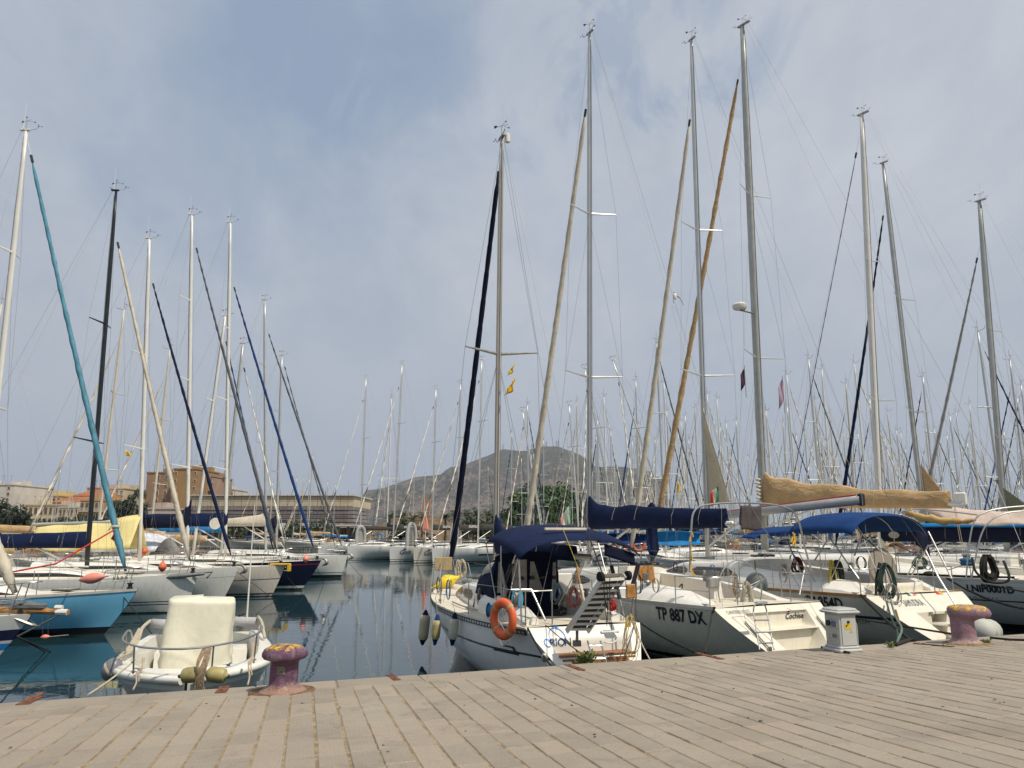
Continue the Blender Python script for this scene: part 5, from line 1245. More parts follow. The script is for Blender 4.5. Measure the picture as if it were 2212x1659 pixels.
    g.loft([[S_(1.85, .94), S_(1.75, .80)], [S_(1.93, .94), S_(1.83, .80)]], False); g.loft([[S_(1.75, .80), S_(1.75, .835)], [S_(2.5, .80), S_(2.5, .835)]], False); g.loft([[S_(1.85, .91), S_(1.85, .94)], [S_(2.2, .91), S_(2.2, .94)]], False)
    b.add(g, 'cove_stripe_end', txt_d)
    # gangway raised from the stern
    r = thing('gangway', 'aluminium ladder gangway raised slanting from the stern of the small yacht', 'gangway', (0, 0, 0)); 
    A0, A1 = atY(1224, 1364, 12.75), atY(1269, 1364, 12.95); B0, B1 = atY(1304, 1246, 12.1), atY(1350, 1243, 12.3)
    g = MB()
    for p, q in ((A0, B0), (A1, B1)):
        d = (q - p).normalized(); n = d.cross(A1 - A0).normalized() * .045; s_ = (A1 - A0).normalized() * .014
        g.loft([[p + n + s_, p + n - s_, p - n - s_, p - n + s_], [q + n + s_, q + n - s_, q - n - s_, q - n + s_]], True, True)
    g.build('side_rail', alu, r)
    for k in range(10):
        q = (k + .45) / 10; a, c = A0.lerp(B0, q), A1.lerp(B1, q); fw = V((.25, -.93, 0)).normalized() * .06; g = MB()
        g.loft([[x - fw - V((0, 0, .02)), x + fw - V((0, 0, .02)), x + fw + V((0, 0, .02)), x - fw + V((0, 0, .02))] for x in (a, c)], True, True); g.build('tread', white_p, r)
    d = (B0 - A0).normalized(); n = d.cross(A1 - A0).normalized(); n = n if n.y > 0 else -n; g = MB(); g.loft([[A0.lerp(A1, .05) + n * .05, A0.lerp(A1, .05) + n * .056, A0.lerp(A1, .95) + n * .056, A0.lerp(A1, .95) + n * .05], [B0.lerp(B1, .05) + n * .05, B0.lerp(B1, .05) + n * .056, B0.lerp(B1, .95) + n * .056, B0.lerp(B1, .95) + n * .05]], True, True); g.build('walkway_panel', mat('shaded gangway panel', (.24, .22, .19), .6), r)  # walkway panel colour darkened to hold the shade between the treads
    for p in (B0, B1):
        s_ = (A1 - A0).normalized(); g = MB(); Mx = s_.to_track_quat('Z', 'Y').to_matrix().to_4x4(); g.lathe([(.03, -.035), (.075, -.03), (.075, .03), (.03, .035)], 16, Matrix.Translation(p + (s_ * (-.06 if p is B0 else .06))) @ Mx); g.build('wheel', rubber, r, True)
    g = MB(); mid = (A0 + A1) / 2; g.tube([mid + V((0, 0, .02)), mid + V((0, .05, -.15))], .025, 8); g.bbox(mid + V((0, .08, -.2)), (.14, .06, .1), .01); g.build('hinge_bracket', steeld, r)
    # tackle lines from gangway to the bimini
    tp = w((.1, 1.55, 2.9)); ropeline('black line holding the raised gangway from the bimini', [B0, atY(1271, 1155, 13.2)], rope_d, .012, 'rope', 'hoist_line')
    ropeline('yellow line from the gangway head up to the mast', [B0, atY(1250, 1230, 13.3), atY(1215, 1140, 13.6)], rope_y, .006, 'rope', 'hoist_line')
    g = MB(); rr = random.Random(4)
    for k in range(6): g.tube(curve([B0 + V((rr.uniform(-.02, .1), -.05, 0)), B0 + V((rr.uniform(-.02, .1), -.08, -.25)), B0 + V((rr.uniform(-.0, .12), -.06, -.5 - .06 * k))], 8), .006, 5)
    tag(g.build('rope_tail', rope_d), 'bundle of black rope ends hanging from the gangway head', 'rope')
    # padded bars (folded bimini legs) and poles
    for (p0, p1, Y0, Y1, lab) in (((1093, 1212), (1102, 1246), 14.6, 14.6, 'black padded tube standing beside the clear panels'), ((1352, 1243), (1379, 1216), 13.2, 13.4, 'black padded tube slanting up to the bimini corner'), ((1318, 1220), (1330, 1262), 14.3, 14.1, 'black padded tube behind the gangway head')):
        pass
    g = MB(); a, c = L3(b, 1386, 1192, 13.45), L3(b, 1344, 1350, 13.5); g.tube([a, a.lerp(c, .18)], .012, 6); b.add(g, 'bimini_strut', steel, True); g = MB(); g.tube([a.lerp(c, .16), a.lerp(c, .62)], .04, 10); b.add(g, 'strut_padding', black, True)
    g = MB(); a, c = L3(b, 1312, 1188, 14.6), L3(b, 1348, 1330, 14.2); g.tube([a, c], .012, 6); g2 = MB(); g2.tube([a.lerp(c, .25), a.lerp(c, .75)], .038, 10); b.add(g, 'bimini_strut', steel, True); b.add(g2, 'strut_padding', black, True)
    g = MB(); a, c = L3(b, 1117, 1190, 13.9), L3(b, 1086, 1270, 14.3); g.tube([a, c], .012, 6); g2 = MB(); g2.tube([a.lerp(c, .35), a.lerp(c, .95)], .042, 10); b.add(g, 'bimini_strut', steel, True); b.add(g2, 'strut_padding', black, True)
    g = MB(); a, c = L3(b, 1120, 1192, 13.5), L3(b, 1127, 1352, 13.3); g.tube([a, c], .017, 8); b.add(g, 'davit_post', steel, True)
    g = MB(); a = L3(b, 1092, 1276, 13.9); g.tube([L3(b, 1086, 1240, 14.2), a, L3(b, 1090, 1292, 13.9)], .03, 8); b.add(g, 'davit_post', steeld, True)
    g = MB(); g.tube([L3(b, 1102, 1274, 13.6), L3(b, 1148, 1274, 13.7), L3(b, 1178, 1340, 13.3)], .02, 8); b.add(g, 'stern_rail', steel, True)
    # outboard/rudder blade wood block and vertical tubes at starboard quarter
    g = MB(); g.bbox(L3(b, 1364, 1277, 13.3), (.20, .05, .24), .015); b.add(g, 'wooden_motor_pad', wood)
    g = MB(); g.tube([L3(b, 1374, 1256, 13.3), L3(b, 1374, 1340, 13.35)], .016, 6); g.tube([L3(b, 1368, 1290, 13.3), L3(b, 1360, 1345, 13.35)], .012, 6); b.add(g, 'stern_rail', steeld, True)
    g = MB(); g.tube([L3(b, 1246, 1224, 14.0), L3(b, 1260, 1300, 13.8)], .022, 8); b.add(g, 'painted_staff', wood, True)
    g = MB(); g.tube([L3(b, 1254, 1262, 13.9), L3(b, 1262, 1310, 13.8)], .03, 8); b.add(g, 'winch_handle_tube', white_p, True)
    # lifebuoy
    r = thing('lifebuoy', 'orange lifebuoy hanging on the port stern rail', 'lifebuoy', atY(1087, 1337, 13.35), th + R(112)); m = 40; r.scale = (.9, .9, .88)
    def tor(u, v, R1=.27, r1=.088): return V((math.cos(u) * (R1 + r1 * math.cos(v)), r1 * .8 * math.sin(v), math.sin(u) * (R1 + r1 * math.cos(v)) * 1.12))
    g = MB(); g.loft([[tor(2 * PI * i / m, 2 * PI * j / 14) for j in range(14)] for i in range(m + 1)], True); g.build('ring', orange, r, 'all')
    g = MB()
    for k in range(4):
        c_ = R(45 + 90 * k); g.loft([[tor(c_ + d_, 2 * PI * j / 14, r1=.092) for j in range(15)] for d_ in (-.09, -.03, .03, .09)], False)
    g.build('reflective_band', mat('faded ochre tape', (.45, .34, .14), .7), r, 'all')
    g = MB(); g.tube(curve([(.25, -.1, .1), (.33, -.1, -.1), (.28, -.1, -.3), (.12, -.1, -.52), (-.05, -.1, -.4), (.1, -.1, -.2), (.3, -.09, .02)], 30), .007, 5); g.tube(curve([(.2, -.09, .3), (.36, -.08, .0), (.2, -.09, -.33), (0, -.09, -.44)], 20), .007, 5); g.build('grab_line', rope_w, r, True)
    # blue rope reels
    for px, py, Y, s_, lab in ((1118, 1294, 13.6, 1.0, 'light blue cable reel fixed on the stern rail above the lifebuoy'), (1061, 1318, 14.6, .9, 'blue coiled hose reel left of the lifebuoy')):
        r = thing('rope_reel', lab, 'reel', atY(px, py, Y), th + R(50)); g = MB(); Mx = Matrix.Rotation(R(90), 4, 'X')
        g.lathe([(.03, -.06), (.15 * s_, -.06), (.15 * s_, -.05), (.07, -.045), (.07, .045), (.15 * s_, .05), (.15 * s_, .06), (.03, .06)], 20, Mx); g.build('drum', cyan if s_ < 1 else mat('sky blue plastic', (.06, .36, .62), .45), r, True)
        g = MB(); g.lathe([(.05, -.042), (.11 * s_, -.042), (.11 * s_, .042), (.05, .042)], 20, Mx); g.build('cord', rope_w if s_ == 1 else rope_b, r, True)
    # three fenders
    for i, (px, pt, pb, Y, m_, em, lab) in enumerate(((921, 1318, 1392, 18.2, mat('yellowed white fender', (.55, .48, .34), .5, var=.2), navy, 'long yellowed fender farthest forward on the small yacht'), (955, 1328, 1392, 17.0, mat('stained yellow fender', (.55, .46, .2), .5, var=.35, vscale=4), blue, 'yellow stained fender in the middle of the three'), (993, 1324, 1393, 16.0, mat('pale grey fender', (.5, .49, .40), .5, var=.15), navy, 'pale grey-green fender nearest the lifebuoy'))):
        p_ = side_at(b, px + 2, -1, .02, .3, .78 if px == 955 else .97); p_ = p_ + b.M.to_3x3() @ V((-.17, 0, 0)); t_ = V((p_.x, p_.y, atY(px, pt, p_.y).z)); hh = (t_ - atY(px, pb, p_.y)).z; fender('fender', lab, t_, m_, em, .125 * hh / .8, hh - .17, (0, R(5)), 'fenders of the small white yacht', rope_to=p_ + V((0, 0, .25)))
    # yellow buoy, wicker seat, rope hanks on the bow rail
    p = atY(965, 1257, 20.4); r = thing('buoy', 'bright yellow spindle buoy lashed in the bow rail', 'buoy', p, 0); r.rotation_euler = (0, R(70), R(20)); g = MB()
    g.lathe([(.03, -.36), (.05, -.3), (.16, -.12), (.19, 0), (.16, .12), (.05, .3), (.03, .4)], 16); g.build('body', mat('bright yellow buoy', (.8, .56, .01), .4, var=.08), r, True); g = MB(); g.tube([(0, 0, -.36), (0, 0, -.46)], .02, 6); g.tube([(0, 0, .4), (0, 0, .5)], .02, 6); g.build('eye', yellow, r)
    g = MB(); p = L3(b, 958, 1218, 21.0); g.bbox(p, (.5, .04, .36), .015); b.add(g, 'bow_seat', mat('woven cane seat', (.45, .34, .18), .8, var=.4, vscale=40, bump=1, bscale=60))
    coil('rope_hank', 'pale rope hank hung on the bow rail beside the yellow buoy', 'rope', atY(998, 1210, 20.0), rope_w, .13, .42, 7, .012, 0, 3)
    coil('rope_hank', 'thin pale rope hank nearer the navy furled sail', 'rope', atY(989, 1211, 20.6), rope_w, .08, .5, 5, .012, 0, 4)
    coil('rope_hank', 'grey and blue rope hank hung on the cabin bulkhead', 'rope', atY(1203, 1262, 15.2), mat('grey blue rope', (.22, .3, .33), .9), .12, .34, 8, .009, 0, 5)
    coil('rope_hank', 'red and white rope hank hung right of the grey hank', 'rope', atY(1238, 1268, 15.0), mat('red white rope', (.5, .2, .18), .9, var=.6, vscale=20), .13, .36, 9, .009, 0, 6)
    coil('rope_hank', 'bright red rope bundle behind the gangway', 'rope', atY(1322, 1296, 14.2), rope_r, .06, .18, 8, .012, 0, 9)
    coil('rope_hank', 'ochre rope loops hung at the starboard stern corner', 'rope', atY(1362, 1330, 13.0), mat('ochre rope', (.5, .38, .17), .9), .18, .65, 5, .007, R(20), 7)
    # mainsheet tackle running down from the boom
    e = b.bend; g = MB()
    for k in range(4): g.tube([e + V((-.1 + .03 * k, .2, -.05)), V((.2 + .03 * k, 2.9, 1.25))], .008, 5)
    b.add(g, 'mainsheet_tackle', rope_w); g = MB()
    for k in range(10): p = V((.2 + rnd.uniform(-.18, .2), 2.8 + rnd.uniform(-.15, .15), 1.28 + rnd.uniform(0, .16))); g.tube([p, p + V((rnd.uniform(-.15, .15), rnd.uniform(-.1, .1), rnd.uniform(-.1, .1)))], .03, 6)
    b.add(g, 'mainsheet_block', black, True)
    # shroud sleeves, flags
    g = MB(); tc = H.edge(.55, -1, .06, .0); g.tube([L3(b, 1021, 1320, 16.6), L3(b, 1034, 1272, 16.7)], .03, 6); b.add(g, 'shroud_sleeve', black)
    for i, (y0, lab) in enumerate(((795, 'small yellow pennant under the right spreader of the beige mast'), (828, 'yellow and red flag below the small pennant'))):
        p = atY(1112, y0 - 12, 17.7); g = MB(); s_ = .26 + .09 * i; g.shell(lambda u, v: p + V((-.06 * v - s_ * .55 * u * (.3 + .7 * v) + .02 * math.sin(v * 9), .03 * math.sin(u * 7), -s_ * v - .08 * u)), 6, 6, .006); tag(g.build('signal_flag', mat('yellow flag', (.8, .55, .04), .8) if i == 0 else mat('yellow flag red edge', (.7, .4, .03), .8), None, 'all'), lab, 'flag')
    g = MB(); c_ = b.mtop + V((.14, -.08, -.02)); g.lathe([(.03, -.12), (.07, -.1), (.075, .1), (.05, .13)], 12, Matrix.Translation(c_)); b.add(g, 'masthead_light', white_p, True)
    g = MB(); g.bbox(L3(b, 1222, 1143, 14.0), (.85, .06, .05), .01); b.add(g, 'boom_crutch', beige)
    # stern lines
    a = w(H.edge(0, -1, .05, 0)); ropeline('black stern line from the port quarter of the small yacht to the quay', sagline(a, atY(1192, 1440, 11.3), .04), rope_d, .018)
    g = MB(); p = atY(1176, 1420, 11.9); g.ball(p, .05, 10, 8, (1, 1, 1.4)); g.ball(p + V((.06, -.03, -.11)), .045, 8, 6, (1, 1, 1.5)); tag(g.build('mooring_snubber', mat('grey metal snubber', (.35, .34, .31), .4, .4), None, True), 'grey snubber on the black stern line', 'snubber')
    ropeline('thin dark line crossing the name on the stern down to the quay', sagline(w((-.72, 1.4, 1.33)), atY(1260, 1414, 11.6), .02), rope_d, .008)
    for k, (q, lab) in enumerate((((1345, 1427), 'ochre line from the starboard quarter straight down to the quay'),)): ropeline(lab, sagline(w(H.edge(0, 1, .1, 0)), atY(*q, 11.7), .02), rope_d, .008)
    ropeline('pale line slanting from the starboard quarter toward the neighbour', sagline(atY(1368, 1348, 13.6), atY(1404, 1425, 12), .03), rope_w, .012)
    return b
BO = orion()

# ---- white yacht with the open stern and big wheel
hC = hull_mat('off-white hull with dark boot line', (.70, .67, .58), (('z', .14, .24, (.015, .018, .03)), ('z', .06, .09, (.3, .3, .3)), ('z', -1, .02, (.02, .025, .035))), .25, .2)
def cochise():
    th = R(28); b = rboat('white yacht with an open stepped stern, stern ladder and large steering wheel', (5.55, 16.6), th, 13.0, 3.7, 1.36, 1.5, 1.55, hC, 1.0,
        [(-.56, .62, .93, 1.24, 1.46), (-.5, .66, .25, .91, 1.16)], 1.3, .86, gel2, cockpit=(.14, .36, .42), toe=alu, deckm=nonskid, pitw=.6)
    H = b.H; w = b.w
    cabin(b, 6.3, 10.4, 1.25, .7, .62, .34, gel, wy=(.1, .9), nt=20)
    rig(b, 8.3, (1273, 72), 1270, 1.98, .2, .125, alu, [(462, .88), (815, 1.05)], alu, furl=(beige, 1262, 205, .07, .125, .965), det=2)
    boomcover(b, z=3.1, ln=5.7, cm=navy, hf=.64, hb=.35, w=.22, stack=.3, swing=.02, noz=2.0, rise=.0, bm=alu, tail=.03)
    rails(b, 2, .62, n=4)
    # coamings, aft deck, seats
    for sd in (-1, 1):
        g = MB(); g.loft([[V((sd * x, y, z)) for x, z in ((.92, 1.0), (.92, 1.38 + h), (1.04, 1.41 + h), (1.36, 1.36 + h * .35), (1.44, 1.28))] for y, h in ((2.2, .03), (3.0, .22), (4.6, .32), (6.35, .42))], True, True); b.add(g, 'coaming', gel, True)
        winch(b, (sd * 1.12, 4.3, 1.7), 1.3, steeld); winch(b, (sd * .8, 6.5, 2.05), 1.1, black)
    g = MB(); g.loft([[V((.12, y, 1.3)), V((.16, y, 1.98)), V((.62, y, 2.02)), V((.72, y, 1.3))] for y in (6.24, 6.29)], True, True); b.add(g, 'companionway_door', wood)
    g = MB(); 
    for k in range(5): g.box((.34, 6.225, 1.6 + k * .05), (.2, .02, .02))
    b.add(g, 'door_louvre', teak)
    g = MB(); g.bbox((-.8, 6.22, 1.85), (.16, .06, .2), .02); g.bbox((-.15, 3.1, 1.75), (.3, .16, .24), .03); b.add(g, 'instrument_box', greyl)
    g = MB(); g.loft([[V((-.2, 3.05, .95)), V((.2, 3.05, .95)), V((.2, 3.4, .95)), V((-.2, 3.4, .95))], [V((-.1, 3.1, 1.75)), V((.1, 3.1, 1.75)), V((.1, 3.3, 1.75)), V((-.1, 3.3, 1.75))]], True, True); b.add(g, 'steering_pedestal', gel)
    c_ = L3(b, 1599, 1275, 17.35); g = MB(); rr = .66; g.tube([c_ + V((math.cos(2 * PI * k / 40) * rr, 0, math.sin(2 * PI * k / 40) * rr)) for k in range(41)], .016, 8, False)
    for k in range(5): a = 2 * PI * k / 5 + .3; g.tube([c_, c_ + V((math.cos(a) * rr, 0, math.sin(a) * rr))], .010, 6)
    g.ball(c_, .06, 10, 8); b.add(g, 'steering_wheel', steel, True)
    g = MB(); g.bbox(L3(b, 1530, 1243, 18.2), (.34, .04, .26), .02); b.add(g, 'chart_plotter_cover', greyl)
    g = MB(); g.bbox((0, 3.9, 1.02), (1.2, 1.6, .05), .01); b.add(g, 'cockpit_grating', teak)
    # stern arch
    g = MB(); P = [L3(b, *q) for q in ((1490, 1236, 17.0), (1493, 1150, 17.0), (1500, 1104, 17.05), (1530, 1090, 17.2), (1610, 1086, 17.6), (1690, 1094, 18.1), (1722, 1118, 18.3), (1738, 1180, 18.4), (1753, 1234, 18.4))]
    g.tube(curve(P, 50), .022, 8); b.add(g, 'stern_arch', steel, True)
    for i, (px, pts) in enumerate((((1490, 0), [(1492, 1148), (1492, 1232)]), ((1728, 0), [(1715, 1150), (1716, 1170)]))):
        g = MB(); rr_ = random.Random(i)
        for k in range(9):
            q = lerp(pts[0][1], pts[1][1], k / 8); p = L3(b, pts[0][0] + rr_.uniform(-3, 3), q, 17.0 if i == 0 else 18.25); g.tube([p, p + V((rr_.uniform(-.07, .07), 0, -.12))], .02, 5)
        tag(g.build('yellow_ribbon', yellow), ['yellow ribbon wound down the left leg of the stern arch', 'yellow ribbon tied on the right leg of the stern arch'][i], 'ribbon').matrix_world = b.M
    # grey towel hung over the arch
    def Tw(u, v): p = atY(lerp(1599, 1642, u), lerp(1093, 1145, v), lerp(17.5, 17.75, u)); return p + V((.01 * math.sin(v * 8), -.06 + .02 * math.sin(u * 9 + v * 3), .015 * math.sin(u * 7)))
    g = MB(); g.shell(Tw, 10, 10, .012); g.shell(lambda u, v: Tw(u, v * .8) + V((0, .09, 0)), 10, 8, .012); tag(g.build('hanging_towel', mat('brown grey towel', (.1, .085, .085), .95, var=.15, bump=1, bscale=80, wrinkle=1), None, 'all'), 'brown-grey towel hung over the stern arch', 'towel')
    # transom fittings
    g = MB(); a, c = L3(b, 1627, 1316, 14.95), L3(b, 1656, 1316, 15.15); a2, c2 = L3(b, 1641, 1404, 14.3), L3(b, 1672, 1403, 14.5)
    top = [a2, a + V((0, 0, -.05)), a + V((.03, 0, .05)), a.lerp(c, .3) + V((0, 0, .1)), a.lerp(c, .7) + V((0, 0, .1)), c + V((-.03, 0, .05)), c + V((0, 0, -.05)), c2]
    g.tube(curve([top[0], top[1]], 4), .014, 8); g.tube(curve(top[1:7], 20), .014, 8); g.tube([top[6], top[7]], .014, 8)
    for q in (.28, .58, .84): g.tube([a.lerp(a2, q), c.lerp(c2, q)], .014, 6)
    b.add(g, 'stern_ladder', steel, True)
    g = MB(); p = L3(b, 1644, 1302, 15.3); g.bbox(p, (.3, .1, .05), .02); b.add(g, 'stern_cleat', steel)
    def TS(x, z, off=.012):
        v = x / H.hb(0, z); y = 1.46 if (-.56 < v < .62 and .93 < z < 1.24) else H.ys(z); return V((x, y - off, z))
    put_text('boat_name', 'Cochise', .17, lambda x, y: TS(.62 + x, 1.12 + y), txt_d, b.root, shear=.22, bold=.003)
    g = MB(); cc = (.44, 1.22)
    for k, (dx, dz) in enumerate(((0, .05), (.05, .03), (.03, -.01), (-.02, .0))): g.add([TS(cc[0], cc[1] - .02), TS(cc[0] + dx + .02, cc[1] + dz), TS(cc[0] + dx - .01, cc[1] + dz + .03)], [(0, 1, 2)])
    b.add(g, 'name_emblem', red)
    put_text('builder_name', 'CANTIERE SOLITI', .085, lambda x, y: TS(-1.0 + x, 1.28 + y), txt_g, b.root)
    for sd, x, z in ((-1, -.62, .8), (1, .62, .8)):
        g = MB(); a_ = w((sd * 1.12, H.ys(1.15) - .02, 1.18)); a = V((sd * 1.06, H.ys(1.1) - .04, 1.12)); c = V((sd * .98, H.ys(.62) - .03, .66)); g.tube([a, c], .022, 8); g.tube([a.lerp(c, .2) + V((.03, 0, 0)), a.lerp(c, .5) + V((.03, 0, 0))], .012, 6); g.bbox(c + V((0, 0, -.03)), (.08, .04, .12), .01); b.add(g, 'backstay_tensioner', steeld, True)
        g = MB(); g.tube([a, b.mtop.lerp(V((0, 1.6, 1.4)), .82)], .005, 4); b.add(g, 'backstay_leg', wire)
    g = MB(); P = [TS(x, z, .006) for x, z in ((-1.28, 1.2), (-.95, 1.2), (-.72, .72), (-.98, .70))]; g.tube(P + [P[0]], .004, 4); b.add(g, 'transom_hatch_seam', greyl)
    g = MB(); g.lathe([(.001, .012), (.05, .012), (.06, 0)], 14, Matrix.Translation(V((-.62, 1.15, .62))) @ Matrix.Rotation(R(90), 4, 'X')); b.add(g, 'shower_socket', black, True)
    # registration
    put_text('registration_number', 'TP 887 DX', .36, lambda x, y: H.side(2.55 - x * .82, 1.13 + y, -1, .012), txt_d, b.root, bold=.012)
    g = MB(); xs = [.0]
    # rails: black covers, lines
    g = MB(); g.tube(curve([L3(b, 1467, 1302, 17.8), L3(b, 1490, 1307, 17.5), L3(b, 1520, 1303, 17.2), L3(b, 1545, 1302, 17.0)], 12), .03, 8); g.tube(curve([L3(b, 1467, 1268, 17.9), L3(b, 1474, 1262, 17.9), L3(b, 1472, 1285, 17.8), L3(b, 1478, 1300, 17.7)], 12), .016, 6); b.add(g, 'coiled_dock_line', rope_d, True)
    ropeline('black stern line dropping over the port quarter of the open-stern yacht', [w(H.edge(0, -1, .03, .02)) + V((0, -.05, .02)), w(H.edge(0, -1, -.05, -.1)), atY(1531, 1370, 14.2), atY(1523, 1410, 12.4)], rope_d, .02)
    ropeline('black spring line from behind the small yacht down to the rusty quay plate', sagline(atY(1372, 1338, 17.5), atY(1510, 1412, 12.3), .05), rope_d, .02)
    coil('rope_hank', 'pale cream rope hank hanging behind the big steering wheel', 'rope', atY(1612, 1258, 17.1), rope_w, .16, .62, 9, .011, 0, 12)
    coil('rope_hank', 'thin brown rope hank beside the cream one', 'rope', atY(1588, 1240, 17.6), mat('brown rope', (.3, .22, .13), .9), .07, .5, 6, .008, 0, 13)
    # grey ball fender between the yachts
    r = thing('ball_fender', 'dark grey round fender squeezed behind the steering wheel', 'fender', atY(1634, 1264, 19.0)); g = MB(); g.ball((0, 0, 0), .27, 18, 12, (1, 1, 1.15)); g.build('body', mat('grey green fender', (.09, .105, .10), .6), r, True); g = MB(); g.tube([(0, 0, .28), (0, 0, .6)], .012, 6); g.build('lanyard', rope_d, r)
    g = MB(); g.tube([L3(b, 1608, 1284, 17.0), L3(b, 1651, 1251, 18.0)], .022, 8); b.add(g, 'tiller_extension', steel, True)
    # items in the rigging
    g = MB(); p = atY(1458, 640, 20.5); g.ball(p, .055, 10, 6, (1, .7, 2.0)); g.ball(p + V((.0, 0, .13)), .035, 8, 6)
    for sgn, pts in ((-1, ((0, .03), (-.05, -.06), (-.03, -.2), (-.07, -.3))), (1, ((0, .05), (.12, .02), (.2, -.1), (.25, -.24)))):
        g.shell(lambda u, v: p + (lambda c: V((c.x, .03 + .04 * v, c.y - .055 * v * (1 - u * .7))))(curve([V((a_, b_, 0)) for a_, b_ in pts], 10)[int(round(u * 10))]), 10, 2, .008)
    tag(g.build('seagull', white_p, None, True), 'white gull with drooping wings high between two tall masts', 'bird')
    return b
co = cochise()
ZOF = 0

# ---- cream yacht with the royal blue bimini
hS = hull_mat('cream hull with dark boot stripe', (.66, .62, .53), (('s', -.53, -.46, (.012, .02, .05)), ('z', .08, .2, (.012, .02, .03)), ('z', -1, .0, (.02, .025, .03))), .3, .3)
def samudra():
    th = R(26); b = rboat('cream yacht with a royal blue bimini, covered wheel and hose hanks on its rail', (9.95, 18.9), th, 14.2, 4.15, 1.42, 1.6, 1.75, hS, 1.1,
        [(-.45, .62, .55, 1.12, 1.3), (-.1, .28, .78, .98, 1.62), (-.3, .5, .2, .54, 1.0)], 1.3, .86, gel2, cockpit=(.16, .38, .4), toe=wood, deckm=nonskid, pitw=.6)
    H = b.H; w = b.w
    cabin(b, 6.4, 11.2, 1.45, .8, .66, .36, gel, win=[(.06, .5), (.56, .86)], winm=brown_w, nt=20, wz=(.25, .72))
    rig(b, 9.3, (1493, 86), 1528, 2.1, .21, .135, alu, [(497, .95), (812, 1.2)], alu, furl=(beige, 1487, 228, .07, .125, .965), det=2)
    boomcover(b, z=3.42, ln=5.85, cm=None, swing=.06, rise=.062, bm=mat('boom aluminium', (.40, .40, .39), .5, .2), bh=.28)
    e = b.bend; g = MB(); g.bbox(e, (.16, .14, .34), .03); b.add(g, 'boom_end_cap', black); g = MB(); g.tube([V((b.mbase.x - .05, b.mbase.y - .3, 3.55)), e + V((-.05, .1, .135))], .014, 4); b.add(g, 'boom_red_line', rope_r)
    rails(b, 2, .62, n=5)
    # reefed clew of the in-mast mainsail
    g = MB(); m0 = b.mbase; g.shell(lambda u, v: V((m0.x + .02 + .02 * math.sin(v * 6), m0.y - .12 - u * (1.05 * (1 - v) + .02), 3.85 + v * 3.3)), 6, 14, .012); b.add(g, 'mainsail_clew', mat('tan clew cloth', (.52, .45, .32), .85, wrinkle=1), 'all')
    bimini(b, .05, 2.3, 4.4, 1.46, 3.0, .38, blue, drop=.12, lip=.05)
    g = MB(); g.shell(lambda u, v: V((-.1 + (2 * v - 1) * 1.1, 4.45 + 1.7 * u, 2.9 + .22 * (1 - abs(2 * v - 1) ** 2) - .06 * u)), 8, 12, .012); b.add(g, 'bimini_front', blue, 'all')
    g = MB(); g.shell(lambda u, v: V((1.46 - .5 * u, 2.3 + .03 * math.sin(u * 7), 2.85 + .12 * u - (.62 - .25 * u) * v)), 8, 6, .012); b.add(g, 'bimini_flap', navyd, 'all')
    for sd in (-1, 1):
        g = MB(); g.loft([[V((sd * x, y, z)) for x, z in ((1.05, 1.1), (1.05, 1.44 + h), (1.2, 1.47 + h), (1.62, 1.42 + h * .35), (1.7, 1.32))] for y, h in ((2.1, .05), (2.6, .25), (4.6, .34), (6.45, .46))], True, True); b.add(g, 'coaming', gel, True)
        winch(b, (sd * 1.3, 4.7, 1.8), 1.4, steeld)
    # curved helm seat / aft coaming
    g = MB(); g.shell(lambda u, v: V((math.cos(PI * (1 - u)) * 1.25, 2.75 - math.sin(PI * u) * .75, 1.25 + .42 * v)), 22, 4, .07); b.add(g, 'helm_seat', gel2, 'all')
    # covered wheel
    c_ = L3(b, 1906, 1227, 20.0); g = MB(); g.lathe([(.02, -.05), (.49, -.04), (.53, 0), (.49, .04), (.02, .05)], 30, Matrix.Translation(c_) @ Matrix.Rotation(R(86), 4, 'X')); b.add(g, 'wheel_cover', mat('taupe wheel cover', (.3, .265, .215), .9, wrinkle=1), True)
    g = MB(); g.bbox((c_.x, c_.y + .2, 1.45), (.28, .25, .9), .05); b.add(g, 'steering_pedestal', gel)
    # transom details
    TB = lambda x, z, off=.012: V((x, (1.3 if (-.45 < x / H.hb(0, z) < .62 and .55 < z < 1.12) else H.ys(z)) - off, z))
    put_text('boat_name', 'SAMUDRA', .19, lambda x, y: TB(-.46 + x * .8, 1.24 + y), mat('blue grey lettering', (.08, .1, .13), .5), b.root, spacing=1.05)
    for cols, x0, z0, wd in ((((.01, .16, .09), (.7, .7, .68), (.6, .12, .12)), -.35, 1.39, .1), (((.5, .04, .03), (.7, .4, .03)), .72, 1.385, .12)):
        for k, c in enumerate(cols): g = MB(); p = TB(x0 + k * wd, z0); g.add([p, p + V((wd, 0, 0)), p + V((wd, .10, .075)), p + V((0, .10, .075))], [(0, 1, 2, 3)]); b.add(g, 'sticker', mat('sticker %.2f %.2f %.2f' % c, c, .5))
    g = MB(); g.bbox((.82, 1.25, 1.08), (.26, .05, .2), .015); b.add(g, 'shower_box', white_p); g = MB(); g.bbox((.82, 1.23, 1.08), (.19, .04, .13), .01); b.add(g, 'shower_recess', mat('dull green', (.12, .14, .08), .5))
    for x in (-.18, .42): g = MB(); g.bbox((x, 1.28, 1.02), (.12, .03, .05), .01); b.add(g, 'hinge', steel)
    g = MB(); g.bbox((.15, 1.1, .76), (.55, .4, .04), .015); b.add(g, 'stern_seat', white_p)
    g = MB(); a = L3(b, 2026, 1245, 18.6); c = L3(b, 2078, 1330, 17.9); g.tube([L3(b, 2000, 1190, 19.2), a, c], .022, 8); b.add(g, 'gangway_strut', alu, True)
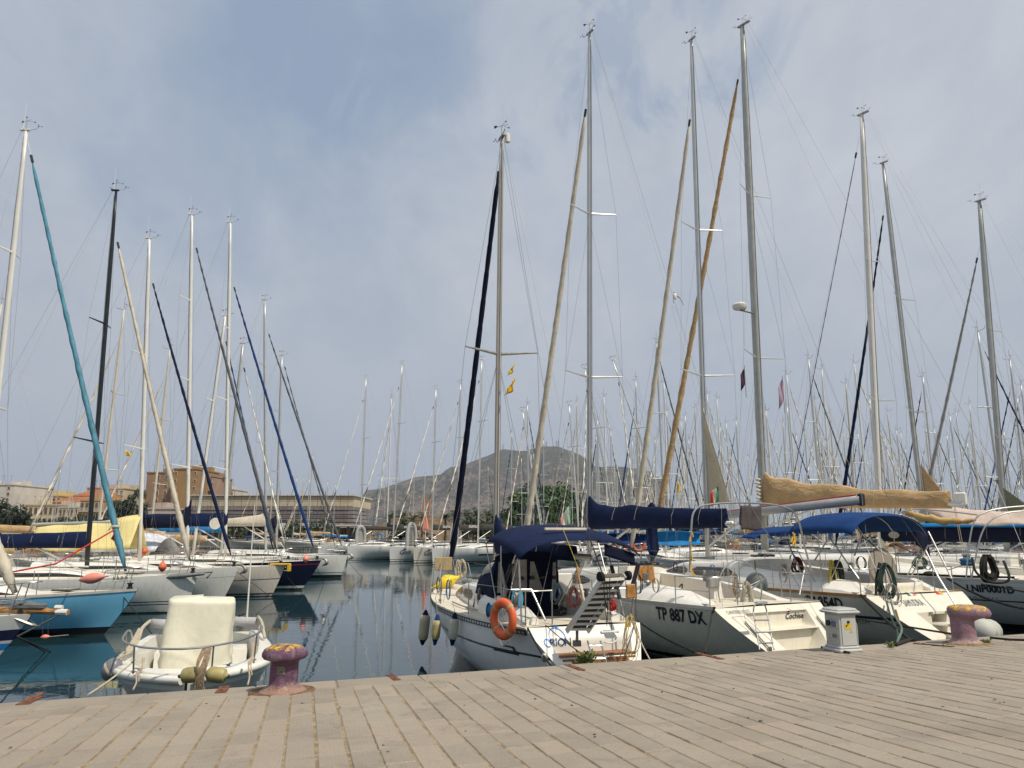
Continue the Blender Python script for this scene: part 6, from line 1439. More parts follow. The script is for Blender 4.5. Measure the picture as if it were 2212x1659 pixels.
    g = MB(); a = L3(b, 1934, 1270, 18.4); g.tube([L3(b, 1895, 1150, 19.6), L3(b, 1938, 1345, 17.8)], .007, 5); g.tube([L3(b, 1860, 1150, 19.6), L3(b, 1938, 1345, 17.8)], .007, 5); b.add(g, 'backstay_leg', wire)
    g = MB(); g.tube([L3(b, 1934, 1318, 17.75), L3(b, 1943, 1348, 17.5)], .03, 6); b.add(g, 'backstay_tensioner', mat('brown leather sleeve', (.2, .1, .04), .7), True)
    put_text('registration_number', 'GA854D', .36, lambda x, y: H.side(2.95 - x * .82, 1.19 + y, -1, .012), txt_d, b.root, bold=.012)
    put_text('builder_name', 'BAVARIA', .2, lambda x, y: H.side(2.35 - x * 1.1, .82 + y, -1, .012), txt_g, b.root)
    # rail clutter
    a = atY(1905, 1212, 18.9)
    coil('hose_hank', 'dark green hose hank hung on the stern rail beside the wheel cover', 'hose', atY(1912, 1218, 18.4), rope_g, .26, .78, 13, .014, 0, 21)
    coil('rope_hank', 'thin grey wire hank below the green hose hank', 'rope', atY(1924, 1262, 18.2), mat('grey cable', (.25, .25, .22), .7), .22, .5, 8, .008, 0, 22)
    ropeline('black strap hanging double from the stern rail', [atY(1900, 1216, 18.6), atY(1893, 1250, 18.5), atY(1892, 1322, 18.2), atY(1899, 1322, 18.2), atY(1901, 1262, 18.5), atY(1905, 1218, 18.6)], rope_d, .035, 'strap', 'strap')
    coil('rope_hank', 'yellow and black rope hank tied on the port rail', 'rope', atY(1795, 1212, 19.6), rope_y, .12, .75, 9, .014, 0, 23)
    coil('rope_hank', 'black rope hank right of the yellow one on the port rail', 'rope', atY(1808, 1212, 19.6), rope_d, .14, .55, 9, .02, 0, 24)
    coil('rope_hank', 'dark maroon rope coil on the coaming behind the plotter', 'rope', atY(1722, 1205, 21), mat('maroon rope', (.1, .03, .035), .9), .16, .4, 9, .016, 0, 25)
    coil('rope_hank', 'green and white rope bundle on the cabin top beside the bimini leg', 'rope', atY(1985, 1202, 23), mat('green fleck rope', (.08, .14, .1), .9), .25, .35, 9, .014, 0, 26)
    g = MB(); g.tube([L3(b, 1701, 1160 + 10, 22), L3(b, 1738, 1255, 19.5)], .02, 8); g.tube([L3(b, 1737, 1232, 19.2), L3(b, 1727, 1285, 18.9)], .02, 8); b.add(g, 'stern_rail', steel, True)
    # crossed bimini legs
    g = MB()
    for p0, p1 in (((1791, 1160), (1855, 1250)), ((1858, 1155), (1915, 1200)), ((1846, 1200), (1862, 1150)), ((1760, 1210), (1790, 1162)), ((2005, 1148), (2056, 1250)), ((1930, 1175), (1975, 1195)), ((1968, 1245), (2005, 1178))):
        g.tube([L3(b, *p0, 20.2), L3(b, *p1, 19.6)], .02, 8)
    b.add(g, 'bimini_leg', steel, True)
    # ropes to the quay
    q = atY(1920, 1411, 13.0); ropeline('heavy black stern line of the cream yacht running down past the pedestal', sagline(w(H.edge(.01, -1, .0, .03)), atY(1972, 1387, 14.3), .05), rope_d, .03)
    ropeline('black spring line crossing the cream hull down to the quay bollard', sagline(atY(1760, 1322, 17.5), atY(2085, 1374, 14.6), .0), rope_d, .02)
    for k, (x0, x1, m_, lab) in enumerate(((1925, 1938, rope_g, 'dark green hose twisting down from the cream yacht to the quay'), (1935, 1948, mat('pale green hose', (.12, .17, .14), .5), 'pale green hose twisting round the dark one'))):
        ropeline(lab, curve([atY(x0 - 10, 1300, 18), atY(x0, 1334, 16.5), atY(x1, 1362 - 4 * k, 15.2), atY(x1 + 3 - 12 * k, 1385, 14.2), atY(x1 + 10 - 18 * k, 1399, 13.6)], 14), m_, .022, 'hose', 'water_hose')
    return b
SA = samudra()

# ---- big grey-white yacht with the tan boom cover
hL = hull_mat('greyish white hull with a thin line', (.60, .61, .60), (('s', -.62, -.58, (.02, .02, .025)), ('z', .05, .22, (.012, .02, .03)), ('z', -1, .0, (.02, .025, .03))), .28, .15)
def bigone():
    th = R(38); b = rboat('big yacht with a tan boom cover, black rope coil and lettered port side', (16.5, 23.1), th, 17.6, 4.7, 1.52, 1.75, 1.2, hL, 1.3, (), 1.6, .84, gel2, cockpit=(.1, .36, .4), toe=alu, deckm=nonskid, pitw=.6, full=1.9)
    H = b.H; w = b.w
    cabin(b, 6.6, 13, 1.5, .85, .62, .36, gel, win=[(.1, .6)], winm=greyl, nt=20)
    rig(b, 11.2, (1603, 55), 1652, 2.2, .34, .2, mat('grey mast', (.42, .42, .38), .45, .4, dirt=.1), [(428, 1.15), (775, 1.5)], alu, furl=(tan, 1590, 150, .085, .155, .965), det=2, wr=.006, topY=-.5)
    boomcover(b, z=4.05, ln=7.6, cm=tan, hf=1.25, hb=.45, w=.3, stack=.3, pw=2.2, swing=-.02, rise=-.03, bm=aluw, bh=.2, tail=.05, noz=2.6)
    e = b.bend; g = MB(); g.bbox(e + V((0, .1, .18)), (.12, .36, .42), .04); b.add(g, 'boom_end_plate', gel)
    rails(b, 2, .65, n=5)
    g = MB(); 
    for k in range(7): g.bbox(b.mbase + V((-.18 - .05 * (k % 2), .0, 1.95 + .15 * k)), (.16, .2, .1), .04)
    b.add(g, 'mast_padding', beige)
    # radar dome on the mast
    q = b.mbase.lerp(b.mtop, (atY(1600, 662, 28).z + .4 - b.mbase.z) / (b.mtop.z - b.mbase.z)); c = b.l(atY(1598, 662, b.w(q).y - .3)); g = MB(); g.lathe([(.05, -.14), (.26, -.12), (.31, -.02), (.31, .06), (.24, .13), (.05, .15)], 20, Matrix.Translation(c)); o = b.add(g, 'radar_dome', white_p, True)
    g = MB(); g.tube([c + V((0, 0, -.16)), V((q.x, q.y, c.z - .22))], .04, 6); b.add(g, 'radar_bracket', steeld, parent=o)
    for sd in (-1, 1):
        g = MB(); g.loft([[V((sd * x, y, z)) for x, z in ((1.15, 1.1), (1.15, 1.5 + h), (1.35, 1.53 + h), (1.85, 1.46 + h * .35), (1.95, 1.36))] for y, h in ((1.8, .05), (2.6, .25), (4.8, .36), (6.6, .5))], True, True); b.add(g, 'coaming', gel, True)
    p = L3(b, 2090, 1222, 23.0); winch(b, p, 2.0, steel); g = MB()
    for k in range(7): g.tube([p + V((math.cos(a / 3) * (.16 + .02 * (k % 3)), math.sin(a / 3) * (.16 + .02 * (k % 3)), .02 + .03 * k)) for a in range(20)], .015, 5)
    b.add(g, 'winch_line', rope_b, True)
    b.add(MB().tube([p + V((0, 0, .05)), L3(b, 2045, 1232, 23.4)], .012, 5), 'winch_tail', rope_b)
    # folded ochre bimini on its frame and the two stainless hoops
    g = MB(); A, B_ = L3(b, 1957, 1108, 23.5), L3(b, 2108, 1124, 22.2); pts = [A.lerp(B_, k / 16) + V((0, 0, .018 * math.sin(k * 1.3) - .12 * math.sin(PI * k / 16))) for k in range(17)]
    g.tube(pts, [.06 + .06 * math.sin(PI * min(1, k / 16 + .1)) + .022 * math.sin(k * 2.3) for k in range(17)], 10); b.add(g, 'rolled_bimini', tan2, 'all')
    for pts in (((1940, 1112), (1952, 1104), (1990, 1100), (2060, 1106), (2110, 1112)), ((2087, 1250), (2093, 1180), (2105, 1125), (2130, 1106), (2170, 1097), (2230, 1092)), ((2098, 1250), (2118, 1160), (2140, 1125), (2175, 1108), (2230, 1103)), ((1955, 1120), (1948, 1112), (1940, 1113))):
        g = MB(); g.tube(curve([L3(b, x, y, 21.8) for x, y in pts], 24), .022, 8); b.add(g, 'bimini_hoop', steel, True)
    put_text('registration_number', 'LNIP0001D', .27, lambda x, y: H.side(2.35 - x * .95, 1.25 + y, -1, .014), txt_d, b.root, bold=.012)
    put_text('builder_name', 'JEANNEAU', .2, lambda x, y: H.side(2.75 - x * 1.1, .95 + y, -1, .014), txt_g, b.root)
    coil('rope_hank', 'thick black rope coil hung on the stern rail of the big yacht', 'rope', atY(2132, 1200, 21.0), rope_d, .34, .62, 12, .035, R(20), 31)
    ropeline('black rope loop drooping below the thick coil', curve([atY(2100, 1205, 21), atY(2108, 1235, 20.8), atY(2135, 1256, 20.6), atY(2170, 1258, 20.6), atY(2180, 1245, 20.6), atY(2168, 1212, 21)], 18), rope_d, .035)
    g = MB(); rr = random.Random(8)
    for k in range(3): g.tube(curve([w(H.edge(.03 + .05 * q, -1, .02 + rr.uniform(0, .08), .06 + rr.uniform(0, .05))) for q in range(6)], 20), .025, 5)
    g.ball(w(H.edge(.17, -1, .05, .12)), .14, 10, 6, (1.4, 1.4, .6)); tag(g.build('rope_pile', rope_d, None, True), 'black ropes piled along the deck edge of the big yacht', 'rope')
    ropeline('black bow spring curving down the lettered port side', sagline(w(H.edge(.14, -1, .0, .02)), atY(2230, 1318, 18), .15), rope_d, .03)
    ropeline('black stern line dropping to the right edge of the quay', sagline(atY(2120, 1262, 20.6), atY(2240, 1285, 20.8), -.02), rope_d, .025)
    # grey round tender bow lying behind the bollard
    r = thing('inflatable_dinghy', 'pale grey inflatable dinghy bow showing behind the right bollard', 'dinghy', (0, 0, 0)); c0 = atY(2126, 1374, 16.2)
    g = MB(); g.tube(curve([c0 + V((.75, 1.9, .1)), c0 + V((.35, .9, .12)), c0 + V((.02, .3, .1)), c0 + V((.08, .1, .05)), c0 + V((.25, .4, .0)), c0 + V((1.1, 1.6, -.1))], 20), .27, 16); g.build('tube', mat('pale grey tube', (.43, .43, .38), .65, var=.1), r, True)
    return b
LN = bigone()

# ---- the yachts further along, sterns beyond the frame
def stern_off(label, mastpx, Y, th, L, top, cm, spr, furl, bm, mm=alu, ym=9.5, chord=.2, wid=.14, z=2.75, ln=6.5, cover=None, seed=1, topY=0, B=4.2):
    X = (mastpx - 1106) / 1633 * Y; f = V((-math.sin(th), math.cos(th), 0)); pos = V((X, Y, 0)) - f * ym
    H = Hull(L, B, 1.4, 1.6, over=1.1, stern=.84, ts=.8, bxs=1.6); b = Boat('sailing_yacht', label, 'sailing yacht', pos, th, H, GR)
    hull_parts(b, h4, nonskid, 26, 8, cockpit=(.1, .36, .4), toe=alu); cabin(b, 5.6, 11, 1.35, .8, .6, .34, gel)
    rig(b, ym, top, mastpx, 2.05, chord, wid, mm, spr, alu, furl=furl, det=2, topY=topY)
    if cover: boomcover(b, **cover)
    rails(b, 1, .62, n=5); return b
m1 = stern_off('yacht with a long light blue and navy boom cover and a white mast', 1902, 33.0, R(36), 15, (1861, 247), None, [(563, .7), (865, 1.25)], (greyc, 1855, 292, .02, .025), alu, aluw, chord=.3, wid=.22, cover=dict(z=2.62, ln=7.4, cm=navyd, hf=.62, hb=.55, w=.26, stack=.0, swing=.0, noz=.4))
def bluetop():
    b = m1; ym = b.mbase.y; o = V((b.mbase.x, ym - .12, 2.62)); g = MB()
    def F(u, v): a = PI * (.12 + .76 * v); return o + V((-math.cos(a) * .17, -(.9 + 5.4 * u), .40 + .24 * math.sin(a) + (.02 - .04 * u)))
    g.shell(F, 16, 8, .014); b.add(g, 'cover_flap', cyan, 'all')
    g = MB(); c = o + V((-.255, -.62, .18)); g.lathe([(.001, 0), (.18, 0)], 16, Matrix.Translation(c) @ Matrix.Rotation(R(-90), 4, 'Y') @ Matrix.Diagonal((.8, 1.3, 1, 1))); b.add(g, 'cover_badge', beige)
bluetop()
m2 = stern_off('yacht with a leaning silver mast, navy furled sail and small tan clew', 2000, 36.5, R(38), 14.5, (1907, 352), None, [(648, 1.15), (890, 1.4)], (navy, 1900, 440, .05, .11), alu, mat('silver grey mast', (.45, .45, .42), .45, .4), chord=.22, wid=.17, topY=-.3, cover=dict(z=3.0, ln=5.5, cm=blue, hf=.5, hb=.3, w=.22))
g_ = MB(); m0 = m2.mbase; g_.shell(lambda u, v: V((m0.x + .02 * math.sin(v * 6), m0.y - .12 - u * 1.3 * (1 - v) - .02, 4.1 + v * 2.1)), 6, 12, .012); m2.add(g_, 'mainsail_clew', tan, 'all')
m3 = stern_off('rightmost tall grey mast yacht with a grey furled sail', 2172, 34.5, R(38), 14, (2115, 434), None, [(716, .85), (948, 1.3)], (greyl, 2104, 535, .045, .095), alu, mat('grey mast two', (.4, .41, .38), .45, .4), chord=.26, wid=.2, topY=-.3, cover=dict(z=3.1, ln=5.0, cm=beige, hf=.5, hb=.3, w=.22))
g_ = MB(); m0 = m3.mbase; g_.shell(lambda u, v: V((m0.x + .02 * math.sin(v * 6), m0.y - .12 - u * .9 * (1 - abs(2 * v - .6)) - .02, 3.6 + v * 1.7)), 6, 12, .012); m3.add(g_, 'mainsail_clew', mat('olive grey cloth', (.2, .2, .14), .9), 'all')
def right_clutter():
    # pale pink awning at the right edge
    p = atY(2150, 1118, 27); g = MB(); g.shell(lambda u, v: atY(lerp(2062, 2300, u), lerp(1100 - 10 * math.sin(PI * min(1, u * 2)), 1134, v), lerp(27, 24, u)) + V((0, 2.0 * (1 - v), .03 * math.sin(u * 14))), 14, 6, .015)
    tag(g.build('sun_awning', mat('pale pink cloth', (.55, .44, .37), .9, wrinkle=1.5), None, 'all'), 'pale pinkish sun awning stretched at the right edge', 'awning')
    # an Italian ensign, a pale flag, dark pennants
    def flag(lab, px, py, Y, w_, h_, cols, droop=.3, nm='flag'):
        r = thing(nm, lab, 'flag', atY(px, py, Y)); n = len(cols)
        for k, c in enumerate(cols):
            g = MB(); g.shell(lambda u, v: V(((k + u) / n * w_ * .55, .05 * math.sin((k + u) * 4 + v * 3), -h_ * v - droop * (k + u) / n * h_ * 1.6)), 4, 6, .006); g.build('stripe' if n > 1 else 'cloth', c, r, 'all')
        g = MB(); g.tube([(0, 0, .1), (0, 0, -h_ - .5)], .012, 5); g.build('staff', steeld, r)
    flag('Italian tricolour hanging limp before the tan clew', 1552, 1050, 24, -.5, .45, [green, whitec, red])
    flag('pale green and white flag hanging before the ficus', 1232, 1088, 30, -.8, .75, [mat('pale green flag', (.3, .5, .3), .8), whitec, mat('pale red flag', (.55, .3, .25), .8)], .5)
    flag('faded violet banner hanging in the rigging right of the thick mast', 1690, 818, 26, -.34, .75, [mat('faded violet cloth', (.36, .25, .33), .85)])
    flag('small dark pennant hanging left of the thick mast', 1608, 795, 25, -.3, .55, [mat('dark plum cloth', (.06, .03, .05), .85)])
    flag('small yellow flag below the tan furled sail', 1462, 1035, 34, .2, .5, [yellow])
    # orange lifebuoys and blue covers among the middle boats
    for px, py, Y, lab in ((1344, 1180, 40, 'small orange lifebuoy on the rail behind the navy boom cover'), (1380, 1178, 40, 'second small orange lifebuoy right behind the end of the navy cover')):
        r = thing('lifebuoy', lab, 'lifebuoy', atY(px, py, Y)); g = MB(); g.loft([[V((math.cos(a) * (.28 + .07 * math.cos(c)), .05 * math.sin(c), math.sin(a) * (.28 + .07 * math.cos(c)))) for c in [2 * PI * j / 10 for j in range(10)]] for a in [2 * PI * i / 24 for i in range(25)]], True); g.build('ring', orange, r, 'all')
    for px, py, Y, w_, h_, m_, lab, n in ((1410, 1145, 33, .5, 2.4, navy, 'navy cover panel hanging right of the navy boom end', 'deck_bag'), (1455, 1163, 36, 2.6, .7, cyan, 'bright blue boat cover in the gap under the silver boom', 'boat_cover'), (1345, 1163, 36, 2.4, .5, blue, 'royal blue boom cover seen below the navy one', 'boat_cover')):
        p = atY(px, py, Y); g = MB(); g.shell(lambda u, v: p + V(((u - .5) * w_, .25 * math.sin(PI * v) + .05 * math.sin(u * 9), (v - .5) * h_ * (.7 + .3 * math.sin(PI * u)))), 12, 8, .02); tag(g.build(n, m_, None, 'all'), lab, 'cover')
right_clutter()

# ------------------------------------------------------------ things on and at the quay
def purple_mat(name, col, rusty=(.26, .13, .07), ylo=.44):
    m = bpy.data.materials.new(name); m.use_nodes = True; t = NT(m.node_tree); b = m.node_tree.nodes['Principled BSDF']; tc = t.new('ShaderNodeTexCoord').outputs['Object']; sp = t.new('ShaderNodeSeparateXYZ', {0: tc}); z = sp.outputs[2]
    n = t.noise(tc, 9, 6, .65); n2 = t.noise(tc, 26, 5, .7)
    c = t.mix(t.ramp(n, [(.35, 0), (.65, 1)]), col, tuple(x * 1.35 for x in col)); c = t.mix(t.ramp(t.noise(tc, 5, 5, .6), [(.5, 0), (.7, .55)]), c, (.34, .27, .29))
    yel = t.ramp(t.math('ADD', t.math('MULTIPLY', t.math('SUBTRACT', z, ylo), 6.0), t.math('SUBTRACT', n2, .5)), [(.40, 0), (.50, 1)])
    hole = t.ramp(t.noise(tc, 14, 6, .7, .8), [(.47, 1), (.53, 0)]); c = t.mix(t.math('MULTIPLY', yel, hole), c, (.62, .36, .02))
    c = t.mix(t.ramp(t.noise(tc, 21, 6, .7), [(.63, 0), (.68, 1)]), c, (.06, .04, .045))
    ru = t.ramp(t.math('ADD', t.math('MULTIPLY', z, -4.2), n), [(-.02 + .0, 0), (.28, 1)]); ru = t.ramp(t.math('ADD', t.math('MULTIPLY', z, -3.6), t.math('MULTIPLY', n2, 1.1)), [(.12, 0), (.34, 1)])
    c = t.mix(ru, c, t.mix(n, rusty, (.36, .24, .2))); t.l.new(c, b.inputs['Base Color']); b.inputs['Roughness'].default_value = .55
    h = t.math('ADD', t.math('MULTIPLY', n2, .6), hole); bn = t.new('ShaderNodeBump', {'Height': h, 'Distance': .006, 'Strength': .7}); t.l.new(bn.outputs[0], b.inputs['Normal']); return m
pur1 = purple_mat('chipped purple paint', (.10, .042, .082), ylo=.44); pur2 = purple_mat('faded pink purple paint', (.2, .115, .145), (.36, .25, .2), .52)
def bollards():
    p = onq(611, 1494); r = thing('bollard', 'purple mushroom bollard with chipped yellow top beside the small motorboat', 'bollard', p, 0, 'bollards on the quay'); r.scale = (.93, .93, .93)
    s = .94; prof = [(.33, -.02), (.325, .0), (.29, .02), (.24, .05), (.19, .09), (.182, .14), (.178, .2), (.178, .34), (.182, .365), (.22, .375), (.265, .39), (.288, .42), (.287, .455), (.262, .495), (.2, .53), (.1, .55), (.01, .555)]
    g = MB(); g.lathe([(a * s, z) for a, z in prof], 40); g.v = [v + V((noise.noise(v * 7) * .01, noise.noise(v * 7 + V((5, 0, 0))) * .01, noise.noise(v * 6 + V((0, 5, 0))) * .006)) for v in g.v]; g.build('body', pur1, r, 'all')
    g = MB(); g.lathe([(.42, -.02), (.41, .004), (.3, .016), (.1, .02)], 36); g.v = [V((v.x * (1 + .12 * noise.noise(v * 3)), v.y * (1 + .12 * noise.noise(v * 4)), v.z)) for v in g.v]; g.build('base_plate', mat('rust stained mortar', (.2, .12, .075), .95, var=.5, vscale=9, bump=1), r, 'all')
    g = MB(); g.bbox((.012, -.162, .27), (.1, .02, .1), .006); o = g.build('number_plate', mat('corroded brass', (.22, .2, .15), .6, .3, var=.4, vscale=30, bump=1), r)
    g = MB(); g.tube([V((.012 + math.cos(a) * .034, -.174, .27 + math.sin(a) * .034)) for a in [k * PI / 10 for k in range(21)]], .004, 6, False); g.tube([V((.0 + x, -.174, .27 + z)) for x, z in ((0, .012), (.012, .02), (.024, .012), (.012, -.0), (.0, -.016), (.026, -.016))], .004, 5); g.build('plate_ring', o.data.materials[0], o)
    p = onq(2090, 1391); r = thing('bollard', 'faded pinkish bollard with a hooked head at the right', 'bollard', p + QE * .0, 0, 'bollards on the quay'); r.scale = (.9, .9, .9); s = .98
    rings = []; n = 28
    secs = [(0, 0, .36, .32, -.02), (0, 0, .34, .3, .02), (-.02, 0, .24, .22, .07), (-.04, 0, .205, .19, .15), (-.05, 0, .2, .185, .3), (-.05, 0, .205, .19, .4), (0.0, 0, .26, .2, .44), (.09, 0, .36, .24, .47), (.1, 0, .385, .26, .53), (.08, 0, .37, .25, .6), (.06, 0, .33, .22, .65), (.04, 0, .2, .14, .675)]
    for cx, cy, rx, ry, z in secs: rings.append([V((cx + math.cos(2 * PI * j / n) * rx, cy + math.sin(2 * PI * j / n) * ry, z * 1.02)) * s for j in range(n)])
    # finer in between
    fine = []
    for k in range(len(rings) - 1):
        for q in (0, .5): fine.append([a.lerp(c, q) for a, c in zip(rings[k], rings[k + 1])])
    fine.append(rings[-1]); g = MB(); g.loft(fine, True, True); g.v = [v + V((noise.noise(v * 6) * .014, noise.noise(v * 6 + V((5, 0, 0))) * .014, noise.noise(v * 6 + V((0, 5, 0))) * .008)) for v in g.v]; o = g.build('body', pur2, r, 'all')
    g = MB(); g.lathe([(.46, -.03), (.43, .008), (.32, .04), (.1, .05)], 30); g.v = [V((v.x * (1 + .2 * noise.noise(v * 3)) + .06, v.y * (1 + .2 * noise.noise(v * 4)), v.z)) for v in g.v]; g.build('base_plate', mat('crumbling mortar', (.27, .19, .11), .95, var=.4, vscale=12, bump=2), r, 'all')
bollards()
def pedestal():
    p = onq(1836, 1409); p = p + QJ * .16; rz = math.atan2(QE.y, QE.x); r = thing('power_pedestal', 'grey mooring power pedestal with sockets and yellow warning stickers', 'power pedestal', p, rz - R(4)); r.scale = (.92, .92, .95); gp = mat('pale grey painted steel', (.42, .43, .41), .42, var=.06, dirt=.25, coat=.1); H_ = .60
    g = MB(); g.bbox((0, 0, .03), (.46, .44, .06), .02); g.bbox((0, 0, .075), (.40, .38, .05), .02); g.build('plinth', gp, r)
    g = MB(); g.bbox((0, 0, .34), (.34, .34, .5), .012); g.build('cabinet', gp, r)
    g = MB(); g.bbox((.01, -.176, .33), (.28, .012, .44), .004); o = g.build('door', mat('pale grey door', (.47, .48, .45), .4, var=.05), r); g = MB(); g.lathe([(.02, 0), (.02, .02), (.012, .03)], 10, Matrix.Translation(V((.0, -.185, .47))) @ Matrix.Rotation(R(90), 4, 'X')); g.build('lock', black, o)
    g = MB(); g.bbox((0, 0, .615), (.46, .46, .05), .02); g.bbox((0, 0, .65), (.40, .40, .05), .024); g.build('lid', gp, r, True)
    for k, x in enumerate((-.06, .06)):
        Mx = Matrix.Translation(V((-.175, -.02 + x * 1.1, .44))) @ Matrix.Rotation(R(-90), 4, 'Y'); g = MB(); g.bbox((-.178, -.02 + x * 1.1, .44), (.03, .11, .13), .01); o = g.build('socket', gp, r); g = MB(); g.lathe([(.045, 0), (.045, .05), (.035, .055), (.01, .05)], 16, Mx); g.build('socket_cover', mat('blue grey plastic', (.1, .13, .2), .5) if k == 0 else black, o, True)
    g = MB(); g.bbox((-.18, -.05, .25), (.03, .09, .05), .008); g.tube([(-.19, -.05, .27), (-.25, -.05, .25), (-.25, -.05, .2)], .013, 8); g.build('water_tap', steeld, r)
    g = MB(); g.bbox((.21, .0, .48), (.1, .1, .07), .02); g.tube(curve([(.24, 0, .46), (.3, -.02, .4), (.3, -.02, .1), (.32, 0, -.05)], 12), .011, 8); g.build('plug_and_cable', mat('grey plug', (.42, .43, .42), .5), r, True)
    g = MB(); g.loft([[V((-.07, y, .44)), V((.05, y, .452)), V((.05, y, .37)), V((-.07, y, .36))] for y in (-.187, -.184)], True, True); g.loft([[V((.02, y, .31)), V((.07, y, .31)), V((.045, y, .36))] for y in (-.187, -.184)], True, True); g.build('warning_sticker', mat('sticker yellow', (.75, .5, .02), .5), r)
    g = MB(); g.add([(-.04 + x, -.189, .405 + z) for x, z in ((-.015, .02), (-.006, .01), (0, .02), (.006, .01), (.015, .02), (.011, -.005), (0, -.02), (-.011, -.005))], [tuple(range(8))]); g.add([(.045 + x, -.189, .322 + z) for x, z in ((-.004, .022), (.004, .022), (0, .012), (.006, .012), (-.004, -.006), (0, .008), (-.006, .008))], [tuple(range(7))]); g.build('sticker_symbol', black, r)
pedestal()
def quay_things():
    for k, (x0, y0, x1, y1, w_, lab) in enumerate(((48, 1524, 82, 1506, .13, 'rusty flat iron plate at the left end of the quay edge'), (476, 1498, 486, 1484, .1, 'small rusty plate by the fenders of the motorboat'), (842, 1459, 858, 1471, .09, 'rusty bolted plate beside the purple mushroom bollard'), (1224, 1437, 1258, 1449, .09, 'rusty plate under the stern of the small white yacht'), (1505, 1412, 1560, 1425, .08, 'long rusty strip at the black mooring line'), (1975, 1391, 2060, 1398, .07, 'thin rusty strip left of the right bollard'))):
        a, c = onq(x0, y0), onq(x1, y1); d = (c - a).normalized(); n = QN.cross(d).normalized() * w_ / 2; up = QN * .014; g = MB()
        if k == 1: n = QE * .06
        g.loft([[a - n, a + n, a + n + up, a - n + up], [c - n, c + n, c + n + up, c - n + up]], True, True)
        r = tag(g.build('iron_plate', rust), lab, 'iron plate', 'iron plates on the quay edge')
        g = MB(); 
        for q in (.25, .75): g.lathe([(.018, 0), (.016, .012), (.005, .016)], 8, Matrix.Translation(a.lerp(c, q) + up))
        g.build('bolt', rust, r)
    ropeline('black cable lying on the quay at the foot of the pedestal', [onq(1775, 1401) + QN * .02, onq(1800, 1405) + QN * .02, onq(1835, 1413) + QN * .02], rope_d, .018, 'cable', 'cable')
    ropeline('black mooring rope lying along the quay right of the pedestal', curve([onq(1935, 1397) + QN * .03, onq(1960, 1388) + QN * .03, onq(1972, 1385) + QN * .02, atY(1975, 1384, 13)], 10), rope_d, .03)
    ropeline('dark mooring line lying on the quay from the right bollard', [onq(2140, 1380) + QN * .02, onq(2180, 1384) + QN * .02, onq(2240, 1386) + QN * .02], rope_d, .02)
    ropeline('pale rope from the motorboat across the water to the left quay edge', sagline(atY(292, 1425, 10.6), onq(190, 1505) + QN * .02, .02), rope_w, .012)
    # weeds sprouting at the edge
    def weed(lab, p, n, h, seed, mm):
        rr = random.Random(seed); g = MB()
        for k in range(n):
            a = rr.uniform(0, 2 * PI); o = p + V((rr.uniform(-.12, .12) * n / 60, rr.uniform(-.03, .03), 0)); d = V((math.cos(a) * .6, math.sin(a) * .4, 1)).normalized() * h * rr.uniform(.4, 1); s_ = d.cross(V((.3, 1, .2))).normalized() * .014
            for q in (.35, .6, .85, 1): c = o + d * q; e = V((rr.uniform(-.06, .06), rr.uniform(-.04, .04), rr.uniform(-.0, .05))); g.add([c, c + e * .5 + s_, c + e, c + e * .5 - s_], [(0, 1, 2, 3)])
            g.tube([o, o + d], .003, 3)
        return tag(g.build('weed_tuft', mm), lab, 'weeds', 'weeds in the quay edge')
    wm = mat('weed leaves', (.13, .17, .03), .6, var=.5, vscale=20, col2=(.06, .1, .02))
    weed('leafy green weed growing at the quay edge before the teak stern step', atY(1262, 1431, 11.15) + V((0, .03, -.04)), 60, .2, 1, wm); weed('small green weed sprig right of the pedestal', onq(1923, 1400), 14, .1, 2, wm); weed('low green weed at the foot of the right bollard', onq(2128, 1392), 20, .06, 3, wm)
    rr = random.Random(5); g = MB()
    for k in range(90):
        p = Q(rr.uniform(0, 16), rr.uniform(-6, -.1), .004); s_ = rr.uniform(.004, .012); g.box(p + QN * s_ * .3, (s_ * 2, s_ * rr.uniform(1, 2.4), s_), rr.uniform(0, 3))
    tag(g.build('gravel', mat('quay grit', (.22, .19, .15), .9, var=.6, vscale=40)), 'loose grit and pebbles scattered on the paving', 'grit', None, 'stuff')
quay_things()

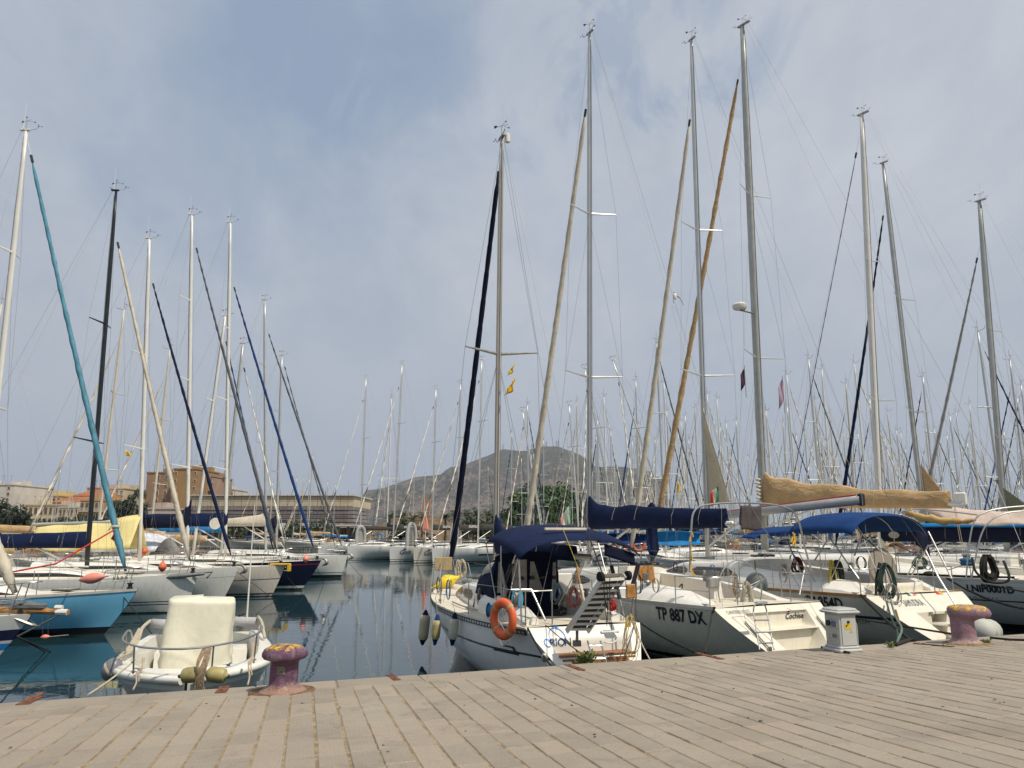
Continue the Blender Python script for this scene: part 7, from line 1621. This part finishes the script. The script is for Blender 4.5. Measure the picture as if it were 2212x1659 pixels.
def motorboat():
    pos = V((-5.98, 15.1, 0)); hd = (V((-4.22, 10.15, 0)) - pos); L = 5.15; rz = math.atan2(-hd.x, hd.y)
    H = Hull(L, 2.3, .98, 1.06, stern=.86, ts=-.0, over=.35, draft=.3, dip=.02, mid=.45, full=3.4, flare=1.1, boxy=2.2, bxs=2.5)
    b = Boat('motorboat', 'small white open motorboat with a cream canvas over its console', 'motorboat', pos, rz, H); hm = hull_mat('grey white hull below the rim', (.5, .51, .49), (('s', -.2, .1, (.74, .73, .66)), ('z', -1, .05, (.05, .06, .05))), .35, .3)
    mb, uv = H.mesh(40, 10); b.add(mb, 'hull', hm, True, uv); g = MB(); g.grid(lambda u, v: V(((2 * u - 1) * H.hb(0, lerp(-.25, .98, v)), 0, lerp(-.25, .98, v))), 8, 5); b.add(g, 'transom', gel)
    g = MB(); n = 40; rr = []                                # gunwale, inner wall and sole in one moulding
    for i in range(n + 1):
        t = i / n * .985; w_ = H.bd(t); y = H.y(t, H.sheer(t)); z = H.sheer(t); iw = max(.02, w_ - .16 - .1 * t); yi = min(y, L - .36 - .3 * (1 - min(1, w_ / .8)) * 0) 
        yi = y - .30 * sstep(.8, 1, t)
        rr.append([V((-w_, y, z - .015)), V((-w_ + .02, y, z + .015)), V((-iw, yi, z + .02)), V((-iw, yi, z - .05)), V((-iw * .9, yi - .03, .42)), V((iw * .9, yi - .03, .42)), V((iw, yi, z - .05)), V((iw, yi, z + .02)), V((w_ - .02, y, z + .015)), V((w_, y, z - .015))])
    g.loft(rr, False); e = rr[-1]; g.add(e, [tuple(range(10))]); b.add(g, 'deck', gel, True)
    g = MB(); 
    for sd in (-1, 1): g.tube([H.edge(i / 40 * .99, sd, .01, -.06) for i in range(41)], .058, 10)
    b.add(g, 'rub_rail', gel, True)
    g = MB(); g.loft([[V((x, y, z)) for x, z in ((-.78, .42), (-.78, .78), (.78, .78), (.78, .42))] for y in (.25, 1.0)], True, True); b.add(g, 'bench', gel); g = MB(); g.loft([[V((x, y, z)) for x, z in ((-.5, .42), (-.5, .74), (.5, .74), (.5, .42))] for y in (3.7, 4.3)], True, True); b.add(g, 'bench', gel)
    # canvas cover over the console
    def Cv(u, v):
        a = 2 * PI * u; sq = 9; cx, sx = math.cos(a), math.sin(a); k = (abs(cx) ** sq + abs(sx) ** sq) ** (-1 / sq); hw, hl = (.5, .5)
        fl = 1 + .12 * (1 - v) ** 2.5; z = .5 + (1.86 - .5) * v; rr_ = 1 if v < .96 else math.cos((v - .96) / .04 * PI / 2) ** .25 if v < 1 else 0.0
        fold = .03 * (1 - v * .8) * math.sin(a * 5 + v * 5 + 1.3) + .02 * math.exp(-((v - .30 - .12 * math.sin(a * 2)) / .03) ** 2) + .016 * math.sin(a * 11 - v * 9) * (1 - v * .5); sag = .03 * math.sin(v * 10 + a) * (1 - v)
        if v < .12: fl *= 1 + .10 * math.sin(v / .12 * PI)
        return V((cx * k * hw * fl * rr_ + fold * cx + .02 * math.sin(v * 5), 2.45 + sx * k * hl * fl * rr_ + fold * sx, z + .02 * math.sin(a * 3) * (1 - v) + (.03 * cx if v > .8 else 0)))
    g = MB(); g.loft([[Cv(i / 60, j / 40) for i in range(60)] for j in range(41)], True, True); cc = b.add(g, 'console_cover', mat('cream canvas', (.68, .65, .52), .85, var=.1, vscale=1.5, wrinkle=1.1, wsc=1.0), 'all')
    g = MB(); g.tube([(-.95 + .35, 2.2, 1.5), (-.68, 2.1, 1.52)], .02, 6); b.add(g, 'throttle_lever', black)
    # bow rail
    pts = [V((-.93, 3.0, 1.42)), V((-.95, 3.6, 1.45)), V((-.86, 4.3, 1.45)), V((-.55, 4.92, 1.43)), V((0, 5.14, 1.40)), V((.55, 4.92, 1.41)), V((.88, 4.3, 1.42)), V((.98, 3.5, 1.42)), V((1.0, 2.8, 1.40)), V((1.02, 2.2, 1.2)), V((1.02, 2.0, 1.04))]
    g = MB(); g.tube(curve([V((-.93, 2.6, 1.05)), V((-.92, 2.75, 1.28))] + pts, 60), .0145, 8); b.add(g, 'bow_rail', steel, True)
    for q in ((-.86, 4.25), (-.3, 5.06), (.7, 4.72), (.99, 3.3)):
        g = MB(); t = (q[1]) / L; g.tube([V((q[0] * .98, q[1] - .04, 1.05)), V((q[0], q[1], 1.42))], .012, 6); g.lathe([(.035, 0), (.035, .012), (.012, .02)], 10, Matrix.Translation(V((q[0] * .98, q[1] - .04, 1.07)))); b.add(g, 'rail_stanchion', steel, True)
    # stern rolls (rolled awning) and fittings, aerial
    for x0, x1, lab in ((-.95, -.35, 0), (.45, .95, 0)): g = MB(); g.tube([(x0, .25, 1.18), (x1, .2, 1.22)], .085, 12); b.add(g, 'rolled_awning', mat('grey rolled cloth', (.4, .4, .4), .9, wrinkle=1.5), 'all')
    for sd in (-1, 1): g = MB(); g.tube(curve([(sd * .96, .3, 1.28), (sd * 1.02, .9, 1.22), (sd * 1.06, 1.6, 1.05)], 8), .03, 8); b.add(g, 'rope_bundle', rope_w, 'all')
    p = L3(b, 533, 1340, 14.6); g = MB(); g.tube([p, p + V((0, 0, .75)), p + V((0, 0, 2.15))], [.018, .014, .006], 6); b.add(g, 'whip_aerial', white_p, True)
    for x in (-.5, .62): g = MB(); g.tube([(x - .07, L - .42 - abs(x) * .2, 1.11), (x + .07, L - .42 - abs(x) * .2, 1.11)], .014, 6); g.box((x, L - .42 - abs(x) * .2, 1.09), (.05, .04, .03)); b.add(g, 'cleat', steel, True)
    w = b.w
    # fenders at the stem
    fm = mat('olive yellow fender', (.34, .29, .12), .5, var=.3, vscale=5)
    r = thing('fender_pair', 'pair of olive yellow fenders lashed crosswise on the bow of the motorboat', 'fender', atY(441, 1455, 9.75)); 
    for sd in (-1, 1): g = MB(); g.lathe([(.02, 0), (.05, .02), (.085, .05), (.095, .1), (.095, .2), (.08, .245), (.03, .27), (.015, .3)], 14, Matrix.Translation(V((sd * .015, 0, 0))) @ Matrix.Rotation(sd * R(96), 4, 'Y')); g.build('body', fm, r, True); g = MB(); g.lathe([(.075, .245), (.03, .272), (.02, .32)], 10, Matrix.Rotation(sd * R(96), 4, 'Y')); g.build('end_cap', rope_g, r, True)
    g = MB(); rr = random.Random(2)
    for k in range(14): g.tube(curve([V((rr.uniform(-.05, .05), .03, .3)), V((rr.uniform(-.07, .07), -.09, .12)), V((rr.uniform(-.06, .06), -.1, -.05)), V((rr.uniform(-.1, .08), -.06, -.2 - rr.random() * .08))], 8), .011, 5)
    g.build('lashing', mat('old brown rope', (.32, .24, .16), .95, var=.4, vscale=30), r, True)
    r = thing('ball_fender', 'grey ribbed ball fender hanging at the left side of the motorboat', 'fender', atY(242, 1446, 11.2) , 0); r.rotation_euler = (0, R(24), 0); g = MB(); n = 36
    g.loft([[V((math.cos(2 * PI * j / n) * .135 * math.sin(a) * (1 - .03 * (j % 2)), math.sin(2 * PI * j / n) * .135 * math.sin(a) * (1 - .03 * (j % 2)), -math.cos(a) * .165)) for j in range(n)] for a in [max(.05, PI * i / 14) for i in range(14)] + [PI - .05]], True, True); g.build('body', mat('grey ball fender', (.17, .175, .19), .4, var=.15, coat=.2), r, 'all')
    g = MB(); g.tube([V((0, 0, .16)), V((.12, .05, .3))], .02, 6); g.lathe([(.137, -.02), (.14, .0), (.137, .02)], 24, Matrix.Rotation(R(30), 4, 'Y')); g.build('strap', rope_w, r, True)
    # ropes over the side
    for k, (x0, y0, x1, y1, lab) in enumerate(((310, 1422, 288, 1489, 'knotted old rope over the left bow of the motorboat down to the quay'), (546, 1390, 535, 1480, 'knotted old rope over the right bow of the motorboat down to the quay'))):
        a, c = atY(x0, y0, 10.9), atY(x1, y1, 9.7 if k == 0 else 9.9); pts = curve([a, a.lerp(c, .3) + V((.015, 0, -.01)), a.lerp(c, .55) + V((-.02, 0, 0)), a.lerp(c, .8) + V((.01, 0, 0)), c], 20); g = MB(); g.tube(pts, [.02 if 6 < i < 10 or i < 3 else .011 for i in range(21)], 7); g.tube([p + V((.03, 0, .01)) for p in pts[6:16]], .008, 5); tag(g.build('knotted_rope', mat('frayed beige rope', (.45, .36, .25), .95, var=.3, vscale=30, bump=1), None, True), lab, 'rope')
    g = MB(); 
    for k in range(5): g.tube(curve([atY(262 + k * 2, 1420, 11.6), atY(285 + k * 3, 1385 + k, 12.2), atY(300 + k * 2, 1358, 12.8)], 8), .014, 5)
    tag(g.build('rope_bundle', rope_w, None, True), 'bundle of pale ropes stretched along the left rail of the motorboat', 'rope')
motorboat()

# ------------------------------------------------------------ loose gear on the decks of the near yachts
def deck_gear():
    for n, (b, seed) in enumerate(((BO, 3), (co, 5), (SA, 7), (LN, 9), (m1, 11), (m2, 13), (m3, 15))):
        rr = random.Random(seed); H = b.H
        for sd in (-1, 1):                                   # jib tracks, cleats and chain plates along the side decks
            g = MB(); t0, t1 = .3, .5; g.tube([H.edge(lerp(t0, t1, k / 6), sd, .32, .06) for k in range(7)], .014, 4); b.add(g, 'genoa_track', steeld)
            for t in (.03, .55, .93): g = MB(); p = H.edge(t, sd, .12, .06); g.tube([p + V((0, -.1, 0)), p + V((0, .1, 0))], .015, 6); g.box(p - V((0, 0, .02)), (.03, .08, .04)); b.add(g, 'cleat', steel, True)
        yc = b.mbase.y; zc = b.mbase.z
        g = MB()
        for k in range(6): x = rr.uniform(-.45, .45); g.tube([V((x * .3, yc - .15, zc + .03)), V((x, yc - .9, zc + .05)), V((x * 1.3, yc - 2.6, zc + .1))], .009, 5)
        b.add(g, 'deck_lines', rope_w if n % 2 else mat('red fleck rope', (.4, .16, .14), .9))
        g = MB()
        for k in range(4): g.bbox(V((-.36 + .24 * k, yc - 2.5, zc + .1)), (.09, .22, .07), .015)
        b.add(g, 'rope_clutch', black)
        for y in (yc + 1.2, yc - 1.3): g = MB(); g.bbox(V((0, y, H.sheer(H.tt(y, 1)) + (.5 if y < yc else .42))), (.5, .5, .06), .02); b.add(g, 'deck_hatch', glassd)
        for k in range(3):
            sd = rr.choice((-1, 1)); t = rr.uniform(.15, .6); p = H.edge(t, sd, .08, .5)
            g = MB(); r_ = rr.uniform(.09, .15)
            for q in range(6):
                ph = rr.uniform(-.3, .3); g.tube([p + V((0, math.sin(2 * PI * i / 12) * r_ * (1 + ph), -.12 + math.cos(2 * PI * i / 12) * r_ * 1.5)) for i in range(13)], .009, 4, False)
            b.add(g, 'line_coil', (rope_w, rope_d, rope_b, rope_w)[rr.randint(0, 3)])
deck_gear()

# ------------------------------------------------------------ light sea haze
def haze():
    g = MB(); g.box((300, 2900, 398), (9000, 6400, 804)); m = bpy.data.materials.new('thin haze'); m.use_nodes = True; t = NT(m.node_tree)
    for n in list(t.n): t.n.remove(n)
    o = t.new('ShaderNodeOutputMaterial'); v = t.new('ShaderNodeVolumePrincipled', {'Color': (.78, .86, 1.0, 1), 'Density': .00007, 'Anisotropy': .2}); t.l.new(v.outputs[0], o.inputs['Volume'])
    ob = g.build('haze', m); tag(ob, 'thin sea haze filling the air', kind='stuff')
haze()
